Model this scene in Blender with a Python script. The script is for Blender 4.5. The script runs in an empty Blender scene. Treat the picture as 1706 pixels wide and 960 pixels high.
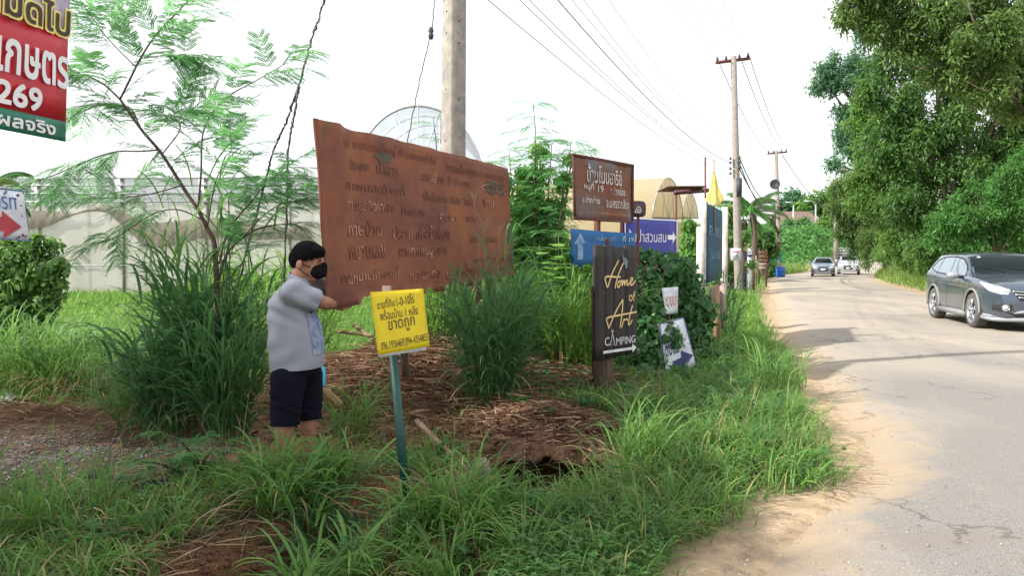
import bpy, bmesh, math, random
import numpy as np
from mathutils import Vector, Matrix
from mathutils.bvhtree import BVHTree

random.seed(5)
rng = np.random.default_rng(11)
SC = bpy.context.scene
COL = SC.collection
R = math.radians

# ---------------------------------------------------------------- camera, sky, sun, exposure
CAMZ, PITCH, FPX = 1.5, R(2.27), 1289.0
cam_d = bpy.data.cameras.new('camera'); cam = bpy.data.objects.new('camera', cam_d); COL.objects.link(cam)
cam.location = (0, 0, CAMZ); cam.rotation_euler = (R(90) - PITCH, 0, 0)
cam_d.sensor_width = 36; cam_d.lens = FPX / 1706 * 36
cam_d.clip_start = 0.05; cam_d.clip_end = 2000
SC.camera = cam
SC.view_settings.view_transform = 'Standard'; SC.view_settings.look = 'None'
SC.view_settings.exposure = 1.08; SC.view_settings.gamma = 1
SUN_EL, SUN_AZ = R(38), R(-107)         # azimuth measured from +Y towards +X: the sun stands to the left, a little behind
sdir = Vector((math.sin(SUN_AZ) * math.cos(SUN_EL), math.cos(SUN_AZ) * math.cos(SUN_EL), math.sin(SUN_EL)))
sl = bpy.data.lights.new('sun', 'SUN'); sl.energy = 3.9; sl.angle = R(1.2); sl.color = (1, 0.955, 0.88)
so = bpy.data.objects.new('sun', sl); COL.objects.link(so); so.rotation_euler = sdir.to_track_quat('Z', 'Y').to_euler()
W = bpy.data.worlds.new('World'); SC.world = W; W.use_nodes = True
nt = W.node_tree; nt.nodes.clear()
wo = nt.nodes.new('ShaderNodeOutputWorld'); sky = nt.nodes.new('ShaderNodeTexSky')
sky.sky_type = 'NISHITA'; sky.sun_disc = False; sky.sun_elevation = SUN_EL; sky.sun_rotation = SUN_AZ
sky.air_density = 1.2; sky.dust_density = 2.5
b1 = nt.nodes.new('ShaderNodeBackground'); b1.inputs[1].default_value = 0.1
b2 = nt.nodes.new('ShaderNodeBackground'); b2.inputs[1].default_value = 0.72
tc = nt.nodes.new('ShaderNodeTexCoord'); nz = nt.nodes.new('ShaderNodeTexNoise'); nz.inputs['Scale'].default_value = 2.2
nz.inputs['Detail'].default_value = 6
cr = nt.nodes.new('ShaderNodeValToRGB'); cr.color_ramp.elements[0].position = .3; cr.color_ramp.elements[1].position = .6
cr.color_ramp.elements[0].color = (.86, .93, 1, 1); cr.color_ramp.elements[1].color = (1, 1, 1, 1)
mx = nt.nodes.new('ShaderNodeMixShader'); mx.inputs[0].default_value = .86
nt.links.new(tc.outputs['Generated'], nz.inputs['Vector']); nt.links.new(nz.outputs[0], cr.inputs[0])
nt.links.new(cr.outputs[0], b2.inputs[0]); nt.links.new(sky.outputs[0], b1.inputs[0])
nt.links.new(b1.outputs[0], mx.inputs[1]); nt.links.new(b2.outputs[0], mx.inputs[2]); nt.links.new(mx.outputs[0], wo.inputs[0])

# ---------------------------------------------------------------- helpers
def at(px, py, Y):
    "world point seen at photograph pixel (px, py) at distance Y"
    u = (px - 853) / FPX; v = (480 - py) / FPX
    d = Vector((u, math.cos(PITCH) + v * math.sin(PITCH), -math.sin(PITCH) + v * math.cos(PITCH)))
    return Vector((0, 0, CAMZ)) + d * (Y / d.y)

def tag(o, label=None, cat=None, group=None, kind=None):
    if label: o['label'] = label
    if cat: o['category'] = cat
    if group: o['group'] = group
    if kind: o['kind'] = kind
    return o

def thing(name, loc, label, cat, group=None, rz=0):
    o = bpy.data.objects.new(name, None); COL.objects.link(o); o.empty_display_size = .1
    o.location = loc; o.rotation_euler = (0, 0, rz)
    return tag(o, label, cat, group)

class MB:
    "collects geometry in numpy chunks; build() links it as one mesh object"
    def __init__(s): s.v = []; s.f = {3: [], 4: []}; s.t = []; s.n = 0; s.ng = []
    def add(s, v, f, tint=0.5):
        v = np.asarray(v, float).reshape(-1, 3); f = np.asarray(f, int)
        if f.ndim == 2 and len(f): s.f[f.shape[1]].append(f + s.n)
        s.v.append(v); s.t.append(np.broadcast_to(np.asarray(tint, float), (len(v),)).copy()); s.n += len(v)
    def poly(s, v, faces, tint=.5):
        v = np.asarray(v, float).reshape(-1, 3)
        for f in faces:
            f = [i + s.n for i in f]
            if len(f) in (3, 4): s.f[len(f)].append(np.array([f]))
            else: s.ng.append(f)
        s.v.append(v); s.t.append(np.full(len(v), float(tint))); s.n += len(v)
    def box(s, c, size, rot=None, tint=.5, taper=1.0):
        x, y, z = [a / 2 for a in size]
        v = np.array([(-x, -y, -z), (x, -y, -z), (x, y, -z), (-x, y, -z), (-x * taper, -y * taper, z), (x * taper, -y * taper, z), (x * taper, y * taper, z), (-x * taper, y * taper, z)])
        if rot is not None:
            v = v @ np.array(rot.to_3x3() if hasattr(rot, 'to_3x3') else rot).T
        s.add(v + np.array(c), [(0, 3, 2, 1), (4, 5, 6, 7), (0, 1, 5, 4), (1, 2, 6, 5), (2, 3, 7, 6), (3, 0, 4, 7)], tint)
    def tube(s, pts, rad, sides=6, tint=.5, caps=True):
        P = [Vector(p) for p in pts]; n = len(P)
        if not hasattr(rad, '__len__'): rad = [rad] * n
        V = []; up = Vector((0.31, 0.17, 0.93)).normalized(); pa = None
        for i in range(n):
            d = (P[min(i + 1, n - 1)] - P[max(i - 1, 0)]).normalized()
            a = (pa - d * pa.dot(d)) if pa is not None else d.cross(up)
            if a.length < 1e-4: a = d.cross(Vector((1, 0, 0)))
            a.normalize(); pa = a; b = d.cross(a)
            for k in range(sides):
                t = 2 * math.pi * k / sides
                V.append(P[i] + (a * math.cos(t) + b * math.sin(t)) * rad[i])
        F = [(i * sides + k, i * sides + (k + 1) % sides, (i + 1) * sides + (k + 1) % sides, (i + 1) * sides + k) for i in range(n - 1) for k in range(sides)]
        m = s.n; s.add([tuple(v) for v in V], F, tint)
        if caps and sides > 2:
            s.ng.append([m + k for k in range(sides)][::-1]); s.ng.append([m + (n - 1) * sides + k for k in range(sides)])
    def lathe(s, prof, c=(0, 0, 0), n=20, axis='z', tint=.5):
        V = []
        for r, z in prof:
            for k in range(n):
                t = 2 * math.pi * k / n; x, y = r * math.cos(t), r * math.sin(t)
                V.append({'z': (x, y, z), 'y': (x, z, y), 'x': (z, x, y)}[axis])
        m = len(prof)
        F = [(i * n + k, i * n + (k + 1) % n, (i + 1) * n + (k + 1) % n, (i + 1) * n + k) for i in range(m - 1) for k in range(n)]
        s.add(np.array(V) + np.array(c), F, tint)
    def build(s, name, mat, parent=None, smooth=False, xf=None):
        me = bpy.data.meshes.new(name)
        v = np.concatenate(s.v) if s.v else np.zeros((0, 3))
        if parent is not None and xf is None: v = v - np.array(world_loc(parent))
        polys = [np.concatenate(s.f[k]) for k in (3, 4) if s.f[k]]
        loops = [p.ravel() for p in polys]; tot = [np.full(len(p), p.shape[1]) for p in polys]
        for g in s.ng: loops.append(np.array(g)); tot.append(np.array([len(g)]))
        me.vertices.add(len(v)); me.vertices.foreach_set('co', v.ravel())
        if loops:
            L = np.concatenate(loops); T = np.concatenate(tot)
            me.loops.add(len(L)); me.loops.foreach_set('vertex_index', L.astype(np.int32))
            me.polygons.add(len(T)); st = np.concatenate([[0], np.cumsum(T)[:-1]])
            me.polygons.foreach_set('loop_start', st.astype(np.int32))
            if smooth: me.polygons.foreach_set('use_smooth', np.ones(len(T), bool))
        me.update(calc_edges=True)
        a = me.attributes.new('tint', 'FLOAT', 'POINT'); a.data.foreach_set('value', np.concatenate(s.t) if s.t else [])
        if mat: me.materials.append(mat)
        o = bpy.data.objects.new(name, me); COL.objects.link(o)
        if parent is not None: o.parent = parent
        return o

def world_loc(o):
    l = Vector(o.location)
    while o.parent: o = o.parent; l = l + Vector(o.location)
    return l

def recalc(o):
    bm = bmesh.new(); bm.from_mesh(o.data); bmesh.ops.recalc_face_normals(bm, faces=bm.faces); bm.to_mesh(o.data); bm.free(); return o

def copy_thing(o, parent=None):
    c = o.copy(); COL.objects.link(c); c.parent = parent
    for ch in list(o.children): copy_thing(ch, c)
    return c

# value noise in numpy
_tab = rng.random((256, 256))
def vnoise(x, y):
    x = np.asarray(x, float); y = np.asarray(y, float)
    xi = np.floor(x).astype(int); yi = np.floor(y).astype(int); fx = x - xi; fy = y - yi
    fx = fx * fx * (3 - 2 * fx); fy = fy * fy * (3 - 2 * fy)
    g = lambda a, b: _tab[a % 256, b % 256]
    return (g(xi, yi) * (1 - fx) + g(xi + 1, yi) * fx) * (1 - fy) + (g(xi, yi + 1) * (1 - fx) + g(xi + 1, yi + 1) * fx) * fy
def fbm(x, y, o=4):
    r = 0; a = .5
    for i in range(o): r = r + a * (vnoise(x * 2 ** i + 17 * i, y * 2 ** i + 5 * i) - .5); a *= .5
    return r
def sstep(a, b, x):
    t = np.clip((np.asarray(x, float) - a) / (b - a), 0, 1); return t * t * (3 - 2 * t)

# ---------------------------------------------------------------- materials
def newmat(name):
    m = bpy.data.materials.new(name); m.use_nodes = True; m.node_tree.nodes.clear()
    return m, m.node_tree
def N(t, typ, **kw):
    n = t.nodes.new(typ)
    for k, v in kw.items(): setattr(n, k, v)
    return n
def noise(t, scale, detail=5, vec=None, rough=.6, dist=0):
    n = N(t, 'ShaderNodeTexNoise'); n.inputs['Scale'].default_value = scale; n.inputs['Detail'].default_value = detail
    n.inputs['Roughness'].default_value = rough; n.inputs['Distortion'].default_value = dist
    if vec is not None: t.links.new(vec, n.inputs['Vector'])
    return n
def ramp(t, fac, stops):
    n = N(t, 'ShaderNodeValToRGB'); e = n.color_ramp.elements
    e[0].position, e[0].color = stops[0][0], (*stops[0][1], 1); e[1].position, e[1].color = stops[-1][0], (*stops[-1][1], 1)
    for p, c in stops[1:-1]:
        q = e.new(p); q.color = (*c, 1)
    t.links.new(fac, n.inputs[0]); return n
def mixc(t, fac, a, b):
    n = N(t, 'ShaderNodeMix', data_type='RGBA')
    for i, x in ((0, fac), (6, a), (7, b)):
        if isinstance(x, (int, float)): n.inputs[i].default_value = x
        elif isinstance(x, tuple): n.inputs[i].default_value = (*x, 1) if len(x) == 3 else x
        else: t.links.new(x, n.inputs[i])
    return n.outputs[2]
def finish(t, col, rough=.6, metal=0, bump=None, bstr=.3, bdist=.01, spec=.5, trans=0, tcol=None):
    p = N(t, 'ShaderNodeBsdfPrincipled'); o = N(t, 'ShaderNodeOutputMaterial')
    if isinstance(col, tuple): p.inputs['Base Color'].default_value = (*col, 1)
    else: t.links.new(col, p.inputs['Base Color'])
    if isinstance(rough, (int, float)): p.inputs['Roughness'].default_value = rough
    else: t.links.new(rough, p.inputs['Roughness'])
    p.inputs['Metallic'].default_value = metal; p.inputs['Specular IOR Level'].default_value = spec
    if bump is not None:
        b = N(t, 'ShaderNodeBump'); b.inputs['Strength'].default_value = bstr; b.inputs['Distance'].default_value = bdist
        t.links.new(bump, b.inputs['Height']); t.links.new(b.outputs[0], p.inputs['Normal'])
    out = p.outputs[0]
    if trans:
        tr = N(t, 'ShaderNodeBsdfTranslucent'); m = N(t, 'ShaderNodeMixShader'); m.inputs[0].default_value = trans
        if tcol is None: tcol = col
        if isinstance(tcol, tuple): tr.inputs[0].default_value = (*tcol, 1)
        else: t.links.new(tcol, tr.inputs[0])
        t.links.new(out, m.inputs[1]); t.links.new(tr.outputs[0], m.inputs[2]); out = m.outputs[0]
    t.links.new(out, o.inputs[0]); return p
def vec(t): return N(t, 'ShaderNodeTexCoord').outputs['Object']
def scaled(t, s):
    m = N(t, 'ShaderNodeMapping'); m.inputs['Scale'].default_value = s; t.links.new(vec(t), m.inputs[0]); return m.outputs[0]
def mat(name, c1, c2=None, scale=6, rough=.6, metal=0, bump=.2, lo=.35, hi=.65, stretch=None, spec=.5, bdist=.005, trans=0):
    m, t = newmat(name); c2 = c2 or tuple(c * .75 for c in c1)
    v = scaled(t, stretch) if stretch else vec(t)
    n = noise(t, scale, 6, v); r = ramp(t, n.outputs[0], [(lo, c2), (hi, c1)])
    finish(t, r.outputs[0], rough, metal, n.outputs[0], bump, bdist, spec, trans); return m
def leafmat(name, dark, mid, light, tr=.35, rough=.5, yellow=None):
    m, t = newmat(name)
    a = N(t, 'ShaderNodeAttribute', attribute_name='tint')
    st = [(0, dark), (.5, mid), (.93, light)]
    if yellow: st.append((1.0, yellow))
    r = ramp(t, a.outputs['Fac'], st)
    n = noise(t, 3, 3, vec(t)); hs = N(t, 'ShaderNodeHueSaturation'); t.links.new(r.outputs[0], hs.inputs['Color'])
    mr = N(t, 'ShaderNodeMapRange'); mr.inputs[1].default_value = .3; mr.inputs[2].default_value = .7; mr.inputs[3].default_value = .7; mr.inputs[4].default_value = 1.3
    t.links.new(n.outputs[0], mr.inputs[0]); t.links.new(mr.outputs[0], hs.inputs['Value'])
    tc = mixc(t, .45, hs.outputs[0], tuple(min(1, c * 2.2) for c in light))
    finish(t, hs.outputs[0], rough, spec=.35, trans=tr, tcol=tc); return m

M = {}
M['concrete'] = mat('weathered_concrete', (.30, .265, .23), (.19, .17, .155), 9, .9, bump=.5)
M['concrete_dark'] = mat('grey_concrete', (.33, .31, .29), (.2, .19, .18), 7, .9, bump=.5)
M['white_post'] = mat('white_concrete', (.62, .59, .54), (.34, .31, .28), 5, .9, bump=.4)
M['hole'] = mat('hole_dark', (.03, .028, .025))
M['steel'] = mat('galvanised_steel', (.5, .52, .54), (.38, .39, .4), 8, .45, .6)
M['cable'] = mat('dark_cable', (.05, .05, .06), (.03, .03, .035))
M['cable_far'] = mat('weathered_cable', (.12, .12, .14), (.08, .08, .1))
M['rust_post'] = mat('rusty_steel_post', (.16, .05, .03), (.07, .03, .025), 14, .8, .2, bump=.6)
M['red_post'] = mat('red_painted_post', (.42, .1, .05), (.2, .06, .04), 9, .7)
M['dark_wood'] = mat('dark_stained_wood', (.024, .016, .016), (.010, .007, .008), 5, .7, bump=.6, stretch=(9, 9, 1), bdist=.01)
M['old_wood'] = mat('old_brown_wood', (.13, .085, .055), (.045, .03, .022), 5, .85, bump=.9, stretch=(12, 12, 1), bdist=.01)
M['grey_wood'] = mat('grey_weathered_wood', (.33, .27, .21), (.15, .11, .08), 5, .9, bump=.8, stretch=(10, 10, 1), bdist=.01)
M['dry_stick'] = mat('dry_stick_wood', (.34, .24, .15), (.17, .1, .06), 8, .9, bump=.6)
M['green_post'] = mat('green_painted_steel', (.010, .075, .058), (.008, .05, .042), 10, .5)
M['cream'] = mat('cream_letter_paint', (.75, .56, .26), (.62, .43, .17), 12, .6)
M['letter_white'] = mat('white_letter_paint', (.72, .72, .74), (.5, .5, .53), 14, .7)
M['print_white'] = mat('white_print', (.8, .8, .82), (.72, .72, .75), 4, .5, bump=0)
M['black_ink'] = mat('black_ink', (.03, .02, .015), (.05, .035, .02), 20, .6, bump=0)
M['yellow_outline'] = mat('pale_yellow_print', (.82, .72, .2), (.75, .62, .15), 5, .5, bump=0)
M['banner_red'] = mat('red_vinyl', (.52, .02, .035), (.44, .014, .03), 3, .38, bump=.1)
M['banner_green'] = mat('green_vinyl', (.01, .17, .10), (.01, .13, .08), 3, .38, bump=.1)
M['banner_photo'] = mat('mottled_print', (.65, .62, .68), (.35, .3, .45), 14, .4, bump=0)
M['arrow_red'] = mat('red_arrow_paint', (.5, .05, .07), (.36, .03, .05), 10, .5)
M['sign_white'] = mat('white_sign_paint', (.72, .75, .8), (.5, .52, .56), 6, .6)
M['blue_text'] = mat('blue_letter_paint', (.03, .13, .42), (.03, .09, .3), 9, .6)
M['navy'] = mat('navy_paint', (.02, .03, .16), (.02, .025, .1), 9, .6)
M['orange_text'] = mat('orange_letter_paint', (.6, .2, .06), (.42, .16, .08), 9, .7)
M['royal_blue'] = mat('royal_blue_paint', (.012, .02, .32), (.01, .015, .24), 5, .4, bump=.05)
M['black_rubber'] = mat('black_rubber', (.03, .03, .03), (.02, .02, .02), 10, .8)
M['black_hose'] = mat('black_hose', (.02, .02, .022), (.035, .033, .03), 10, .45)
M['barrel_blue'] = mat('blue_plastic', (.01, .12, .5), (.01, .09, .38), 3, .4, bump=.05)
M['flag_yellow'] = mat('yellow_cloth', (.88, .80, .36), (.82, .70, .18), 4, .8, trans=.4)
M['skin'] = mat('skin', (.36, .17, .10), (.29, .13, .08), 9, .5, bump=.05)
M['hair'] = mat('black_hair', (.008, .007, .009), (.004, .004, .005), 60, .95, spec=.1, bump=.6, stretch=(1, 1, .25))
M['mask'] = mat('black_cloth_mask', (.008, .008, .010), (.005, .005, .007), 20, .95, spec=.1)
M['shirt'] = mat('grey_cotton', (.30, .31, .36), (.26, .27, .32), 5, .9, bump=.15, spec=.2)
M['shirt_print'] = mat('blue_shirt_print', (.09, .13, .28), (.3, .34, .45), 22, .9, bump=0)
M['shorts'] = mat('navy_cloth', (.008, .008, .018), (.005, .005, .010), 6, .9, spec=.12)
M['net'] = None
M['glass_dark'] = None

def simple(name, col, rough=.5, metal=0, spec=.5, coat=0, ior=None):
    m, t = newmat(name); p = finish(t, col, rough, metal, spec=spec)
    if coat: p.inputs['Coat Weight'].default_value = coat; p.inputs['Coat Roughness'].default_value = .04
    return m
M['glass_dark'] = simple('tinted_car_glass', (.005, .010, .011), .03, 0, .16)
M['glass_side'] = simple('sky_painted_side_glass', (.20, .25, .29), .05, .35, 1)  # pale blue base paints in the bright sky reflected by the side windows
M['chrome'] = simple('chrome', (.75, .77, .8), .15, 1)
M['headlamp'] = simple('headlamp_glass', (.50, .54, .60), .08, .3, .8, 1)
M['alloy'] = simple('alloy_rim', (.5, .52, .58), .25, .8)
M['silver_trim'] = simple('silver_plastic', (.32, .34, .37), .35, .4)
M['black_plastic'] = simple('black_plastic', (.012, .012, .013), .5)
def paint(name, c, c2, dust=(.3, .26, .2)):
    m, t = newmat(name); v = vec(t); n = noise(t, 2.5, 5, v)
    sep = N(t, 'ShaderNodeSeparateXYZ'); t.links.new(v, sep.inputs[0])
    mr = N(t, 'ShaderNodeMapRange'); mr.inputs[1].default_value = .25; mr.inputs[2].default_value = .75; mr.inputs[3].default_value = .28; mr.inputs[4].default_value = .01
    t.links.new(sep.outputs[2], mr.inputs[0])
    base = ramp(t, n.outputs[0], [(.3, c), (.7, c2)])
    mu = N(t, 'ShaderNodeMath', operation='MULTIPLY'); t.links.new(mr.outputs[0], mu.inputs[0]); t.links.new(n.outputs[0], mu.inputs[1])
    col = mixc(t, mu.outputs[0], base.outputs[0], dust)
    p = finish(t, col, .28, .55, spec=.5); p.inputs['Coat Weight'].default_value = .9; p.inputs['Coat Roughness'].default_value = .05
    return m
M['paint_grey'] = paint('steel_grey_car_paint', (.065, .09, .13), (.08, .105, .145))
M['paint_silver'] = paint('silver_blue_car_paint', (.15, .19, .26), (.18, .22, .29))
M['paint_white'] = paint('white_truck_paint', (.5, .52, .56), (.55, .57, .6))

# rusty painted sheet: orange-brown rust, purplish blotches, greenish remains
def rustmat(name, c_main, c_dark, c_org, c_patch, patch_lo, dots=True):
    m, t = newmat(name); v = vec(t)
    n1 = noise(t, 1.1, 6, v, .62, .4); n2 = noise(t, 5, 8, v, .7); n3 = noise(t, 1.6, 4, scaled(t, (1.0, 1.0, .5)), .5, 1.2); n4 = noise(t, 45, 3, v)
    st = noise(t, 2.2, 5, scaled(t, (1, 1, 7)), .6)
    a = ramp(t, n1.outputs[0], [(.36, c_dark), (.5, c_main), (.66, c_org)])
    b = mixc(t, ramp(t, st.outputs[0], [(.42, (0, 0, 0)), (.62, (.5, .5, .5))]).outputs[0], a.outputs[0], c_main)
    b = mixc(t, ramp(t, n2.outputs[0], [(.52, (0, 0, 0)), (.68, (.65, .65, .65))]).outputs[0], b, tuple(x * .7 for x in c_main))
    c = mixc(t, ramp(t, n3.outputs[0], [(patch_lo, (0, 0, 0)), (patch_lo + .06, (.75, .75, .75))]).outputs[0], b, c_patch)
    if dots: c = mixc(t, ramp(t, n4.outputs[0], [(.66, (0, 0, 0)), (.7, (.7, .7, .7))]).outputs[0], c, (.05, .02, .015))
    finish(t, c, .75, .1, n2.outputs[0], .35, .006, .3); return m
M['rust_board'] = rustmat('rusted_sheet', (.21, .074, .042), (.12, .046, .038), (.265, .098, .036), (.10, .075, .042), .62, False)
M['rust_blue'] = rustmat('rusted_blue_grey_sheet', (.17, .075, .05), (.19, .055, .03), (.13, .15, .17), (.15, .17, .19), .52)
M['old_blue'] = rustmat('weathered_blue_sheet', (.025, .12, .3), (.02, .09, .24), (.04, .15, .34), (.03, .05, .09), .7)
M['dark_teal'] = rustmat('dark_teal_sheet', (.02, .07, .11), (.015, .05, .09), (.03, .09, .13), (.05, .06, .07), .66)

# lettering that has flaked away in places: noise picks paint or bare rust
def flaked(name, cpaint, cbare, lo, hi, scale=3.2):
    m, t = newmat(name); v = vec(t); n = noise(t, scale, 6, v, .65)
    c = ramp(t, n.outputs[0], [(lo, cbare), (hi, cpaint)])
    finish(t, c.outputs[0], .75, 0, spec=.3); return m
M['faded_pink'] = flaked('faded_pink_lettering', (.50, .25, .18), (.13, .045, .03), .47, .60, 5)
M['faded_dark'] = flaked('faded_dark_lettering', (.12, .048, .034), (.21, .074, .042), .36, .54, 6)
M['worn_white'] = flaked('worn_white_lettering', (.6, .6, .58), (.2, .13, .1), .36, .5, 7)
M['worn_pale_blue'] = flaked('worn_pale_blue_lettering', (.3, .42, .55), (.05, .14, .3), .40, .6, 5)

# ---------------------------------------------------------------- lettering
UP = set('\u0e31\u0e34\u0e35\u0e36\u0e37\u0e33'); TONE = set('\u0e48\u0e49\u0e4a\u0e4b\u0e4c')
def outline(txt):
    "closed contours of a line of text (list of (n,2) arrays), stacked Thai marks raised"
    def verts(s):
        c = bpy.data.curves.new('tmp', 'FONT'); c.body = s; c.fill_mode = 'NONE' if 'NONE' in [e.identifier for e in bpy.types.Curve.bl_rna.properties['fill_mode'].enum_items] else 'BOTH'
        c.dimensions = '3D'; c.resolution_u = 4; c.fill_mode = 'HALF'
        c.dimensions = '2D'; c.fill_mode = 'NONE'
        o = bpy.data.objects.new('tmp', c); COL.objects.link(o)
        dg = bpy.context.evaluated_depsgraph_get(); me = bpy.data.meshes.new_from_object(o.evaluated_get(dg))
        co = np.zeros(len(me.vertices) * 3); me.vertices.foreach_get('co', co)
        ed = [tuple(e.vertices) for e in me.edges]
        bpy.data.objects.remove(o); bpy.data.curves.remove(c); bpy.data.meshes.remove(me)
        return co.reshape(-1, 3)[:, :2], ed
    co, ed = verts(txt); co = co.copy()
    for i, ch in enumerate(txt):
        if ch in TONE and i and txt[i - 1] in UP:
            a = len(verts(txt[:i])[0]); b = len(verts(txt[:i + 1])[0]); co[a:b, 1] += .17; co[a:b, 0] -= .02
    nxt = {}
    for a, b in ed: nxt.setdefault(a, []).append(b); nxt.setdefault(b, []).append(a)
    return co, ed, nxt
_cache = {}
def glyph_quads(txt, rows=44):
    "fill by scan lines, non-zero winding; returns quads as (n,4,2) in a unit box plus its aspect"
    if (txt, rows) in _cache: return _cache[(txt, rows)]
    co, ed, nxt = outline(txt)
    loops = []; seen = set()
    for s0 in nxt:
        if s0 in seen: continue
        lp = [s0]; seen.add(s0); prev = None; cur = s0
        # contours come in index order: walk upwards first to keep their direction
        while True:
            c = [q for q in nxt[cur] if q != prev]
            c = sorted(c, key=lambda q: (q != cur + 1, q)) if prev is None else c
            if not c: break
            q = c[0]
            if q == s0 or q in seen: break
            lp.append(q); seen.add(q); prev, cur = cur, q
        if len(lp) > 2: loops.append(co[lp])
    y0 = min(l[:, 1].min() for l in loops); y1 = max(l[:, 1].max() for l in loops)
    x0 = min(l[:, 0].min() for l in loops); x1 = max(l[:, 0].max() for l in loops)
    A = np.concatenate(loops); B = np.concatenate([np.roll(l, -1, 0) for l in loops])
    h = (y1 - y0) / rows; Q = []
    for r in range(rows):
        y = y0 + (r + .5) * h
        up = (A[:, 1] <= y) & (B[:, 1] > y); dn = (A[:, 1] > y) & (B[:, 1] <= y)
        idx = np.where(up | dn)[0]
        if not len(idx): continue
        t = (y - A[idx, 1]) / (B[idx, 1] - A[idx, 1]); xs = A[idx, 0] + t * (B[idx, 0] - A[idx, 0])
        w = np.where(up[idx], 1, -1); o = np.argsort(xs); wn = 0; st = 0
        for k in o:
            if wn == 0: st = xs[k]
            wn += w[k]
            if wn == 0 and xs[k] - st > 1e-4:
                Q.append([(st, y - h / 2), (xs[k], y - h / 2), (xs[k], y + h / 2), (st, y + h / 2)])
    Q = np.array(Q); Q[:, :, 0] = (Q[:, :, 0] - x0) / (x1 - x0); Q[:, :, 1] = (Q[:, :, 1] - y0) / (y1 - y0)
    _cache[(txt, rows)] = (Q, (x1 - x0) / (y1 - y0)); return _cache[(txt, rows)]

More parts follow.
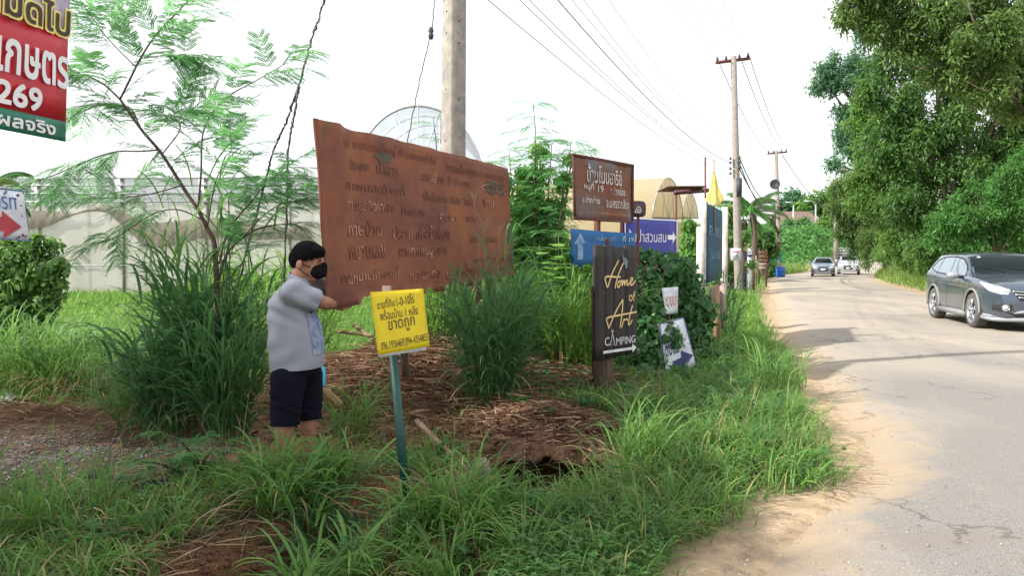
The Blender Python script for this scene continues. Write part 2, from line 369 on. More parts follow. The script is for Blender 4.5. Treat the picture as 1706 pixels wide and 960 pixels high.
class Plate:
    "a flat (or gently warped) board between four world corners: TL, TR, BR, BL"
    def __init__(s, tl, tr, br, bl, warp=None):
        s.c = [np.array(p, float) for p in (tl, tr, br, bl)]
        s.n = np.cross(s.c[1] - s.c[3], s.c[0] - s.c[2]); s.n /= np.linalg.norm(s.n)
        if s.n[1] > 0: s.n = -s.n
        s.warp = warp
        s.w = np.linalg.norm(s.c[1] - s.c[0]); s.h = np.linalg.norm(s.c[3] - s.c[0])
    def P(s, u, v, d=0.0):
        u = np.asarray(u, float)[..., None]; v = np.asarray(v, float)[..., None]
        tl, tr, br, bl = s.c
        p = (bl * (1 - u) + br * u) * (1 - v) + (tl * (1 - u) + tr * u) * v
        if s.warp is not None: p = p + s.warp(u, v) * s.n
        return p + s.n * (np.asarray(d)[..., None] if np.ndim(d) else d)
    def panel(s, name, mat, parent, thick=.012, nu=6, nv=6, edge=None, smooth=False, d0=0):
        m = MB(); U, V = np.meshgrid(np.linspace(0, 1, nu + 1), np.linspace(0, 1, nv + 1))
        if edge is not None: V2, U2 = edge(U, V); U, V = U2, V2
        f = s.P(U, V, d0).reshape(-1, 3); b = s.P(U, V, d0 - thick).reshape(-1, 3); k = len(f)
        F = []
        for j in range(nv):
            for i in range(nu):
                a = j * (nu + 1) + i; F.append((a, a + 1, a + nu + 2, a + nu + 1)); F.append((k + a, k + a + nu + 1, k + a + nu + 2, k + a + 1))
        for i in range(nu):
            F.append((i, k + i, k + i + 1, i + 1)); a = nv * (nu + 1) + i; F.append((a, a + 1, k + a + 1, k + a))
        for j in range(nv):
            a = j * (nu + 1); F.append((a, a + nu + 1, k + a + nu + 1, k + a)); a += nu; F.append((a, k + a, k + a + nu + 1, a + nu + 1))
        m.add(np.concatenate([f, b]), F); return recalc(m.build(name, mat, parent, smooth))
    def text(s, txt, u0, v0, u1, v1, mat, parent, name='lettering', d=.003, rows=44, grow=0):
        Q, asp = glyph_quads(txt, rows); m = MB()
        U = u0 + Q[:, :, 0] * (u1 - u0); V = v0 + Q[:, :, 1] * (v1 - v0)
        if grow:
            gu = grow / s.w; gv = grow / s.h
            U = U + np.array([-gu, gu, gu, -gu]); V = V + np.array([-gv, -gv, gv, gv]); d = d + rng.random(len(Q))[:, None] * .0004
        m.add(s.P(U, V, d).reshape(-1, 3), np.arange(len(Q) * 4).reshape(-1, 4)); return m.build(name, mat, parent)
    def poly(s, pts, mat, parent, name, d=.003):
        m = MB(); p = np.array(pts, float); v = s.P(p[:, 0], p[:, 1], d); m.poly(v, [list(range(len(v)))]); return m.build(name, mat, parent)
    def strokes(s, lines, width, mat, parent, name='lettering', d=.005):
        "lines: lists of (u,v); drawn as round-ended ribbons of the given width in metres"
        m = MB()
        for li, L in enumerate(lines):
            wv = width
            p = np.array(L, float) * np.array([s.w, s.h])
            # smooth the polyline
            for _ in range(2):
                if len(p) > 2:
                    q = [p[0]]
                    for a, b in zip(p[:-1], p[1:]): q += [a * .75 + b * .25, a * .25 + b * .75]
                    p = np.array(q + [p[-1]])
            for k, (a, b) in enumerate(zip(p[:-1], p[1:])):
                t = b - a; l = np.linalg.norm(t)
                if l < 1e-6: continue
                n = np.array([-t[1], t[0]]) / l * wv / 2
                qd = np.array([a - n, b - n, b + n, a + n]) / np.array([s.w, s.h])
                m.add(s.P(qd[:, 0], qd[:, 1], d + .0002 * (k % 3)), [(0, 1, 2, 3)])
            for k, a in enumerate(p):
                t = np.linspace(0, 2 * np.pi, 9)[:-1]; c = (a + np.stack([np.cos(t), np.sin(t)], 1) * wv / 2) / np.array([s.w, s.h])
                m.poly(s.P(c[:, 0], c[:, 1], d + .0008 + .0002 * (k % 3)), [list(range(8))])
        return m.build(name, mat, parent)
    def frame(s, name, mat, parent, wid, d=.004, thick=.006, inset=0):
        m = MB(); a = wid / s.w; b = wid / s.h; iu = inset / s.w; iv = inset / s.h
        for (u0, u1, v0, v1) in ((iu, 1 - iu, iv, iv + b), (iu, 1 - iu, 1 - iv - b, 1 - iv), (iu, iu + a, iv + b, 1 - iv - b), (1 - iu - a, 1 - iu, iv + b, 1 - iv - b)):
            U = np.array([u0, u1, u1, u0]); V = np.array([v0, v0, v1, v1]); f = s.P(U, V, d); g = s.P(U, V, d - thick)
            m.add(np.concatenate([f, g]), [(0, 1, 2, 3), (7, 6, 5, 4), (0, 4, 5, 1), (1, 5, 6, 2), (2, 6, 7, 3), (3, 7, 4, 0)])
        return recalc(m.build(name, mat, parent))

# ---------------------------------------------------------------- plant geometry
def unit(v): return v / np.maximum(np.linalg.norm(v, axis=-1, keepdims=True), 1e-9)
def blades(m, P, L, Wd, az, th0, th1, seg=4, tint=.5, pw=1.4, twist=.5, zmin=None):
    "arching grass leaves: P bases, L lengths, az heading, th0..th1 angle from vertical at base and tip"
    n = len(P); L = np.broadcast_to(L, n); Wd = np.broadcast_to(Wd, n); th0 = np.broadcast_to(th0, n); th1 = np.broadcast_to(th1, n)
    pos = np.array(P, float); dirh = np.stack([np.cos(az), np.sin(az), 0 * az], 1); side0 = np.stack([-np.sin(az), np.cos(az), 0 * az], 1)
    tw = (rng.random(n) - .5) * 2 * twist
    prof = np.interp(np.linspace(0, 1, seg + 1), [0, .25, .6, .85, 1], [.6, 1, .85, .5, .04])
    V = np.zeros((n, seg + 1, 2, 3))
    for i in range(seg + 1):
        t = i / seg; th = th0 + (th1 - th0) * t ** pw
        tang = dirh * np.sin(th)[:, None] + np.array([0, 0, 1]) * np.cos(th)[:, None]; nor = np.cross(tang, side0)
        side = side0 * np.cos(tw)[:, None] + nor * np.sin(tw)[:, None]
        w = (Wd * prof[i] / 2)[:, None]
        V[:, i, 0] = pos - side * w; V[:, i, 1] = pos + side * w
        th2 = th0 + (th1 - th0) * ((i + .5) / seg) ** pw
        pos = pos + (dirh * np.sin(th2)[:, None] + np.array([0, 0, 1]) * np.cos(th2)[:, None]) * (L / seg)[:, None]
    b = np.arange(n)[:, None, None] * (seg + 1) * 2; i = np.arange(seg)[None, :, None] * 2
    F = (b + i + np.array([0, 1, 3, 2])[None, None, :]).reshape(-1, 4)
    T = np.broadcast_to(np.asarray(tint, float), n)
    T = np.repeat(T, (seg + 1) * 2)
    m.add(V.reshape(-1, 3), F, T)
def leaves(m, P, D, Nn, L, Wd, tint=.5, fold=.25, droop=.15):
    n = len(P); D = unit(D); S = unit(np.cross(D, Nn)); Nn = np.cross(S, D)
    L = np.broadcast_to(L, n)[:, None]; Wd = np.broadcast_to(Wd, n)[:, None]
    V = np.stack([P, P + D * L * .42 + S * Wd / 2 + Nn * Wd * fold, P + D * L - Nn * L * droop, P + D * L * .42 - S * Wd / 2 + Nn * Wd * fold], 1)
    b = np.arange(n)[:, None] * 4
    F = np.concatenate([b + np.array([0, 1, 2]), b + np.array([0, 2, 3])])
    m.add(V.reshape(-1, 3), F, np.repeat(np.broadcast_to(np.asarray(tint, float), n), 4))
def heart(m, P, D, Nn, S_, tint=.5):
    "broad heart-shaped leaves, six triangles each"
    n = len(P); D = unit(D); S = unit(np.cross(D, Nn)); Nn = np.cross(S, D); s = np.broadcast_to(S_, n)[:, None]
    pts = [(0, 0, 0), (-.16, .30, .05), (.12, .52, .1), (.55, .34, .04), (1, 0, -.12), (.55, -.34, .04), (.12, -.52, .1), (-.16, -.30, .05)]
    V = np.stack([P + D * s * a + S * s * b + Nn * s * c for a, b, c in pts], 1)
    b = np.arange(n)[:, None] * 8
    F = np.concatenate([b + np.array(f) for f in ((0, 1, 2), (0, 2, 3), (0, 3, 4), (0, 4, 5), (0, 5, 6), (0, 6, 7))])
    m.add(V.reshape(-1, 3), F, np.repeat(np.broadcast_to(np.asarray(tint, float), n), 8))
def rnd_dir(n):
    v = rng.normal(size=(n, 3)); return unit(v)
def curve(pts, n=16):
    "Catmull-Rom through points"
    P = [Vector(p) for p in pts]; P = [P[0] * 2 - P[1]] + P + [P[-1] * 2 - P[-2]]; out = []
    for i in range(1, len(P) - 2):
        for k in range(n):
            t = k / n; a, b, c, d = P[i - 1:i + 3]
            out.append(.5 * ((2 * b) + (c - a) * t + (2 * a - 5 * b + 4 * c - d) * t * t + (3 * b - a - 3 * c + d) * t ** 3))
    out.append(P[-2]); return out
# ---------------------------------------------------------------- the lie of the land
LY = [-14, -6, 0, 3.6, 4.4, 5.2, 6.3, 7.4, 9, 11.3, 14.8, 20, 27, 37, 49.6, 62, 80, 105, 140, 220]
LX = [-3.5, -1.8, -.2, .98, 1.62, 2.35, 2.75, 3.05, 3.45, 4.15, 5.1, 6.8, 9.0, 12.3, 16.4, 21, 31, 46, 70, 130]
RY = [-14, 0, 5, 10, 17, 24, 31, 43, 58.6, 76, 98, 133, 220]
RX = [9.5, 9.5, 9.8, 10.8, 12.7, 14.5, 16.9, 21, 27.3, 36, 50, 75, 138]
EY = [-6, 0, 3.2, 3.86, 4.3, 4.65, 4.9, 5.2, 5.8, 6.2, 7.4, 9, 11.3, 17.4, 27, 37, 49.6]
EX = [-2.6, -.6, .55, .88, 1.34, 1.46, 2.0, 2.27, 2.40, 2.54, 2.84, 3.25, 3.95, 5.75, 8.6, 12, 16.1]
def Lx(y): return np.interp(y, LY, LX)
def Rx(y): return np.interp(y, RY, RX)
def Ex(y):
    y = np.asarray(y, float); return np.where(y > 49.6, np.interp(y, LY, LX) - .3, np.interp(y, EY, EX)) + .16 * (vnoise(y * 2.1, y * 0 + 3) - .5) * sstep(5, 8, y) * 2
def roadz(y): return sstep(72, 150, y) * 2.6
DITCH = np.array([(-1.35, 3.5), (-1.0, 3.95), (-.6, 4.45), (.0, 4.98), (.42, 5.36)])
def segdist(x, y, pl):
    d = np.full(np.shape(x), 1e9)
    for a, b in zip(pl[:-1], pl[1:]):
        ab = b - a; t = np.clip(((x - a[0]) * ab[0] + (y - a[1]) * ab[1]) / (ab @ ab), 0, 1)
        d = np.minimum(d, np.hypot(x - a[0] - t * ab[0], y - a[1] - t * ab[1]))
    return d
def hgt(x, y, pit=True):
    x = np.asarray(x, float); y = np.asarray(y, float)
    off = sstep(0, .5, Ex(y) - x)                      # 1 on the rough ground left of the road edge
    z = off * (fbm(x * 1.3, y * 1.3) * .16 + fbm(x * 5, y * 5) * .09 * sstep(12, 9, y) + .03)
    z = z + off * .42 * np.exp(-((x + .8) / 1.5) ** 2 - ((y - 8.4) / 1.1) ** 2) * (1 + .8 * fbm(x * 2.5, y * 2.5))
    z = z + off * .07 * np.exp(-((x - .2) / .6) ** 2 - ((y - 6.5) / .6) ** 2)
    z = z + off * .10 * np.exp(-((x + 1.1) / .7) ** 2 - ((y - 4.75) / .35) ** 2)
    z = z + off * .10 * np.exp(-((x - .2) / .55) ** 2) * sstep(5.3, 5.75, y) * sstep(7.4, 6.2, y)
    if pit:
        d = segdist(x, y, DITCH)
        z = z - .62 * sstep(.42, .08, d) * off
        hole = np.hypot((x - .30) / .54, (y - 5.68) / .54)
        z = z - .85 * sstep(1, .7, hole)
    # green hillside beyond the bend, and the gentle rise of everything far away
    side = sstep(1.5, 9, Lx(y) - x)
    z = z + side * (sstep(68, 120, y) * 5.2 + sstep(115, 260, y) * 7)
    z = z + (1 - side) * roadz(y)
    rs = sstep(0, 6, x - Rx(y)); z = z + rs * (.25 + sstep(60, 150, y) * 3)
    dr = np.minimum(x - Lx(y), Rx(y) - x)
    z = np.where(dr > -.15, (z - roadz(y)) * sstep(.6, -.15, dr) + roadz(y) - .09 * sstep(-.1, .6, dr) + .02 * (vnoise(x * 3.1, y * 3.1) - .5) * sstep(.8, .2, dr), z)
    return z
def hz(x, y): return float(hgt(np.array([x]), np.array([y]))[0])
def hcol(x, y):
    "real surface colour of the ground: leaf litter under grass, red soil, sandy shoulder"
    grass = np.array([.060, .055, .025]); soil = np.array([.19, .085, .045]); sand = np.array([.39, .285, .185]); litter = np.array([.20, .125, .08])
    n = fbm(x * 1.7 + 9, y * 1.7) * 1.6
    c = np.broadcast_to(grass, x.shape + (3,)).copy()
    def put(c, m, col): return c * (1 - m[..., None]) + col * m[..., None]
    far = sstep(11, 15, y); c = put(c, far * .9, np.array([.07, .10, .03]))
    e = Ex(y) - x
    m = sstep(.45, 0, e + n * .3) * sstep(0, 2, 90 - y); c = put(c, m, sand)
    def ell(cx, cy, rx, ry, soft=.4): return 1 - sstep(1 - soft, 1 + soft, np.hypot((x - cx) / rx, (y - cy) / ry) + n * .6)
    c = put(c, ell(-3.9, 6.2, 2.4, 1.3), litter)
    c = put(c, ell(-.9, 8.2, 2.3, 1.6), litter)
    c = put(c, ell(-1.6, 6.6, 1.3, 1.2), np.array([.33, .20, .11]))
    c = put(c, ell(.2, 6.0, 1.3, .9), soil)
    c = put(c, sstep(.62, .3, segdist(x, y, DITCH) + n * .1), soil * .8)
    right = sstep(-.6, .4, x - Rx(y)); c = put(c, right * sstep(1.6, .6, x - Rx(y)), sand * .9)
    return c

def axis(fine0, fine1, step, lo, hi, g=1.16):
    a = list(np.arange(fine0, fine1 + 1e-6, step)); s = step; v = fine1
    while v < hi: s = min(s * g, 9); v += s; a.append(v)
    s = step; v = fine0; b = []
    while v > lo: s = min(s * g, 9); v -= s; b.append(v)
    return np.array(b[::-1] + a)
gx = axis(-5.5, 3.4, .06, -260, 420); gy = axis(3.0, 10, .06, -40, 700)
X, Y = np.meshgrid(gx, gy); Z = hgt(X, Y)
gm = MB(); ny, nx = X.shape; idx = np.arange(ny * nx).reshape(ny, nx)
F = np.stack([idx[:-1, :-1], idx[:-1, 1:], idx[1:, 1:], idx[1:, :-1]], -1).reshape(-1, 4)
gm.add(np.stack([X, Y, Z], -1).reshape(-1, 3), F)
m, t = newmat('rough_ground')
a = N(t, 'ShaderNodeVertexColor', layer_name='ground_colour'); v = vec(t)
n1 = noise(t, 7, 8, v, .7); n2 = noise(t, 60, 4, v); n3 = noise(t, 1.2, 4, v)
hs = N(t, 'ShaderNodeHueSaturation'); t.links.new(a.outputs[0], hs.inputs['Color'])
mr = N(t, 'ShaderNodeMapRange'); mr.inputs[1].default_value = .3; mr.inputs[2].default_value = .7; mr.inputs[3].default_value = .55; mr.inputs[4].default_value = 1.4
t.links.new(n1.outputs[0], mr.inputs[0]); t.links.new(mr.outputs[0], hs.inputs['Value'])
c = mixc(t, ramp(t, n2.outputs[0], [(.55, (0, 0, 0)), (.68, (.5, .5, .5))]).outputs[0], hs.outputs[0], (.30, .24, .18))
finish(t, c, .95, 0, n1.outputs[0], .8, .03, .2)
ground = gm.build('ground', m, smooth=True); tag(ground, kind='structure')
ca = ground.data.color_attributes.new('ground_colour', 'FLOAT_COLOR', 'POINT')
ca.data.foreach_set('color', np.concatenate([hcol(X, Y), np.ones(X.shape + (1,))], -1).reshape(-1))

# the lip of red soil overhanging the dark hollow
lm = MB(); xs = np.linspace(-.32, .92, 50); vs = np.linspace(0, 1, 24); TT, BB = [], []
front = 5.47 + .10 * (vnoise(xs * 5, xs * 0 + 9) - .5) + .05 * (vnoise(xs * 17, xs * 0 + 2) - .5) + .25 * np.abs((xs - .3) / .62) ** 3 * -1
for v_ in vs:
    yy = front + (6.35 - front) * v_; top = hgt(xs, yy, False) + .014 + .05 * max(0, 1 - v_ * 2) * (1 - np.abs((xs - .3) / .62) ** 2) - .10 * sstep(.36, .6, np.abs(xs - .3)) - .07 * sstep(.6, 1, v_ + 0 * xs) + .05 * (vnoise(xs * 9, yy * 9) - .5) * min(1, (1 - v_) * 4) + .03 * (vnoise(xs * 23, yy * 23) - .5) * min(1, (1 - v_) * 4)
    th = (.10 + .07 * vnoise(xs * 9, yy * 3)) * np.minimum(1, v_ * 5 + .15); top = top - .05 * max(0, 1 - v_ * 7)
    TT.append(np.stack([xs, yy, top], 1)); BB.append(np.stack([xs, yy + .02 * (v_ > 0), top - th - .01], 1))
G_ = np.array(BB[::-1] + TT); i_ = np.arange(G_.shape[0] * 50).reshape(-1, 50)
lm.add(G_.reshape(-1, 3), np.stack([i_[:-1, :-1], i_[:-1, 1:], i_[1:, 1:], i_[1:, :-1]], -1).reshape(-1, 4))
tag(lm.build('soil_ledge', mat('red_brown_soil', (.19, .088, .048), (.06, .032, .02), 26, .95, bump=1.0, bdist=.03), None, True), kind='structure')

# ---------------------------------------------------------------- road
ry = np.concatenate([np.arange(-14, 30, .2), np.arange(30, 80, .8), np.arange(80, 216, 3)]); K = 44
s = np.linspace(0, 1, K + 1)
YY = np.repeat(ry[:, None], K + 1, 1); l = Lx(ry); r = Rx(ry)
wob = .12 * (vnoise(ry * 1.9, ry * 0 + 40) - .5) * 2
XX = (l + wob)[:, None] * (1 - s) + r[:, None] * s
ZZ = roadz(YY) - .035 + .05 * sstep(0, .7, np.minimum(XX - (l + wob)[:, None], r[:, None] - XX)) + .05 * np.sin(np.pi * s)[None, :] + fbm(XX * .5, YY * .5) * .03
rm = MB(); idx = np.arange(YY.size).reshape(YY.shape)
rm.add(np.stack([XX, YY, ZZ], -1).reshape(-1, 3), np.stack([idx[:-1, :-1], idx[:-1, 1:], idx[1:, 1:], idx[1:, :-1]], -1).reshape(-1, 4), np.minimum(XX - (l + wob)[:, None], (r[:, None] - XX)).reshape(-1))
m, t = newmat('dusty_asphalt'); v = vec(t)
ed = N(t, 'ShaderNodeAttribute', attribute_name='tint')
sep = N(t, 'ShaderNodeSeparateXYZ'); t.links.new(v, sep.inputs[0])
g1 = noise(t, 130, 3, v, .8); g2 = noise(t, 1.0, 5, v, .55); g3 = noise(t, .42, 6, scaled(t, (1.5, .5, 1)), .6, .7); g4 = noise(t, 18, 4, v, .7)
grey = ramp(t, g1.outputs[0], [(.36, (.09, .088, .086)), (.5, (.20, .19, .178)), (.66, (.33, .315, .29))])
dust = ramp(t, g4.outputs[0], [(.3, (.335, .28, .215)), (.7, (.41, .355, .29))])
mr = N(t, 'ShaderNodeMapRange'); mr.inputs[1].default_value = 6; mr.inputs[2].default_value = 13; mr.inputs[3].default_value = -.09; mr.inputs[4].default_value = .26
t.links.new(sep.outputs[1], mr.inputs[0])
me_ = N(t, 'ShaderNodeMapRange'); me_.inputs[1].default_value = 0; me_.inputs[2].default_value = 1.0; me_.inputs[3].default_value = .3; me_.inputs[4].default_value = 0
t.links.new(ed.outputs['Fac'], me_.inputs[0])
s1 = N(t, 'ShaderNodeMath', operation='ADD'); t.links.new(mr.outputs[0], s1.inputs[0]); t.links.new(me_.outputs[0], s1.inputs[1])
s2 = N(t, 'ShaderNodeMath', operation='ADD'); t.links.new(s1.outputs[0], s2.inputs[0]); t.links.new(g3.outputs[0], s2.inputs[1])
mk = ramp(t, s2.outputs[0], [(.48, (0.10, 0.10, 0.10)), (.66, (.5, .5, .5)), (.95, (.93, .93, .93))])
c = mixc(t, mk.outputs[0], grey.outputs[0], dust.outputs[0])
me2 = N(t, 'ShaderNodeMapRange'); me2.inputs[1].default_value = 0; me2.inputs[2].default_value = .8; me2.inputs[3].default_value = .55; me2.inputs[4].default_value = -.1
t.links.new(ed.outputs['Fac'], me2.inputs[0]); s3 = N(t, 'ShaderNodeMath', operation='ADD'); g5 = noise(t, 2.6, 6, v, .7, .5); t.links.new(me2.outputs[0], s3.inputs[0]); t.links.new(g5.outputs[0], s3.inputs[1])
c = mixc(t, ramp(t, s3.outputs[0], [(.52, (0, 0, 0)), (.9, (.95, .95, .95))]).outputs[0], c, (.37, .28, .19))
tr = noise(t, .8, 4, scaled(t, (2.2, .16, 1)), .5, .3)
c = mixc(t, ramp(t, tr.outputs[0], [(.55, (0, 0, 0)), (.7, (.22, .22, .22))]).outputs[0], c, (.25, .23, .22))
cr_ = noise(t, .9, 5, scaled(t, (.35, 1.6, 1)), .6, .8)
c = mixc(t, ramp(t, cr_.outputs[0], [(.59, (0, 0, 0)), (.63, (.5, .5, .5))]).outputs[0], c, (.22, .185, .15))
vo = N(t, 'ShaderNodeTexVoronoi', feature='DISTANCE_TO_EDGE'); vo.inputs['Scale'].default_value = .75
wn = noise(t, 1.6, 5, v); wv = N(t, 'ShaderNodeVectorMath', operation='SCALE'); wv.inputs['Scale'].default_value = .9; t.links.new(wn.outputs[1], wv.inputs[0])
wa = N(t, 'ShaderNodeVectorMath', operation='ADD'); t.links.new(v, wa.inputs[0]); t.links.new(wv.outputs[0], wa.inputs[1]); t.links.new(wa.outputs[0], vo.inputs['Vector'])
ck = ramp(t, vo.outputs['Distance'], [(.004, (1, 1, 1)), (.014, (0, 0, 0))]); cm = noise(t, .55, 3, v); cmr = ramp(t, cm.outputs[0], [(.5, (0, 0, 0)), (.6, (.75, .75, .75))])
ckm = N(t, 'ShaderNodeMath', operation='MULTIPLY'); t.links.new(ck.outputs[0], ckm.inputs[0]); t.links.new(cmr.outputs[0], ckm.inputs[1])
c = mixc(t, ckm.outputs[0], c, (.09, .075, .06))
add = N(t, 'ShaderNodeMath', operation='ADD'); t.links.new(g1.outputs[0], add.inputs[0]); t.links.new(g4.outputs[0], add.inputs[1])
finish(t, c, .85, 0, add.outputs[0], .55, .012, .3)
road = rm.build('road', m, smooth=True); tag(road, kind='structure')
# loose stones
def stones(name, P, S, mt, **kw):
    base = np.array([(0, 0, 1), (.9, 0, .2), (.28, .85, .2), (-.72, .52, .2), (-.72, -.52, .2), (.28, -.85, .2), (0, 0, -.6)], float)
    f = np.array([(0, 1, 2), (0, 2, 3), (0, 3, 4), (0, 4, 5), (0, 5, 1), (6, 2, 1), (6, 3, 2), (6, 4, 3), (6, 5, 4), (6, 1, 5)])
    n = len(P); a = rng.random(n) * 6.28; ca_, sa = np.cos(a), np.sin(a)
    sc_ = (rng.random((n, 1, 3)) * .7 + .6) * np.array([1, .8, .6]) * np.asarray(S)[:, None, None]
    v = base[None] * sc_ * (1 + (rng.random((n, 7, 1)) - .5) * .4)
    x = v[..., 0] * ca_[:, None] - v[..., 1] * sa[:, None]; y = v[..., 0] * sa[:, None] + v[..., 1] * ca_[:, None]
    v = np.stack([x, y, v[..., 2]], -1) + P[:, None, :]
    m = MB(); m.add(v.reshape(-1, 3), (np.arange(n)[:, None, None] * 7 + f[None]).reshape(-1, 3), np.repeat(rng.random(n), 7))
    return tag(m.build(name, mt), **kw)
mst, t = newmat('mixed_gravel'); a = N(t, 'ShaderNodeAttribute', attribute_name='tint')
finish(t, ramp(t, a.outputs['Fac'], [(0, (.12, .115, .12)), (.4, (.27, .26, .27)), (.7, (.36, .24, .17)), (1, (.5, .46, .42))]).outputs[0], .85)
n = 11000; x = rng.normal(-3.4, .9, n); y = rng.normal(5.6, .5, n); k = (x > -5.4) & (x < -1.9); x, y = x[k], y[k]
stones('gravel', np.stack([x, y, hgt(x, y) + .004], 1), .004 + .016 * rng.random(len(x)) ** 2.2, mst, label='grey and brown gravel spread over the bare ground at lower left', kind='stuff')
n = 1800; t_ = rng.random(n); x = rng.normal(-1.25, .4, n); y = rng.normal(3.85, .25, n)
stones('pebbles', np.stack([x, y, hgt(x, y) + .003], 1), .004 + .012 * rng.random(n) ** 2, mat('brown_pebbles', (.22, .13, .08), (.09, .05, .03), 30, .9), label='brown pebbles in the cut soil bank at the bottom of the photo', kind='stuff')
n = 4500; y = 3.5 + 14 * rng.random(n) ** 1.6; x = Lx(y) + .02 + rng.random(n) ** 2.2 * 4.0
stones('road_grit', np.stack([x, y, x * 0 + .035], 1), .003 + .008 * rng.random(n) ** 4, mst, label='loose grit scattered over the dusty road', kind='stuff')

# ---------------------------------------------------------------- rusted billboard
bb_tl, bb_bl = at(521, 197, 5.1), at(545, 517, 5.1); bb_tr, bb_br = at(847, 280, 8.4), at(858, 466, 8.4)
def warp(u, v):
    return .045 * np.exp(-((u - .07) / .03) ** 2) * v ** 1.5 - .02 * np.exp(-((u - .13) / .05) ** 2) * v + .006 * np.sin(u * 16 + v * 2) + .004 * np.sin(v * 11 + u * 5)
bb = Plate(bb_tl, bb_tr, bb_br, bb_bl, warp)
root = thing('rusted_billboard', (float(bb_br.x) - .1, 8.2, 0), 'big rust-brown metal billboard with flaking Thai lettering and a bent left edge', 'billboard')
def jag(U, V):
    e = .005 * np.sin(U * 31) + .004 * np.sin(U * 67 + 1)
    Uq = U - (1 - V) * 0 + .004 * np.sin(V * 23) * (U > .99)
    return V + e * ((V > .99).astype(float) + (V < .01)) * .5, Uq
bb.panel('metal_sheet', M['rust_board'], root, .004, 80, 24, jag, True)
# folded left edge: a torn double lip
lip = MB()
for j in range(13):
    v0 = j / 12
    p = bb.P(.0, v0); kk = .25 + .75 * v0 ** 2; lip_p = [bb.P(0, v0, .0), bb.P(.0, v0, .016 * kk) + np.array([-.008, 0, 0]), bb.P(.008, v0, .022 * kk), bb.P(.014, v0, .006)]
    lip.v.append(np.array(lip_p)); lip.t.append(np.full(4, .5)); lip.n += 4
for j in range(12):
    for i in range(3): lip.f[4].append(np.array([[j * 4 + i, j * 4 + i + 1, (j + 1) * 4 + i + 1, (j + 1) * 4 + i]]))
lip.build('folded_edge', M['rust_board'], root, True)
bl = [  # text, u0, u1, v centre, height, colour
    ('ขอ เทศบาลผู้ใหญ่ ตำบลหนองน้ำใส', .10, .50, .915, .075, 'faded_dark'), ('ภาพโฆษณา เทศบาล', .56, .95, .90, .07, 'faded_dark'),
    ('ประเภท', .12, .19, .80, .06, 'faded_dark'), ('ป.เสาร', .22, .31, .80, .07, 'faded_dark'), ('ะแบบเสียง', .40, .54, .80, .07, 'faded_pink'), ('ปี ประเภท', .57, .70, .80, .06, 'faded_dark'), ('เปิดเสรี', .80, .95, .82, .07, 'faded_dark'),
    ('ภาพและป้ายที่', .085, .33, .685, .07, 'faded_dark'), ('เป็นไม่ยาก เดือน วันนะ', .42, .72, .665, .07, 'faded_dark'), ('งาน', .78, .86, .66, .06, 'faded_pink'),
    ('ภาษีธุรกิจเฉพาะ', .085, .28, .56, .085, 'faded_pink'), ('กิจการ', .31, .42, .55, .06, 'faded_dark'), ('อัตรา', .50, .60, .53, .06, 'faded_pink'), ('ฉบับ', .66, .73, .53, .06, 'faded_dark'),
    ('ภาษีป้าย', .085, .22, .435, .09, 'faded_pink'), ('ประเภทป้ายในเมือง', .27, .55, .415, .09, 'faded_pink'), ('อัตรา', .68, .73, .37, .06, 'faded_dark'), ('อ.ปากช่อง', .76, .86, .37, .06, 'faded_pink'),
    ('หมายเลข', .085, .23, .295, .075, 'faded_pink'), ('ตากทานเมนูอาหาร', .29, .53, .275, .075, 'faded_pink'), ('การเปลี่ยนแปลง', .70, .96, .21, .07, 'faded_pink'),
    ('กฎหมายกำหนดที่', .05, .28, .165, .085, 'faded_pink'), ('และติดต่อ', .33, .48, .14, .075, 'faded_pink'), ('คู่มือในการ', .52, .70, .12, .075, 'faded_pink')]
for tx, u0, u1, vc, h, mm in bl: bb.text(tx, u0, vc - h / 2, u1, vc + h / 2, M[mm], root, 'lettering', .006, 26)
PR = mat('dark_green_paint_remains', (.05, .075, .055), (.10, .05, .03), 9, .8)
def blotch(cu, cv, ru, rv, n=22, seed=1):
    r_ = random.Random(seed); return [(min(.999, cu + ru * math.cos(a) * r_.uniform(.7, 1.1)), cv + rv * math.sin(a) * r_.uniform(.7, 1.1)) for a in [6.283 * i / n for i in range(n)]]
def bb_blotch(cu, cv, ru, rv, seed):
    o = blotch(cu, cv, ru, rv, 22, seed); h = MB(); P_ = [(cu, cv)] + [(cu + (a - cu) * .5, cv + (b - cv) * .5) for a, b in o] + o; p = np.array(P_)
    h.add(bb.P(p[:, 0], p[:, 1], .0045), [(0, 1 + i, 1 + (i + 1) % 22) for i in range(22)]); h.add(bb.P(p[:, 0], p[:, 1], .0045), [(1 + i, 23 + i, 23 + (i + 1) % 22, 1 + (i + 1) % 22) for i in range(22)]); h.build('paint_remains', PR, root)
for q in ((.975, .42, .03, .12, 1), (.985, .20, .02, .10, 2), (.86, .80, .06, .06, 3), (.93, .78, .035, .045, 4), (.25, .87, .035, .035, 5)): bb_blotch(*q)
sub = Plate(bb.P(.82, .84, .004), bb.P(.95, .82, .004), bb.P(.95, .74, .004), bb.P(.82, .75, .004))
sub.strokes([[(.02, .2), (.08, .8), (.16, .3), (.22, .9), (.3, .2)], [(.36, .2), (.42, .75), (.5, .3), (.56, .3)], [(.62, .2), (.68, .85), (.78, .6), (.74, .2), (.64, .3)], [(.84, .3), (.92, .7), (.98, .2)]], .012, M['faded_pink'], root, 'scrawl', .007)
m_ = MB()
for u in (.80, .90):
    p = bb.P(u, .9, -.08); b = Vector(p); m_ = MB(); m_.tube([(b.x, b.y, hz(b.x, b.y) - .2), (b.x, b.y, b.z)], .045, 8); m_.build('post', M['rust_post'], root)
m_ = MB(); a = bb.P(.1, .62, -.05); b = bb.P(.97, .6, -.05); m_.tube([a, b], .02, 6); m_.build('rail', M['rust_post'], root)
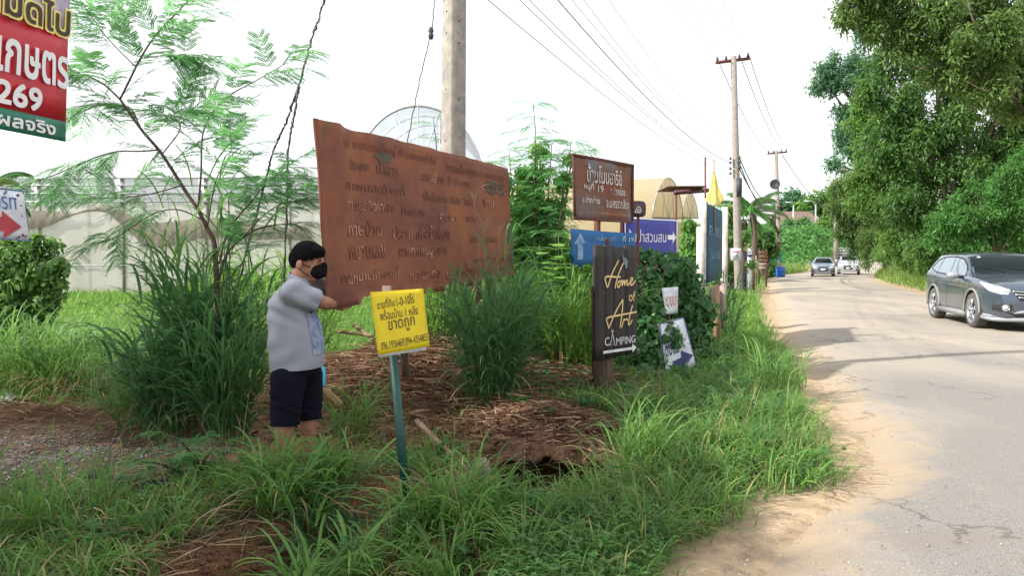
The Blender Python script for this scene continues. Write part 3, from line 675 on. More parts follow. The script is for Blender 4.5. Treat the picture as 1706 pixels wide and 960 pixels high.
m_ = MB(); a = bb.P(.1, .2, -.05); b = bb.P(.97, .2, -.05); m_.tube([a, b], .02, 6); m_.build('rail', M['rust_post'], root)

# ---------------------------------------------------------------- near concrete power pole with stay wires
P0 = at(762, 262, 9.2); base = (P0.x - .075, 9.2, 0)
root = thing('concrete_pole', base, 'thick square concrete power pole rising behind the rusted billboard', 'pole')
m_ = MB(); rot = Matrix.Rotation(R(38), 4, 'Z')
lean = .010
for z0, z1 in ((-.4, 10.2),):
    w0, w1 = .235, .185; V = []
    for z, w in ((z0, w0), (z1, w1)):
        for sx_, sy in ((-1, -1), (-.86, -1), (.86, -1), (1, -1), (1, -.86), (1, .86), (1, 1), (.86, 1), (-.86, 1), (-1, 1), (-1, .86), (-1, -.86)):
            k = .93 if abs(sx_) == 1 and abs(sy) == 1 else 1
            p = rot @ Vector((sx_ * w / 2 * k, sy * w / 2 * k, 0)); V.append((base[0] + p.x + lean * z, base[1] + p.y, z))
    m_.add(V, [(i, (i + 1) % 12, 12 + (i + 1) % 12, 12 + i) for i in range(12)])
    m_.ng.append(list(range(12, 24)))
m_.build('pole_shaft', M['concrete'], root)
for z in (2.75, 3.35, 4.0, 4.25, 4.9):
    for ang in (-52, 38):
        d = Vector((math.cos(R(ang)), math.sin(R(ang)), 0)); d = Matrix.Rotation(0, 3, 'Z') @ d
        if d.y > 0: d = -d if ang == 38 else d
        h = MB(); c_ = Vector((base[0] + lean * z, base[1], z + (.12 if ang == 38 else 0))) + d * .108; h.tube([c_ - d * .02, c_ + d * .002], .011, 8); h.build('bolt_hole', M['hole'], root)
# arms and insulators above the picture where the wires start
for z, ln in ((9.9, 2.2),):
    h = MB(); h.box((base[0] + lean * z, base[1] - .16, z), (ln, .09, .12), Matrix.Rotation(R(-20), 4, 'Z')); h.build('crossarm', M['concrete_dark'], root)
POLE_N = Vector((base[0] + .13, base[1], 0))

def hang(pts_a, pts_b, sag, n=20):
    a, b = Vector(pts_a), Vector(pts_b); out = []
    for i in range(n + 1):
        t = i / n; p = a.lerp(b, t); p.z -= sag * 4 * t * (1 - t); out.append(p)
    return out
# stay wires on the left
def stay(pts, name, label, r, vine=False):
    rt = thing(name, pts[-1], label, 'wire', 'stay wires of the concrete pole')
    P = curve(pts, 14); h = MB(); P = [p + Vector((random.uniform(-1, 1) * .006, 0, 0)) for p in P]; h.tube(P, r, 5); h.build('wire', M['cable'], rt)
    if vine:
        h = MB()
        for k in range(3):
            Q = []
            for i, p in enumerate(P):
                a = i * .9 + k * 2.1; Q.append(p + Vector((math.cos(a) * .008 + random.uniform(-1, 1) * .005, math.sin(a) * .008, random.uniform(-1, 1) * .015)))
            h.tube(Q, [random.uniform(.0025, .006) for _ in Q], 4)
        h.build('dead_vine', mat('dry_vine', (.12, .10, .12), (.06, .05, .06)), rt)
    return rt
stay([at(556, -70, 7), at(540, 0, 7), at(515, 80, 7.0), at(497, 145, 7)], 'stay_wire', 'stay wire wrapped in dead vine, above its fork left of the bent billboard corner', .008, True)
stay([at(497, 145, 7), at(478, 200, 7.1), at(455, 255, 7.2), at(435, 330, 7.4), at(385, 520, 7.8), at(345, 690, 8.2)], 'stay_wire', 'left strand below the fork of the vine-wrapped stay wire', .007, True)
stay([at(497, 145, 7), at(491, 190, 7), at(480, 250, 7.1), at(478, 330, 7.1), at(470, 560, 7.2)], 'stay_wire', 'right strand below the fork of the vine-wrapped stay wire', .006, True)
rt = stay([at(730, -50, 8.4), at(724, 0, 8.4), at(718, 55, 8.4), at(700, 130, 8.4), at(681, 225, 8.4), at(650, 400, 8.4), at(610, 640, 8.4)], 'stay_wire', 'thin stay wire with a small insulator just left of the concrete pole', .006)
h = MB(); p = at(718, 55, 8.4); h.lathe([(.0, -.07), (.022, -.06), (.032, -.02), (.02, 0), (.032, .02), (.022, .06), (0, .07)], tuple(p), 10); h.build('insulator', M['cable'], rt, True)
m_ = MB()

# ---------------------------------------------------------------- generic board on posts
def post_from(p, z1, r, mt, parent, square=None, name='post', sink=.25, tiltx=0):
    x, y = p[0], p[1]; z0 = hz(x, y) - sink; h = MB()
    if square: h.box((x + tiltx * 0, y, (z0 + z1) / 2), (square[0], square[1], z1 - z0))
    else: h.tube([(x, y, z0), (x, y, z1)], r, 10)
    return h.build(name, mt, parent)

# rust / blue-grey sign
tl, bl_ = at(954, 255, 8.6), at(956, 366, 8.6); tr_, br = at(1055, 274, 9.7), at(1054, 372, 9.7)
pk = Plate(tl, tr_, br, bl_, lambda u, v: .008 * np.sin(u * 9 + v * 4))
c0 = pk.P(.44, .5, -.05); root = thing('village_sign', (c0[0], c0[1], 0), 'rusty blue-grey metal sign with white Thai lettering, high on a rusty post', 'sign')
pk.panel('metal_sheet', M['rust_blue'], root, .01, 16, 8, None, True)
pk.frame('rim', M['rust_post'], root, .03, .012, .02)
pk.text('บ้านโนนอารีย์', .21, .60, .78, .88, M['worn_white'], root, d=.014, rows=40)
for tx, u0, v0, u1, v1 in (('หมู่ที่', .16, .46, .31, .61), ('19', .38, .46, .46, .57), ('ต.ปากช่อง', .56, .44, .84, .58), ('อ.ปากช่อง', .11, .27, .41, .38), ('จ.นครราชสีมา', .51, .23, .90, .39)):
    pk.text(tx, u0, v0, u1, v1, M['worn_white'], root, d=.014, rows=30)
pk.text('บ้านไร่เทศบาลตำบลหมูสี', .42, .09, .90, .16, M['orange_text'], root, d=.014, rows=20)
post_from(c0, c0[2] + .3, .045, M['rust_post'], root, (.07, .07))

# old pale blue sign on the same line
tl, bl_ = at(946, 381, 8.5), at(950, 445, 8.5); tr_, br = at(1057, 389, 9.5), at(1054, 432, 9.5)
pk = Plate(tl, tr_, br, bl_, lambda u, v: .02 * np.sin(u * 7 + 1) * v)
c1 = pk.P(.46, .5, -.03); root = thing('faded_blue_sign', (c1[0], c1[1], 0), 'faded light blue metal sign with an upward arrow, below the rusty village sign', 'sign')
def notch(U, V):
    e = .05 * np.sin(U * 31) + .03 * np.sin(U * 73)
    Vn = V + e * (V < .01) * 1.2; Un = np.where(U < .01, .0 + .04 * np.abs(np.sin(V * 9)) + .03 * (V < .2), U); return Vn, Un
pk.panel('metal_sheet', M['old_blue'], root, .006, 30, 6, notch)
pk.poly([(.105, .18), (.185, .18), (.185, .62), (.23, .60), (.145, .92), (.06, .60), (.105, .62)], M['worn_pale_blue'], root, 'arrow', .005)
pk.text('หมู่บ้านโนนอารีย์', .30, .66, .74, .86, M['worn_pale_blue'], root, d=.005, rows=22)
pk.text('ที่ 19', .80, .68, .97, .92, M['worn_white'], root, d=.005, rows=24)
post_from(c1 + np.array([.12, .1, 0]), c1[2] + .1, .03, M['rust_post'], root)

# dark blue sign with white border
tl, bl_ = at(1040, 361, 11.0), at(1040, 430, 11.0); tr_, br = at(1129, 366, 11.9), at(1128, 428, 11.9)
pk = Plate(tl, tr_, br, bl_)
c2 = pk.P(.5, .5, -.04); root = thing('royal_blue_sign', (c2[0], c2[1], 0), 'royal blue rectangular sign with white border, white Thai words and a right arrow', 'sign')
pk.panel('board', M['royal_blue'], root, .02)
pk.frame('border', M['print_white'], root, .022, .004, .003, .006)
pk.text('คุ้มป่าสวนสน', -.0 + .05, .30, .77, .70, M['print_white'], root, d=.006, rows=40)
pk.poly([(.80, .46), (.90, .46), (.90, .36), (.965, .52), (.90, .68), (.90, .58), (.80, .58)], M['print_white'], root, 'arrow', .006)
for u, mt in ((.93, 'red_post'), (.02, 'red_post')):
    p = pk.P(u, .9, -.05); post_from(p, p[2], .03, M[mt], root, (.07, .05))
h = MB(); h.tube([pk.P(.78, -.9, -.12), pk.P(1.12, .5, -.6)], .02, 5); h.build('brace', M['rust_post'], root)

# small maroon sign with a triangle
p = at(1064, 348, 10.6); root = thing('round_cornered_sign', (p.x, 10.6, 0), 'small maroon round-cornered sign with a white triangle, half hidden behind the rusty sign', 'sign')
s_ = .11; pk = Plate(p + Vector((-s_, -.03, s_)), p + Vector((s_, .06, s_)), p + Vector((s_, .06, -s_)), p + Vector((-s_, -.03, -s_)))
pts = [(.5 + .5 * math.copysign(abs(math.cos(a)) ** .5, math.cos(a)), .5 + .5 * math.copysign(abs(math.sin(a)) ** .5, math.sin(a))) for a in [i * math.pi / 12 for i in range(24)]]
f = pk.P(np.array([q[0] for q in pts]), np.array([q[1] for q in pts]), 0); b = pk.P(np.array([q[0] for q in pts]), np.array([q[1] for q in pts]), -.015)
h = MB(); h.poly(np.concatenate([f, b]), [list(range(24)), list(range(24, 48))[::-1]] + [(i, 24 + i, 24 + (i + 1) % 24, (i + 1) % 24) for i in range(24)])
recalc(h.build('board', mat('maroon_paint', (.07, .025, .04), (.05, .02, .03)), root))
pk.strokes([[(.25, .28), (.5, .76), (.75, .28), (.25, .28)], [(.42, .36), (.5, .52), (.58, .36)]], .012, M['letter_white'], root, 'emblem', .003)
post_from((p.x, 10.64), p.z, .02, M['rust_post'], root)

# ---------------------------------------------------------------- dark timber camping sign
tl, bl_ = at(992, 407, 7.0), at(992, 603, 7.0); tr_, br = at(1061, 409, 7.5), at(1061, 590, 7.5)
pk = Plate(tl, tr_, br, bl_)
c3 = pk.P(.3, .1, -.08); root = thing('camping_sign', (c3[0], c3[1], 0), 'dark plank sign with cream script and CAMPING over a white arrow', 'sign')
pl_e = [0, .22, .40, .71, 1.0]; tops = [.995, 1.0, .985, 1.0]; 
for i in range(4):
    u0, u1 = pl_e[i] + (.003 if i else 0), pl_e[i + 1] - (.003 if i < 3 else 0)
    sub = Plate(pk.P(u0, tops[i]), pk.P(u1, tops[i] - .008), pk.P(u1, .004 * i), pk.P(u0, .003))
    sub.panel('plank', M['dark_wood'], root, .028, 3, 8, lambda U, V: (V + .004 * np.sin(U * 9 + 3) * (V > .9), U), d0=.002 * (i % 2))
def Z(zx, zy):
    u = (zx - 52) / 303; top = 32 + 8 * u; bot = 885 - 55 * u; return (u, 1 - (zy - top) / (bot - top))
def ZL(*ls): return [[Z(*q) for q in l] for l in ls]
home = ZL([(209, 152), (196, 178), (170, 228), (148, 290), (132, 348), (124, 330), (115, 295), (112, 275), (122, 266), (150, 264), (190, 270), (222, 268)],
          [(246, 168), (228, 205), (208, 255), (193, 305), (186, 346)],
          [(216, 298), (204, 312), (201, 335), (208, 345), (220, 335), (225, 312), (216, 298), (232, 300), (238, 298)],
          [(240, 294), (234, 340), (246, 305), (256, 290), (254, 336), (266, 300), (276, 286), (272, 325), (280, 330), (292, 312)],
          [(292, 312), (306, 305), (318, 285), (312, 272), (300, 285), (296, 318), (306, 330), (322, 318), (336, 298)])
art = ZL([(140, 640), (165, 580), (200, 500), (240, 436), (243, 440), (238, 520), (222, 636)],
         [(140, 640), (132, 610), (121, 580), (128, 566), (160, 556), (230, 545), (345, 523)],
         [(234, 632), (246, 590), (250, 575), (256, 585), (270, 572), (276, 582)],
         [(314, 478), (300, 530), (286, 590), (284, 620), (296, 612), (312, 585)])
pk.strokes(home, .017, M['cream'], root, 'cream_lettering', .008)
pk.strokes(art, .017, M['cream'], root, 'cream_lettering', .008)
u0, v0 = Z(287, 447); u1, v1 = Z(338, 372); pk.text('of', u0, v0, u1, v1, M['cream'], root, 'cream_lettering', .008, 30)
u0, v0 = Z(112, 772); u1, v1 = Z(145, 706); pk.text('C', u0, v0 + .0, u1, v1, M['letter_white'], root, 'white_lettering', .008, 30)
pk.strokes(ZL([(160, 655), (172, 700), (186, 768)], [(172, 655), (164, 700), (150, 768)]), .009, M['letter_white'], root, 'white_lettering', .008)
pk.strokes(ZL([(158, 728), (180, 726)], [(160, 768), (168, 745), (178, 768)]), .010, mat('dull_red_paint', (.4, .08, .07)), root, 'tepee_emblem', .009)
u0, v0 = Z(194, 765); u1, v1 = Z(338, 693); pk.text('MPING', u0, v0 - .003, u1, v1 + .002, M['letter_white'], root, 'white_lettering', .008, 34)
pk.poly([Z(100, 828), Z(314, 798), Z(316, 818), Z(347, 780), Z(314, 755), Z(313, 778), Z(100, 808)], M['letter_white'], root, 'arrow', .009)
pk.poly([Z(236, 88), Z(248, 128), Z(266, 130), Z(279, 160), Z(272, 210), Z(262, 208), Z(254, 180), Z(242, 160)], mat('slate_blue_paint', (.14, .19, .24)), root, 'bird_emblem', .012)
h = MB(); zt = float(pk.P(.3, .5)[2]); h.box((c3[0] + .02, c3[1] + .03, (zt - .25) / 2 + .0), (.155, .10, zt + .25), Matrix.Rotation(R(20), 4, 'Z')); h.build('post', M['old_wood'], root)

# thin grey metal frame half hidden behind it
p = at(987, 478, 7.7); q = at(990, 592, 7.7)
root = thing('metal_frame', (p.x, 7.7, 0), 'thin grey metal sign frame poking out left of the dark plank sign', 'frame')
h = MB(); h.tube([(p.x, 7.7, p.z), (p.x + .02, 7.7, -.1)], .014, 6); h.build('upright', M['rust_post'], root)
h = MB(); h.tube([(p.x, 7.7, p.z), (p.x + .5, 7.95, p.z)], .012, 6); h.build('rail', M['rust_post'], root)
h = MB(); h.tube([(p.x, 7.7, q.z), (p.x + .5, 7.95, q.z)], .012, 6); h.build('rail', M['rust_post'], root)

# ---------------------------------------------------------------- yellow paper for-sale sign
tl, tr_, br, bl_ = at(617, 487, 4.42), at(705, 481, 4.58), at(716, 577, 4.56), at(630, 592, 4.40)
pk = Plate(tl, tr_, br, bl_)
c4 = pk.P(.45, 0, -.03); root = thing('yellow_paper_sign', (float(at(671, 772, 4.55).x), 4.55, 0), 'yellow hand-lettered for-sale sign on a leaning dark green post', 'sign')
m, t = newmat('yellow_card'); v = vec(t); n = noise(t, 4, 4, v); finish(t, ramp(t, n.outputs[0], [(.3, (.62, .45, .02)), (.42, (.76, .57, .015)), (.7, (.82, .64, .02))]).outputs[0], .5, 0, n.outputs[0], .2, .01, .4, trans=.12)
pk.panel('yellow_card', m, root, .0015, 10, 10, None, True)
bk = Plate(pk.P(.03, .9, -.006), pk.P(.95, .9, -.006), pk.P(.93, -.055, -.006), pk.P(.02, -.035, -.006)); bk.panel('backing_board', M['sign_white'], root, .006)
for tx, u0, v0, u1, v1 in (('ขายที่ดิน', .09, .72, .42, .90), ('1-0-10ไร่', .46, .74, .80, .92), ('พร้อมบ้าน 1 หลัง', .12, .54, .84, .71), ('ขาดถูก', .25, .30, .76, .52), ('096.1936469,094-4354855', .07, .05, .985, .20)):
    # each hand-written line drifts upwards, as on the card
    sub = Plate(pk.P(u0, v1 - .01, .0), pk.P(u1, v1 + .025, .0), pk.P(u1, v0 + .03, .0), pk.P(u0, v0 - .005, .0))
    sub.text(tx, 0, 0, 1, 1, M['black_ink'], root, 'handwriting', .004, 34)
a_, b_ = at(655, 592, 4.6), at(673, 790, 4.55)
h = MB(); d = (b_ - a_).normalized(); h.tube([a_ - d * .12, b_ + d * .35], .027, 10); h.build('post', M['green_post'], root, True)
h = MB(); a2 = at(645, 478, 4.52); b2 = at(650, 572, 4.6); h.box((a2 + b2) / 2, (.055, .02, (a2 - b2).length), Matrix.Rotation(R(-3), 4, 'Y')); h.build('batten', M['grey_wood'], root)
h = MB(); a2 = at(672, 560, 4.66); b2 = at(676, 628, 4.66); h.box((a2 + b2) / 2, (.045, .03, (a2 - b2).length), Matrix.Rotation(R(-4), 4, 'Y')); h.build('batten', M['old_wood'], root)

# ---------------------------------------------------------------- fallen white sign, small orange-lettered sign
tl, tr_, br, bl_ = at(1098, 539, 9.35), at(1139, 529, 9.65), at(1162, 610, 9.6), at(1110, 640, 9.3)
pk = Plate(tl, tr_, br, bl_)
root = thing('fallen_white_sign', tuple(bl_), 'tilted white board with a navy arrow leaning in the creeper', 'sign')
pk.panel('board', M['sign_white'], root, .02)
pk.frame('rim', M['navy'], root, .012, .004, .01)
sub = Plate(pk.P(.10, .82, 0), pk.P(.62, .82, 0), pk.P(.55, .40, 0), pk.P(.08, .42, 0)); sub.text('ลับแล', 0, 0, 1, 1, M['navy'], root, d=.004, rows=30)
pk.poly([(.25, .10), (.55, .14), (.50, .03), (.95, .24), (.60, .42), (.58, .30), (.28, .30)], M['navy'], root, 'arrow', .005)
h = MB(); pp = pk.P(.5, .9, -.08); h.tube([(pp[0], pp[1] + .25, hz(pp[0], pp[1]) - .2), tuple(pp)], .02, 6); h.build('prop', M['old_wood'], root)
tl, tr_, br, bl_ = at(1103, 480, 10.2), at(1130, 478, 10.4), at(1129, 522, 10.4), at(1110, 524, 10.2)
pk = Plate(tl, tr_, br, bl_); cc = pk.P(.5, .5, -.03)
root = thing('orange_lettered_sign', (cc[0], cc[1], 0), 'small white board with orange Thai letters caught in the creeper', 'sign')
pk.panel('board', M['sign_white'], root, .015)
pk.text('หายนา', .12, .32, .95, .66, M['orange_text'], root, d=.004, rows=26)
post_from((cc[0], cc[1] + .02), cc[2], .02, M['old_wood'], root)

# ---------------------------------------------------------------- white posts carrying the dark teal board, flag and rod
root = thing('roadside_board', tuple(at(1168, 585, 12.2)), 'dark teal board seen edge-on between pale square concrete posts', 'sign'); root.location.z = 0
x0 = root.location.x
q0 = at(1159.5, 585, 12.2).x; q1 = at(1175.5, 585, 12.2).x
h = MB(); zt = at(0, 378, 12.2).z; h.box(((q0 + q1) / 2 - .01, 12.25, zt / 2 - .1), ((q1 - q0) * .8, .14, zt + .2), Matrix.Rotation(R(-12), 4, 'Z')); h.build('post', M['white_post'], root)
h = MB(); zt2 = at(0, 330, 12.35).z; xx = at(1172.5, 400, 12.4).x; h.box((xx, 12.42, zt2 / 2 - .1), (.085, .12, zt2 + .2), Matrix.Rotation(R(-12), 4, 'Z')); h.build('post', M['white_post'], root)
xx = at(1208, 400, 14.9).x; h = MB(); zt3 = at(0, 345, 14.9).z; h.box((xx, 14.95, zt3 / 2 - .1), (.12, .16, zt3 + .2), Matrix.Rotation(R(-12), 4, 'Z')); h.build('post', M['white_post'], root)
tl, bl_ = at(1177, 338, 12.5), at(1177, 473, 12.5); tr_, br = at(1204, 352, 14.8), at(1203, 463, 14.8)
pk = Plate(tl, tr_, br, bl_); pk.panel('board', M['dark_teal'], root, .03)
pk.text('สวนอาหาร', .15, .60, .85, .74, M['worn_pale_blue'], root, d=.005, rows=24); pk.text('ริมธาร', .22, .30, .78, .42, M['worn_pale_blue'], root, d=.005, rows=24)
h = MB(); p = at(1160, 476, 12.1); q = at(1182, 475, 12.15); h.tube([p, q], .012, 5); h.build('tie_wire', M['cable'], root)
p = at(1175, 262, 12.4); q = at(1175.5, 345, 12.4); rod = thing('steel_rod', tuple(q), 'thin dark steel rod standing up above the pale post beside the yellow flag', 'rod')
h = MB(); h.tube([p, q - Vector((0, 0, .5))], .014, 6); h.build('rod', M['rust_post'], rod)

def flag(px, py0, py1, Y, wpx, name, label):
    "a limp flag hanging round its staff as a folded cone"
    top, bot = at(px, py0, Y), at(px + 2, py1, Y); hgt_ = top.z - bot.z; wd = wpx / FPX * Y / 2
    rt = thing(name, (bot.x, Y, bot.z), label, 'flag')
    h = MB(); n = 36; rows = 16; V = []
    for j in range(rows + 1):
        tt = j / rows; rr = wd * (.08 + .92 * tt ** 1.25) * (1 + .12 * math.sin(tt * 9))
        for k in range(n):
            a = 2 * math.pi * k / n; q = rr * (1 + .28 * math.cos(a * 5 + tt * 2.5) + .1 * math.sin(a * 9 + tt * 4)); V.append((top.x + (bot.x - top.x) * tt + q * math.cos(a), Y + q * .5 * math.sin(a), top.z - hgt_ * tt + .35 * wd * math.cos(2 * a + .6) * tt ** 2))
    h.add(V, [(j * n + k, j * n + (k + 1) % n, (j + 1) * n + (k + 1) % n, (j + 1) * n + k) for j in range(rows) for k in range(n)])
    h.build('cloth', M['flag_yellow'], rt, True)
    h = MB(); h.tube([(top.x, Y, top.z + hgt_ * .3), (bot.x, Y, bot.z - hgt_ * .9)], .012, 6); h.build('staff', M['grey_wood'], rt)
    return rt
flag(1189, 282, 338, 13.4, 23, 'yellow_flag', 'limp bright yellow flag on a thin staff above the dark teal board')

# weathered planks standing against the verge
def slab(pts, Y, th, mt, parent, name='plank'):
    f = [at(x, y, Y) for x, y in pts]; k = len(f); h = MB(); b = [p + Vector((.02, th, 0)) for p in f]
    h.poly([tuple(p) for p in f + b], [list(range(k)), list(range(k, 2 * k))[::-1]] + [(i, k + i, k + (i + 1) % k, (i + 1) % k) for i in range(k)]); return recalc(h.build(name, mt, parent))
root = thing('plank_stack', tuple(at(1195, 582, 11.9)), 'split weathered planks standing beside the pale posts at the verge', 'planks'); root.location.z = 0
M['peeling'] = rustmat('peeling_painted_wood', (.30, .24, .19), (.18, .11, .08), (.36, .31, .26), (.10, .07, .05), .6)
M['tan_wood'] = mat('tan_split_wood', (.42, .27, .15), (.2, .12, .07), 4, .9, bump=.9, stretch=(10, 10, 1), bdist=.01)
slab([(1182, 480), (1190, 476), (1190, 520), (1189, 560), (1185, 520)], 12.1, .08, M['peeling'], root)
slab([(1190, 474), (1198, 474), (1200, 520), (1203, 575), (1197, 596), (1188, 560), (1189, 520)], 11.9, .08, M['tan_wood'], root)
slab([(1199, 477), (1210, 472), (1210, 500), (1209, 544), (1203, 548), (1200, 520)], 12.2, .1, M['peeling'], root)
for i, (a, b) in enumerate(((1200, 474), (1201, 471))):
    h = MB(); h.box(at(a + 5, b, 12.35 + .1 * i), (.12, .25, .02), Matrix.Rotation(R(20), 4, 'Y')); h.build('plank', M['white_post'], root)
# ---------------------------------------------------------------- far power poles
def power_pole(px0, py_base, px1, py_top, Y, w0, w1, label, arm_px, armtilt=0):
    b = at(px0, py_base, Y); t = at(px1, py_top, Y)
    rt = thing('power_pole', (b.x, Y, hz(b.x, Y)), label, 'pole')
    h = MB(); z0 = rt.location.z - .3; V = []
    for z, w, x in ((z0, w0, b.x), (t.z + .12, w1, t.x)):
        V += [(x - w / 2, Y - w / 2.6, z), (x + w / 2, Y - w / 2.6, z), (x + w / 2, Y + w / 2.6, z), (x - w / 2, Y + w / 2.6, z)]
    h.add(V, [(0, 1, 5, 4), (1, 2, 6, 5), (2, 3, 7, 6), (3, 0, 4, 7), (4, 5, 6, 7)]); h.build('pole_shaft', M['concrete'], rt)
    ax0, ay0, ax1, ay1 = arm_px; p, q = at(ax0, ay0, Y - .2), at(ax1, ay1, Y + .3); c = (p + q) / 2; L = (q - p).length
    h = MB(); d = (q - p).normalized(); rot = d.to_track_quat('X', 'Z').to_matrix(); h.box(c, (L, .1, .12), rot); h.build('crossarm', M['rust_post'], rt)
    for k in (.04, .3, .7, .96):
        c2 = p.lerp(q, k); h = MB(); h.lathe([(0, .0), (.05, .01), (.06, .07), (.03, .1), (.05, .13), (0, .17)], (c2.x, c2.y, c2.z + .06), 8); h.build('insulator', M['cable'], rt, True)
    return rt
ppA = power_pole(1231, 489, 1222, 98, 32, .30, .2, 'tall concrete power pole behind the yellow flag, with spool insulators halfway up', (1193, 104, 1248, 97))
for i, (x, y) in enumerate(((1217, 264), (1217, 271), (1217, 281), (1217, 289), (1232, 262), (1232, 270), (1232, 279))):
    p = at(x, y, 31.9); h = MB(); h.lathe([(0, -.06), (.06, -.05), (.035, 0), (.06, .05), (0, .06)], tuple(p), 8); h.build('spool_insulator', M['cable'], ppA, True)
h = MB(); p = at(1231, 312, 31.9); h.box(p, (.2, .2, .75)); h.build('switch_box', M['cable'], ppA)
h = MB(); p = at(1226, 424, 31.6); h.box(p, (.42, .03, .5)); bd = h.build('notice_board', M['sign_white'], ppA)
pk = Plate(at(1218.5, 416, 31.55), at(1233, 416, 31.55), at(1233, 433, 31.55), at(1218.5, 433, 31.55))
pk.text('ห้ามทิ้ง', .14, .22, .86, .55, M['navy'], ppA, d=.01, rows=18); pk.poly([(.1, .72), (.9, .72), (.9, .86), (.1, .86)], M['arrow_red'], ppA, 'printed_band', .01)
ppB = power_pole(1299, 462, 1293, 253, 58, .28, .2, 'distant concrete power pole with a loudspeaker, standing behind the blue barrel', (1279, 256, 1311, 253))
p = at(1291, 307, 57.7); h = MB(); h.lathe([(.08, -.35), (.1, -.1), (.2, .05), (.38, .12), (.36, .13), (.12, .0), (0, .0)], (0, 0, 0), 16, 'y'); o = h.build('loudspeaker', M['cable'], None, True)
o.parent = ppB; o.location = p - Vector(ppB.location); o.rotation_euler = (R(180), 0, R(-20))
for y in (345, 386, 405): h = MB(); p = at(1298, y, 57.9); h.box(p, (.34, .3, .12)); h.build('band', M['rust_post'], ppB)
p = at(1392, 432, 92); q = at(1392, 352, 92); rt = thing('concrete_pole', (p.x, 92, hz(p.x, 92)), 'pale concrete pole on the green slope just left of the pickup truck', 'pole')
h = MB(); h.box((p.x, 92, (q.z + rt.location.z) / 2 - .2), (.42, .42, q.z - rt.location.z + .6)); h.build('pole_shaft', M['concrete'], rt)
h = MB(); h.box((p.x, 92, q.z), (1.4, .2, .2)); h.build('crossarm', M['concrete_dark'], rt)
p = at(1430, 425, 100); q = at(1430, 366, 100); rt = thing('concrete_pole', (p.x, 100, hz(p.x, 100)), 'short pale pole showing between the pickup cage and the right-hand bushes', 'pole')
h = MB(); h.box((p.x, 100, (q.z + rt.location.z) / 2 - .2), (.4, .4, q.z - rt.location.z + .6)); h.build('pole_shaft', M['concrete'], rt)

# street lamps on the hilltop
for i, (x, yb, yt, arm, lab) in enumerate(((1322, 372, 342, -8, 'left street lamp with its arm over the brown-roofed house'), (1359, 375, 340, -14, 'right street lamp with a long arm above the green hill'))):
    Yd = 128; b = at(x, yb, Yd); t_ = at(x, yt, Yd); e = at(x + arm, yt - 5, Yd - 1)
    rt = thing('street_lamp', (b.x, Yd, hz(b.x, Yd)), lab, 'street lamp', 'street lamps on the hill')
    h = MB(); h.tube([(b.x, Yd, hz(b.x, Yd) - .3), t_], .12, 6); h.build('post', M['steel'], rt)
    h = MB(); h.tube(curve([t_, t_.lerp(e, .5) + Vector((0, 0, .2)), e], 4), .07, 5); h.build('arm', M['steel'], rt)
    h = MB(); h.box(e, (.9, .3, .16)); h.build('lamp_head', M['sign_white'], rt)

# ---------------------------------------------------------------- wires, each its own thing
def wire(a, b, sag, label, r=.011, n=28):
    P = hang(a, b, sag, n); rt = MB(); rt.tube(P, r, 4, caps=False); o = rt.build('overhead_wire', M['cable_far'])
    return tag(o, label, 'wire', 'overhead wires between the power poles')
topA = [at(1217, y, 31.9) for y in (264, 271, 281, 289)]
px_n = POLE_N
low = [(4.55, .35, .0), (4.85, .4, .1), (5.15, .45, -.05), (5.5, .5, .1), (5.9, .5, 0), (6.1, .6, .12), (6.9, .7, .05)]
tgt = [topA[3], topA[2], topA[2] + Vector((0, 0, .05)), topA[1], topA[0], topA[0] + Vector((0, 0, .08)), at(1222, 240, 31.9)]
for i, ((z, sg, dx), tg) in enumerate(zip(low, tgt)):
    wire((px_n.x + dx, 9.25, z + .25), tg, sg, ['lowest low-voltage wire running from the near pole to the tall pole', 'second lowest wire of the fan leading to the tall pole', 'third wire up in the fan leading to the tall pole', 'fourth wire up, in the middle of the fan to the tall pole', 'fifth wire up in the fan leading to the tall pole', 'sixth wire up, doubled close to the fifth', 'topmost thin wire of the fan leading to the tall pole'][i], .0065 if i != 3 else .011)
armA = [at(1194, 103, 31.8), at(1208, 101, 31.9), at(1232, 99, 32), at(1247, 97, 32.2)]
armB = [at(1280, 256, 57.8), at(1287, 255, 57.9), at(1303, 254, 58), at(1311, 253, 58.2)]
for i in range(4):
    wire((px_n.x - 1.0 + i * .66, 9.3, 9.98), armA[i] + Vector((0, 0, .2)), .45, ['leftmost high wire reaching the crossarm of the tall pole', 'second high wire reaching the crossarm of the tall pole', 'third high wire reaching the crossarm of the tall pole', 'rightmost high wire reaching the crossarm of the tall pole'][i], .008)
    if i != 1: wire(armA[i] + Vector((0, 0, .2)), armB[i] + Vector((0, 0, .2)), .5, ['left high wire between the tall pole and the far loudspeaker pole', '', 'middle high wire between the tall pole and the far loudspeaker pole', 'right high wire between the tall pole and the far loudspeaker pole'][i], .02)
for i, (ya, yb_, s_) in enumerate(((263, 330, 1.0), (272, 338, 1.2), (281, 346, .8))):
    wire(at(1232, ya, 32), at(1297, yb_, 58), s_, ['upper low wire sagging from the tall pole to the far pole', 'middle low wire sagging from the tall pole to the far pole', 'lower low wire sagging from the tall pole to the far pole'][i], .03)
for i in range(2):
    wire(at(1303, 256 + 3 * i, 58), at(1391, 353 + i * 3, 92), .8, ['upper wire from the far pole towards the hill', 'lower wire from the far pole towards the hill'][i], .025)
wire(at(1299, 375, 58), at(1359, 345, 127), 1.2, 'lone wire climbing from the far pole to the hilltop lamps', .035)

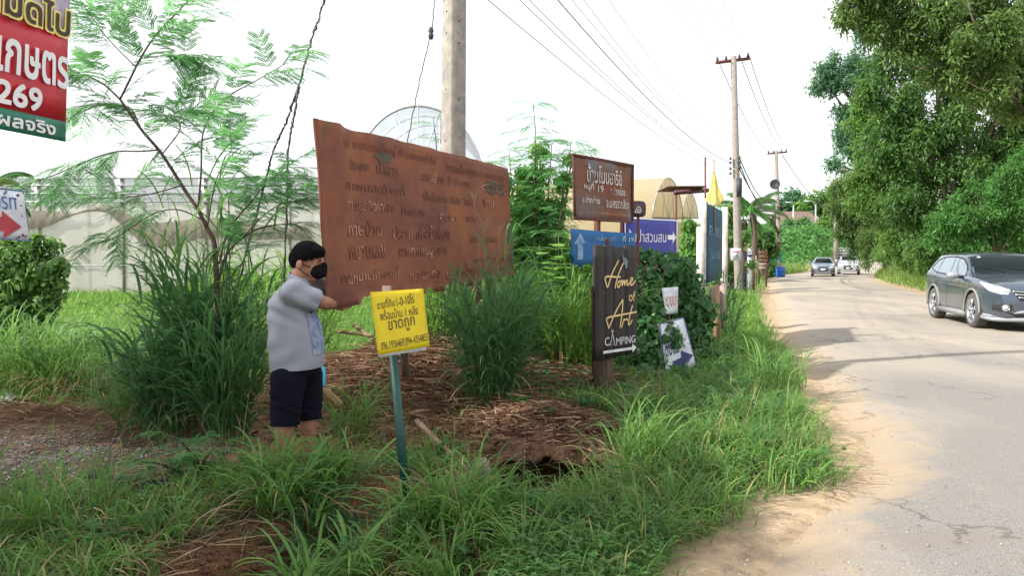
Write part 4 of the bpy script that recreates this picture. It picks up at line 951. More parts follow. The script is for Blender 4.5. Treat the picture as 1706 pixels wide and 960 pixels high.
# ---------------------------------------------------------------- blue barrel
b = at(1300, 462, 57.2); rt = thing('blue_barrel', (b.x, 57.2, hz(b.x, 57.2)), 'bright blue plastic barrel at the foot of the distant pole', 'barrel')
h = MB(); h.lathe([(0, 0), (.31, 0), (.33, .03), (.33, .28), (.345, .30), (.33, .32), (.33, .58), (.345, .60), (.33, .62), (.33, .86), (.30, .9), (.28, .9), (.28, .6), (0, .6)], tuple(rt.location), 24)
h.build('barrel_body', M['barrel_blue'], rt, True)

# ---------------------------------------------------------------- clutter by the tall pole: boundary posts, bins, plank sign
def box_thing(name, px, pyb, pyt, Y, wpx, mt, label, cat, parts=None, depth=None, nm='shaft'):
    b = at(px, pyb, Y); t_ = at(px, pyt, Y); w = wpx / FPX * Y
    rt = thing(name, (b.x, Y, hz(b.x, Y)), label, cat); z0 = rt.location.z - .2
    h = MB(); h.box((b.x, Y, (t_.z + z0) / 2), (w, depth or w, t_.z - z0)); h.build(nm, M[mt], rt); return rt, b, t_, w
rt, b, t_, w = box_thing('boundary_post', 1248, 466, 420, 33, 6, 'print_white', 'white round-topped boundary post beside the yellow pennant', 'post')
h = MB(); h.lathe([(0, -.1), (.09, -.07), (.11, 0), (.08, .08), (0, .12)], (t_.x, 33, t_.z + .05), 12); h.build('ball_cap', M['print_white'], rt, True)
h = MB(); h.box((b.x, 32.9, t_.z - .15), (w * 1.25, .1, .08)); h.build('band', M['navy'], rt)
rt, b, t_, w = box_thing('notice_panel', 1242.5, 464, 424, 33.4, 5, 'barrel_blue', 'narrow blue upright panel between the tall pole and the white post', 'panel', depth=.05)
h = MB(); h.box((b.x - w * .8, 33.35, (t_.z) * .5), (w * .5, .04, t_.z * .9)); h.build('red_edge', M['arrow_red'], rt)
box_thing('timber_post', 1236.5, 470, 428, 32.6, 5, 'old_wood', 'dark timber post standing just right of the tall concrete pole', 'post')
box_thing('timber_post', 1255, 466, 424, 34.5, 4, 'old_wood', 'brown timber post right of the white round-topped post', 'post')
box_thing('timber_post', 1259, 466, 426, 36, 3, 'grey_wood', 'thin grey timber post left of the stacked plank sign', 'post')
flag(1241.5, 401, 417, 33.2, 8, 'yellow_pennant', 'small orange-yellow pennant hanging beside the white round-topped post')
pb = at(1271, 462, 40); rt = thing('plank_sign', (pb.x, 40, 0), 'small sign of stacked orange-lettered planks beyond the boundary posts', 'sign')
rt.location.z = hz(pb.x, 40)
for i, y in enumerate((421, 427.5, 434, 441, 447)):
    p = at(1271 + (i % 2), y, 39.9); h = MB(); h.box(p, (.5 - .02 * i, .06, .17), Matrix.Rotation(R(-2 + i), 4, 'Y')); h.build('plank', M['old_wood'] if i < 3 else M['grey_wood'], rt)
    if i < 3:
        pk = Plate(p + Vector((-.2, -.04, .05)), p + Vector((.2, -.04, .05)), p + Vector((.2, -.04, -.05)), p + Vector((-.2, -.04, -.05))); pk.text(['บ้านสวน', 'ที่พัก', 'กาแฟ'][i], 0, 0, 1, 1, M['orange_text'], rt, d=.004, rows=14)
for x in (1265, 1277): p = at(x, 417, 40.1); h = MB(); h.box((p.x, 40.1, p.z / 2), (.07, .07, p.z + .1)); h.build('post', M['old_wood'], rt)

# ---------------------------------------------------------------- greenhouses
def sheet_mat(name, c1, c2, scale, alpha, stripe=None, tr=.5):
    m, t = newmat(name); v = vec(t); n = noise(t, scale, 5, scaled(t, (1, 1, .3)), .6)
    c = ramp(t, n.outputs[0], [(.35, c2), (.65, c1)]).outputs[0]
    d = N(t, 'ShaderNodeBsdfDiffuse'); tl_ = N(t, 'ShaderNodeBsdfTranslucent'); t.links.new(c, d.inputs[0]); t.links.new(c, tl_.inputs[0])
    a = N(t, 'ShaderNodeMixShader'); a.inputs[0].default_value = tr; t.links.new(d.outputs[0], a.inputs[1]); t.links.new(tl_.outputs[0], a.inputs[2])
    tp = N(t, 'ShaderNodeBsdfTransparent'); b = N(t, 'ShaderNodeMixShader'); b.inputs[0].default_value = alpha
    t.links.new(tp.outputs[0], b.inputs[1]); t.links.new(a.outputs[0], b.inputs[2]); o = N(t, 'ShaderNodeOutputMaterial'); t.links.new(b.outputs[0], o.inputs[0]); return m
M['net'] = sheet_mat('cream_insect_net', (.82, .79, .70), (.72, .69, .60), .5, .72)
M['shade_net'] = sheet_mat('brown_shade_net', (.33, .29, .245), (.27, .235, .195), 1.2, .9, tr=.4)
M['poly'] = sheet_mat('milky_poly_sheet', (.70, .72, .73), (.60, .62, .64), .4, .78)
M['poly_clear'] = sheet_mat('clear_poly_sheet', (.62, .67, .72), (.52, .57, .62), .4, .55, tr=.6)
M['poly_cream'] = sheet_mat('aged_cream_poly', (.66, .56, .38), (.58, .49, .32), .35, .86, tr=.6)
M['net_khaki'] = sheet_mat('khaki_net', (.5, .45, .27), (.4, .36, .22), .5, .9)
GW, GX0, GX1, GZ = 29.0, -27.0, -5.2, 4.45
root = thing('net_greenhouse', (-16, GW, 0), 'long net-walled greenhouse filling the left background', 'greenhouse')
def sheet(name, pts_grid, mt, parent, smooth=True):
    G = np.array(pts_grid, float); ny_, nx_ = G.shape[:2]; i = np.arange(ny_ * nx_).reshape(ny_, nx_); h = MB()
    h.add(G.reshape(-1, 3), np.stack([i[:-1, :-1], i[:-1, 1:], i[1:, 1:], i[1:, :-1]], -1).reshape(-1, 4)); return h.build(name, mt, parent, smooth)
nb = 7; bw = (GX1 - GX0) / nb
for k in range(nb):      # wall sheets, each hung between two posts and a little slack
    xs = np.linspace(GX0 + k * bw + .04, GX0 + (k + 1) * bw - .04, 14); zs = np.linspace(-.1, 3.55, 10)
    G = [[(x, GW + .05 * math.sin(7 * x + z) * .4 + .02 * math.sin(23 * x), z) for x in xs] for z in zs]
    sheet('net_wall', G, M['net'], root)
    for j in range(3):   # louvred clear strips above
        z0 = 3.6 + j * .3; sheet('roof_strip', [[(x, GW + .03 - .02 * j, z0 + q) for x in xs[::4]] for q in (0, .26)], M['poly'], root)
for k in range(nb + 1):
    x = GX0 + k * bw; h = MB(); h.box((x, GW + .02, GZ / 2), (.11, .11, GZ)); h.build('post', M['concrete_dark'], root)
for z in (.12, 1.2, 3.57, 3.88, 4.18, GZ):
    h = MB(); h.tube([(GX0, GW - .06, z), (GX1, GW - .06, z)], .035 if z > 3 else .02, 5); h.build('rail', M['steel'], root)
# brown shade net, bunched and sagging under the rail
sw = [(8, 352, 384), (45, 351, 383), (80, 351, 378), (105, 353, 366), (125, 355, 358), (145, 348, 353), (165, 343, 352), (182, 340, 356), (205, 352, 378), (225, 362, 395), (240, 370, 412), (262, 371, 413), (300, 368, 408), (330, 364, 398), (370, 362, 396), (420, 372, 400), (470, 380, 398), (520, 372, 402)]
def swn(f):
    G = []
    xs = np.linspace(8, 520, 120)
    for q in np.linspace(0, 1, 9):
        row = []
        for x in xs:
            a = np.interp(x, [s[0] for s in sw], [s[1] for s in sw]); b = np.interp(x, [s[0] for s in sw], [s[2] for s in sw])
            p = at(x, a + (b - a) * q, GW - .12); row.append((p.x, GW - .12 - .05 * math.sin(q * 3.14) - .012 * math.sin(x * .35 + q * 4), p.z))
        G.append(row)
    return G
sheet('shade_net', swn(0), M['shade_net'], root)
sheet('inner_wall', [[(x, GW + 9, z) for x in (GX0, GX1)] for z in (-.1, 4.6)], M['poly'], root)
sheet('end_wall', [[(GX1 + .02, y, z) for y in (GW, GW + 9)] for z in (-.1, 3.6)], M['net'], root)
for x in np.linspace(GX0 + 1.5, GX1 - 1, 9):
    h = MB(); h.box((x, GW + 4.5, 2.2), (.1, .1, 4.4)); h.build('post', M['concrete_dark'], root)
# main roof: three low vaults running back from the wall
for k in range(3):
    x0 = GX0 + k * (GX1 - GX0) / 3; x1 = x0 + (GX1 - GX0) / 3; G = []
    for y in np.linspace(GW + .1, GW + 9, 3):
        G.append([(x0 + (x1 - x0) * a, y, GZ + .02 + (.35 + .25 * k / 2) * math.sin(math.pi * a)) for a in np.linspace(0, 1, 16)])
    sheet('roof', G, M['poly'], root)
# arched end of a second, clear-roofed house behind the billboard
ca_, cy_, hw, z0, zp = at(697, 300, 34).x, 34, 2.95, 3.9, at(697, 176, 34).z
root = thing('arched_greenhouse', (ca_, cy_, 0), 'clear arched greenhouse gable with diagonal struts, showing above the billboard', 'greenhouse')
arc = [(ca_ - hw * math.cos(a), cy_, z0 + (zp - z0) * math.sin(a) ** .9) for a in np.linspace(0.0, math.pi, 33)]
h = MB(); h.tube(arc, .06, 6); h.build('arch', M['steel'], root)
h = MB(); h.poly([(x, y + .05, z) for x, y, z in arc], [list(range(33))]); h.build('gable_sheet', M['poly_clear'], root)
G = [[(x, y2, z) for x, y, z in arc] for y2 in (cy_ + .06, cy_ + 5, cy_ + 10)]
sheet('roof', G, M['poly_clear'], root)
for y2 in (36.5, 39, 41.5): h = MB(); h.tube([(x, y2, z) for x, y, z in arc], .04, 5); h.build('hoop', M['steel'], root)
for a, b in (((-.32, .0), (-.32, .93)), ((.32, 0), (.32, .93)), ((0, 0), (0, 1)), ((-.32, .93), (.15, .0)), ((.32, .93), (-.15, 0)), ((-.75, .1), (-.32, .6)), ((.75, .1), (.32, .6)), ((-1, 0), (1, 0))):
    h = MB(); h.tube([(ca_ + a[0] * hw, cy_ - .03, z0 + (zp - z0) * a[1]), (ca_ + b[0] * hw, cy_ - .03, z0 + (zp - z0) * b[1])], .03, 5); h.build('strut', M['steel'], root)
for x in (ca_ - hw, ca_ + hw): h = MB(); h.box((x, cy_, z0 / 2), (.12, .12, z0)); h.build('post', M['concrete_dark'], root)
sheet('net_wall', [[(x, cy_ + .03, z) for x in np.linspace(ca_ - hw, ca_ + hw, 8)] for z in (-.1, 2, z0)], M['net'], root)
# cream plastic tunnels to the right, their gables turned to the road
def tunnel(pa, pb, peak, length, label):
    A, B = Vector(pa), Vector(pb); ax = Vector((-(B - A).y, (B - A).x, 0)).normalized()
    if ax.x > 0: ax = -ax
    rt = thing('cream_greenhouse', (A.x, A.y, 0), label, 'greenhouse', 'cream plastic greenhouses')
    prof = []
    for i in range(25):
        a = i / 24; s_ = math.sin(math.pi * a) ** .62 if 0 < a < 1 else 0
        p = A.lerp(B, a); prof.append(Vector((p.x, p.y, A.z + (B.z - A.z) * a + (peak - A.z) * s_)))
    h = MB(); h.poly([tuple(p) for p in prof], [list(range(25))]); h.build('gable_sheet', M['poly_cream'], rt)
    sheet('roof', [[tuple(p + ax * d) for p in prof] for d in np.linspace(0, length, 5)], M['poly_cream'], rt)
    off = -ax * .05
    h = MB(); h.tube([p + off for p in prof], .04, 5); h.build('arch', M['steel'], rt)
    for a0, a1 in ((.5, .5), (.5, .25), (.5, .75), (.3, .42), (.7, .58)):
        i0 = int(a0 * 24) if a0 == a1 or a0 != .5 else 12
        b0 = A.lerp(B, a0); t1 = prof[int(a1 * 24)]
        h = MB(); h.tube([Vector((b0.x, b0.y, A.z)) + off, t1 + off], .02, 4); h.build('strut', M['steel'], rt)
    sheet('net_wall', [[tuple(Vector((p.x, p.y, z)) + off * .3) for p in (A, B)] for z in (-.1, A.z)], M['net_khaki'], rt)
    sheet('side_wall', [[tuple(Vector((A.x, A.y, z)) + ax * d) for d in (0, length)] for z in (-.1, A.z)], M['poly_cream'], rt)
    h = MB(); h.tube([A + off * 2, B + off * 2], .05, 4); h.build('eave_rail', M['grey_wood'], rt)
tunnel(at(1085, 363, 48), at(1137, 364, 55), at(1112, 299, 51).z, 15, 'cream plastic greenhouse with a pointed arched gable above the royal blue sign')
tunnel(at(1134, 362, 57), at(1162, 364, 65), at(1148, 324, 61).z, 15, 'smaller cream greenhouse gable behind, next to the maroon roof beam')
# shed with a dark red beam
p, q = at(1124, 321, 44), at(1180, 317, 46); rt = thing('open_shed', (p.x, 44, 0), 'open shed roof edge with a dark red beam left of the yellow flag', 'shed')
h = MB(); h.tube([p, q], .13, 4); h.build('beam', mat('dark_red_steel', (.10, .025, .03), (.07, .02, .025)), rt)
h = MB(); h.box(((p.x + q.x) / 2 - .3, 46.5, q.z + .12), (q.x - p.x - .2, 3.5, .06)); h.build('roof', M['rust_post'], rt)
for x_, y_ in ((p.x + .1, 44.05), (q.x - .1, 45.9)): h = MB(); h.tube([(x_, y_, 0), (x_, y_, p.z)], .06, 5); h.build('post', M['rust_post'], rt)

# house on the hill
p0, p1 = at(1298, 372, 135), at(1368, 372, 135); zg = hz((p0.x + p1.x) / 2, 137) - 1
rt = thing('hill_house', ((p0.x + p1.x) / 2, 138, zg), 'low house with a long brown tiled roof behind the green hill', 'house')
zr, ze = at(1330, 352, 138).z, at(1330, 374, 134).z
h = MB(); h.box(((p0.x + p1.x) / 2, 138.5, (zg + ze) / 2), (p1.x - p0.x - .8, 6, ze - zg)); h.build('wall', M['sign_white'], rt)
xs0, xs1 = p0.x - .3, p1.x + .3
h = MB(); V = []
for j in range(9):
    f_ = j / 8; V += [(xs0 + 1.2 * f_, 134 + 4.5 * f_, ze + (zr - ze) * f_ + .05 * (j % 2)), (xs1 - 1.2 * f_, 134 + 4.5 * f_, ze + (zr - ze) * f_ + .05 * (j % 2))]
h.add(V, [(2 * j, 2 * j + 1, 2 * j + 3, 2 * j + 2) for j in range(8)]); V = [(xs0, 143, ze), (xs1, 143, ze), (xs1 - 1.2, 138.5, zr), (xs0 + 1.2, 138.5, zr)]; h.add(V, [(0, 1, 2, 3)])
h.build('roof', mat('brown_roof_tile', (.20, .12, .10), (.13, .08, .07), 2, .8), rt)
for k in range(5):
    x = p0.x + 1.4 + k * (p1.x - p0.x - 2.4) / 4; h = MB(); h.box((x, 135.48, (zg + ze) / 2 + .6), (.8, .06, 1.1)); h.build('window', M['glass_dark'], rt)

# ---------------------------------------------------------------- vehicles
def interp_profile(tab, n):
    tab = np.array(tab, float); x = tab[:, 0]; xs = []
    for a, b in zip(x[:-1], x[1:]): xs += list(np.linspace(a, b, max(2, int(abs(b - a) / .045)), endpoint=False))
    xs.append(x[-1]); xs = np.array(xs)
    # monotone-ish smooth interpolation
    out = [xs]; o = np.argsort(x); xr = x[o]
    for c in range(1, tab.shape[1]):
        y = tab[o, c]; d = np.diff(y) / np.diff(xr); mm = np.zeros(len(y)); mm[0], mm[-1] = d[0], d[-1]
        for i in range(1, len(y) - 1): mm[i] = 0 if d[i - 1] * d[i] <= 0 else 2 * d[i - 1] * d[i] / (d[i - 1] + d[i])
        i = np.clip(np.searchsorted(xr, xs) - 1, 0, len(xr) - 2); hh = xr[i + 1] - xr[i]; t = (xs - xr[i]) / hh
        out.append((2 * t ** 3 - 3 * t ** 2 + 1) * y[i] + (t ** 3 - 2 * t ** 2 + t) * hh * mm[i] + (-2 * t ** 3 + 3 * t ** 2) * y[i + 1] + (t ** 3 - t ** 2) * hh * mm[i + 1])
    return np.stack(out, 1)
def car_body(tab, wheels, wr, pm, name, root, half_y):
    T = interp_profile(tab, 0); rows = []
    for x, zb, w, zbelt, zr, wrf in T:
        hc = max(0, zr - zbelt); f = min(1, hc / .25); wf = wrf * f + w * .72 * (1 - f)
        half = [(0, zb), (w * .86, zb), (w * .97, zb + .06), (w * 1.0, zb + .22), (w * .985, (zb + zbelt) / 2 + .1), (w * 1.0, zbelt - .16), (w * .975, zbelt - .04), (w * .93, zbelt + .005),
                (w * .90 + (wf - w * .9) * .5, zbelt + hc * .52 + .006 * (1 - f)), (wf + .0, zbelt + hc * .90 + .012 * (1 - f)), (wf * .93, zbelt + hc * .975 + .02 * (1 - f)), (wf * .55, zbelt + hc * .995 + .03), (0, zbelt + hc + .035)]
        rows.append([(x, -y, z) for y, z in half] + [(x, y, z) for y, z in half[-2:0:-1]])
    A = np.array(rows); n, k = A.shape[:2]; i = np.arange(n * k).reshape(n, k); j = np.roll(i, -1, 1)
    h = MB(); h.add(A.reshape(-1, 3), np.stack([i[:-1], j[:-1], j[1:], i[1:]], -1).reshape(-1, 4))
    h.ng.append(list(i[0])[::-1]); h.ng.append(list(i[-1]))
    o = h.build(name, pm, None, True); recalc(o)
    cut = []
    for wx in wheels:
        for sy in (-1, 1):
            c = MB(); c.lathe([(0, 0), (wr, 0), (wr, .36), (0, .36)], (0, 0, 0), 36, 'y'); co = c.build('cutter', None); recalc(co)
            co.location = (wx, (half_y - .30) if sy > 0 else -(half_y - .30) - .36, wr - .05); cut.append(co)
            md = o.modifiers.new('arch', 'BOOLEAN'); md.object = co; md.operation = 'DIFFERENCE'; md.solver = 'EXACT'
    bpy.context.view_layer.update()
    me = bpy.data.meshes.new_from_object(o.evaluated_get(bpy.context.evaluated_depsgraph_get())); o.modifiers.clear(); o.data = me
    for c in cut: bpy.data.objects.remove(c)
    me.materials.clear(); me.materials.append(pm)
    bm = bmesh.new(); bm.from_mesh(me); bv = BVHTree.FromBMesh(bm)
    for e in bm.edges:
        if len(e.link_faces) == 2 and e.calc_face_angle(0) > R(38): e.smooth = False
    bm.to_mesh(me); bm.free()
    o.parent = root; return o, bv
def resample(P, n):
    P = [Vector(p) for p in P]; d = [0]
    for a, b in zip(P[:-1], P[1:]): d.append(d[-1] + (b - a).length)
    out = []
    for i in range(n + 1):
        s_ = d[-1] * i / n; j = max(k for k in range(len(d)) if d[k] <= s_ + 1e-9); j = min(j, len(P) - 2)
        t = (s_ - d[j]) / max(1e-9, d[j + 1] - d[j]); out.append(P[j].lerp(P[j + 1], t))
    return out
def decal(bv, top, bot, dirn, name, mt, root, n=10, m_=5, eps=.004, thick=0):
    dirn = Vector(dirn).normalized(); A, B = resample(top, n), resample(bot, n); V = []; last = None
    for j in range(m_ + 1):
        for i in range(n + 1):
            p = A[i].lerp(B[i], j / m_); hit = bv.ray_cast(p - dirn * 4, dirn)[0]
            q = (hit if hit is not None else p) - dirn * eps; V.append(tuple(q))
    h = MB(); F = [(j * (n + 1) + i, j * (n + 1) + i + 1, (j + 1) * (n + 1) + i + 1, (j + 1) * (n + 1) + i) for j in range(m_) for i in range(n)]
    h.add(V, F); o = h.build(name, mt, None, True); o.parent = root; return o
def line_on(bv, pts, dirn, name, mt, root, r=.006, eps=.002, n=24):
    dirn = Vector(dirn).normalized(); P = []
    for p in resample(pts, n):
        hit = bv.ray_cast(p - dirn * 4, dirn)[0]; P.append((hit if hit is not None else p) - dirn * eps)
    h = MB(); h.tube(P, r, 5); o = h.build(name, mt, None); o.parent = root; return o
def wheel(root, x, y, r, w, side, spokes=5):
    e = bpy.data.objects.new('wheel', None); COL.objects.link(e); e.parent = root; e.location = (x, y, r)
    h = MB(); h.lathe([(r * .68, -w / 2), (r * .9, -w / 2 - .005), (r * .985, -w / 2 + .03), (r, -w / 4), (r, w / 4), (r * .985, w / 2 - .03), (r * .9, w / 2 + .005), (r * .68, w / 2)], (0, 0, 0), 36, 'y'); o = h.build('tyre', M['black_rubber_dusty'], None, True); o.parent = e
    for q in range(4):
        h = MB(); yy = -w / 3 + q * w / 4.5; h.lathe([(r + .003, yy), (r + .004, yy + .012), (r + .003, yy + .024)], (0, 0, 0), 30, 'y'); o = h.build('tread_rib', M['black_rubber_dusty'], None); o.parent = e
    s_ = side; yo = s_ * w / 2
    h = MB(); h.lathe([(r * .70, yo * 1.0), (r * .66, yo * 1.02), (r * .62, yo * .7), (r * .60, yo * -.6)], (0, 0, 0), 36, 'y'); o = h.build('rim', M['alloy'], None, True); o.parent = e
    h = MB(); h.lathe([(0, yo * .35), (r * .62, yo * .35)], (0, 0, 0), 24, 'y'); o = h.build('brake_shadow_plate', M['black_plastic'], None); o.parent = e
    for k in range(spokes):
        a = 2 * math.pi * k / spokes + .3
        for da in (-.13, .13):
            h = MB(); c0_, c1_ = Vector((math.cos(a) * r * .1, yo * .82, math.sin(a) * r * .1)), Vector((math.cos(a + da) * r * .64, yo * .95, math.sin(a + da) * r * .64))
            d = c1_ - c0_; h.box((c0_ + c1_) / 2, (d.length, .02, r * .085), Matrix.Rotation(-math.atan2(d.z, d.x), 4, 'Y')); o = h.build('spoke', M['alloy'], None); o.parent = e
    h = MB(); h.lathe([(0, yo * .95), (r * .13, yo * .93), (r * .16, yo * .7)], (0, 0, 0), 14, 'y'); o = h.build('hub_cap', M['alloy'], None, True); o.parent = e
    return e
M['black_rubber_dusty'] = mat('dusty_rubber', (.10, .095, .085), (.045, .042, .04), 12, .9, bump=.3)

def place(root, cx, cy, hx, hy):
    root.location = (cx, cy, .035); root.rotation_euler = (0, 0, math.atan2(hy, hx))
# --- grey SUV
suv = thing('suv', (0, 0, 0), 'dusty steel-grey SUV driving towards the camera at the right edge', 'car')
tab = [(2.27, .36, .50, .66, .66, .3), (2.25, .30, .60, .74, .74, .35), (2.18, .27, .72, .86, .86, .4), (2.05, .26, .82, .96, .96, .5), (1.8, .26, .885, 1.03, 1.03, .55), (1.4, .28, .91, 1.07, 1.07, .6), (1.0, .28, .91, 1.09, 1.10, .62), (.84, .28, .91, 1.08, 1.13, .68),
       (.52, .28, .91, 1.09, 1.38, .685), (.22, .28, .91, 1.10, 1.55, .69), (-.2, .28, .91, 1.11, 1.605, .69), (-.9, .28, .91, 1.13, 1.61, .69), (-1.5, .28, .90, 1.16, 1.60, .67), (-1.95, .30, .88, 1.19, 1.53, .63), (-2.13, .34, .84, 1.18, 1.38, .58), (-2.24, .42, .78, 1.08, 1.14, .48), (-2.28, .5, .68, .95, .95, .4)]
body, bv = car_body(tab, (1.33, -1.29), .445, M['paint_grey'], 'body', suv, .91)
for x in (1.33, -1.29):
    for s_ in (-1, 1): wheel(suv, x, s_ * .80, .385, .22, s_)
for s_ in (-1, 1):
    D = (0, -s_, 0)
    decal(bv, [(.66, 0, 1.17), (.44, 0, 1.33), (.20, 0, 1.47), (-.28, 0, 1.52)], [(.62, 0, 1.12), (.2, 0, 1.12), (-.28, 0, 1.13)], D, 'front_side_window', M['glass_side'], suv, 12, 6)
    decal(bv, [(-.34, 0, 1.52), (-.7, 0, 1.53), (-1.08, 0, 1.51)], [(-.34, 0, 1.13), (-.8, 0, 1.145), (-1.20, 0, 1.165)], D, 'rear_side_window', M['glass_side'], suv, 10, 6)
    decal(bv, [(-1.15, 0, 1.505), (-1.5, 0, 1.45), (-1.78, 0, 1.33)], [(-1.27, 0, 1.175), (-1.6, 0, 1.19), (-1.76, 0, 1.23)], D, 'quarter_window', M['glass_side'], suv, 8, 5)
    line_on(bv, [(.66, 0, 1.12), (.44, 0, 1.35), (.20, 0, 1.49), (-.3, 0, 1.54), (-1.1, 0, 1.53), (-1.55, 0, 1.46), (-1.8, 0, 1.25), (-1.3, 0, 1.165), (-.3, 0, 1.12), (.66, 0, 1.105)], D, 'window_surround', M['black_plastic'], suv, .014, .004, 50)
    line_on(bv, [(.60, 0, 1.09), (-.3, 0, 1.10), (-1.3, 0, 1.145), (-1.8, 0, 1.2)], D, 'chrome_strip', M['chrome'], suv, .007, .01, 30)
    for P_ in ([(.80, 0, 1.05), (.84, 0, .7), (.80, 0, .36)], [(-.31, 0, 1.10), (-.31, 0, .7), (-.28, 0, .36)], [(-1.16, 0, 1.15), (-1.2, 0, .95), (-1.0, 0, .72), (-.93, 0, .4)], [(.8, 0, .38), (-.9, 0, .38)]):
        line_on(bv, P_, D, 'door_seam', M['black_plastic'], suv, .005, -.001)
    line_on(bv, [(1.9, 0, .80), (1.2, 0, .86), (0, 0, .9), (-1.2, 0, .95), (-2.0, 0, .98)], D, 'crease_line', M['paint_grey'], suv, .009, -.002, 30)
    for hx_ in (-.12, -.98):
        hit = bv.ray_cast(Vector((hx_, s_ * 3, .99)), Vector((0, -s_, 0)))[0]
        h = MB(); h.tube([hit + Vector((.09, -s_ * .01, 0)), hit + Vector((.06, s_ * .03, .005)), hit + Vector((-.07, s_ * .03, .01)), hit + Vector((-.1, -s_ * .01, .01))], .014, 6); o = h.build('door_handle', M['paint_grey'], None, True); o.parent = suv
    # arch trim, sill
    for wx in (1.33, -1.29):
        h = MB(); h.tube([(wx + .455 * math.cos(a), s_ * .905, .39 + .455 * math.sin(a)) for a in np.linspace(-.12, math.pi + .12, 24)], .024, 6); o = h.build('arch_trim', M['trim_grey'] if 'trim_grey' in M else M.setdefault('trim_grey', simple('dusty_grey_trim', (.2, .2, .2), .7)), None, True); o.parent = suv
    h = MB(); h.box((0.02, s_ * .88, .29), (1.75, .09, .11)); o = h.build('sill_trim', M['trim_grey'], None); o.parent = suv
    # mirror
    h = MB(); c_ = Vector((.60, s_ * 1.05, 1.12))
    n_, V = 14, []
    for a in range(9):
        th = math.pi * a / 8
        for b_ in range(n_):
            ph = 2 * math.pi * b_ / n_; V.append((c_.x - .075 * math.cos(th) + (.03 if math.cos(th) < 0 else 0), c_.y + .125 * math.sin(th) * math.cos(ph), c_.z + .085 * math.sin(th) * math.sin(ph)))
    h.add(V, [(a * n_ + b_, a * n_ + (b_ + 1) % n_, (a + 1) * n_ + (b_ + 1) % n_, (a + 1) * n_ + b_) for a in range(8) for b_ in range(n_)]); mo = h.build('wing_mirror', M['silver_trim'], None, True); mo.parent = suv
    h = MB(); h.box((.62, s_ * .93, 1.08), (.06, .14, .05)); o = h.build('mirror_stalk', M['black_plastic'], None); o.parent = suv
    # headlamp sweeping round the corner
    dl = Vector((-1, -s_ * .55, 0))
    decal(bv, [(2.2, s_ * .52, .87), (2.1, s_ * .64, .93), (1.9, s_ * .80, .99), (1.66, s_ * .86, 1.02)], [(2.2, s_ * .53, .77), (2.1, s_ * .64, .78), (1.95, s_ * .78, .84), (1.68, s_ * .87, .99)], dl, 'headlamp', M['headlamp'], suv, 14, 6, .006)
    hit = bv.ray_cast(Vector((4, s_ * .56, .83)), Vector((-1, 0, 0)))[0]
    h = MB(); h.lathe([(.0, .012), (.05, .01), (.062, -.01)], tuple(hit + Vector((.004, 0, 0))), 16, 'x'); o = h.build('lamp_lens', M['chrome'], None, True); o.parent = suv
    decal(bv, [(2.2, s_ * .46, .56), (2.1, s_ * .62, .575), (2.0, s_ * .76, .55)], [(2.2, s_ * .48, .44), (2.1, s_ * .62, .42), (2.0, s_ * .76, .45)], (-1, -s_ * .3, 0), 'fog_lamp_recess', M['black_plastic'], suv, 8, 4, .005)
    hit = bv.ray_cast(Vector((4, s_ * .60, .5)), Vector((-1, 0, 0)))[0]
    h = MB(); h.lathe([(0, .01), (.045, .008), (.055, -.004)], tuple(hit + Vector((.012, 0, 0))), 16, 'x'); o = h.build('fog_lamp', M['headlamp'], None, True); o.parent = suv
    h = MB(); h.tube([hit + Vector((.014, .062 * math.cos(a), .062 * math.sin(a))) for a in np.linspace(0, 6.283, 20)], .008, 5); o = h.build('lamp_ring', M['chrome'], None, True); o.parent = suv
decal(bv, [(0.24, -.63, 1.52), (.24, 0, 1.57), (.24, .63, 1.52)], [(.74, -.73, 1.13), (.8, 0, 1.13), (.74, .73, 1.13)], (-.55, 0, -.84), 'windscreen', M['glass_dark'], suv, 18, 12, .005)
line_on(bv, [(.80, -.72, 1.11), (.84, 0, 1.12), (.80, .72, 1.11)], (-.3, 0, -.95), 'cowl', M['black_plastic'], suv, .02, 0)
for P_ in ([(.76, -.1, 1.16), (.66, -.35, 1.22), (.62, -.55, 1.25)], [(.76, .55, 1.16), (.68, .3, 1.2), (.66, .05, 1.22)]):
    line_on(bv, P_, (-.55, 0, -.84), 'wiper', M['black_plastic'], suv, .008, .012)
decal(bv, [(.25, -.50, 1.46), (.25, -.44, 1.465)], [(.29, -.50, 1.43), (.29, -.44, 1.435)], (-.55, 0, -.84), 'windscreen_sticker', M['print_white'], suv, 2, 2, .009)
decal(bv, [(2.2, -.49, .86), (2.25, 0, .83), (2.2, .49, .86)], [(2.2, -.36, .64), (2.25, 0, .62), (2.2, .36, .64)], (-1, 0, 0), 'grille', M['black_plastic'], suv, 16, 6, .006)
for z, y in ((.81, .48), (.75, .44), (.69, .39)):
    line_on(bv, [(2.2, -y, z + .025), (2.25, 0, z), (2.2, y, z + .025)], (-1, 0, 0), 'grille_bar', M['chrome'], suv, .012, .012, 20)
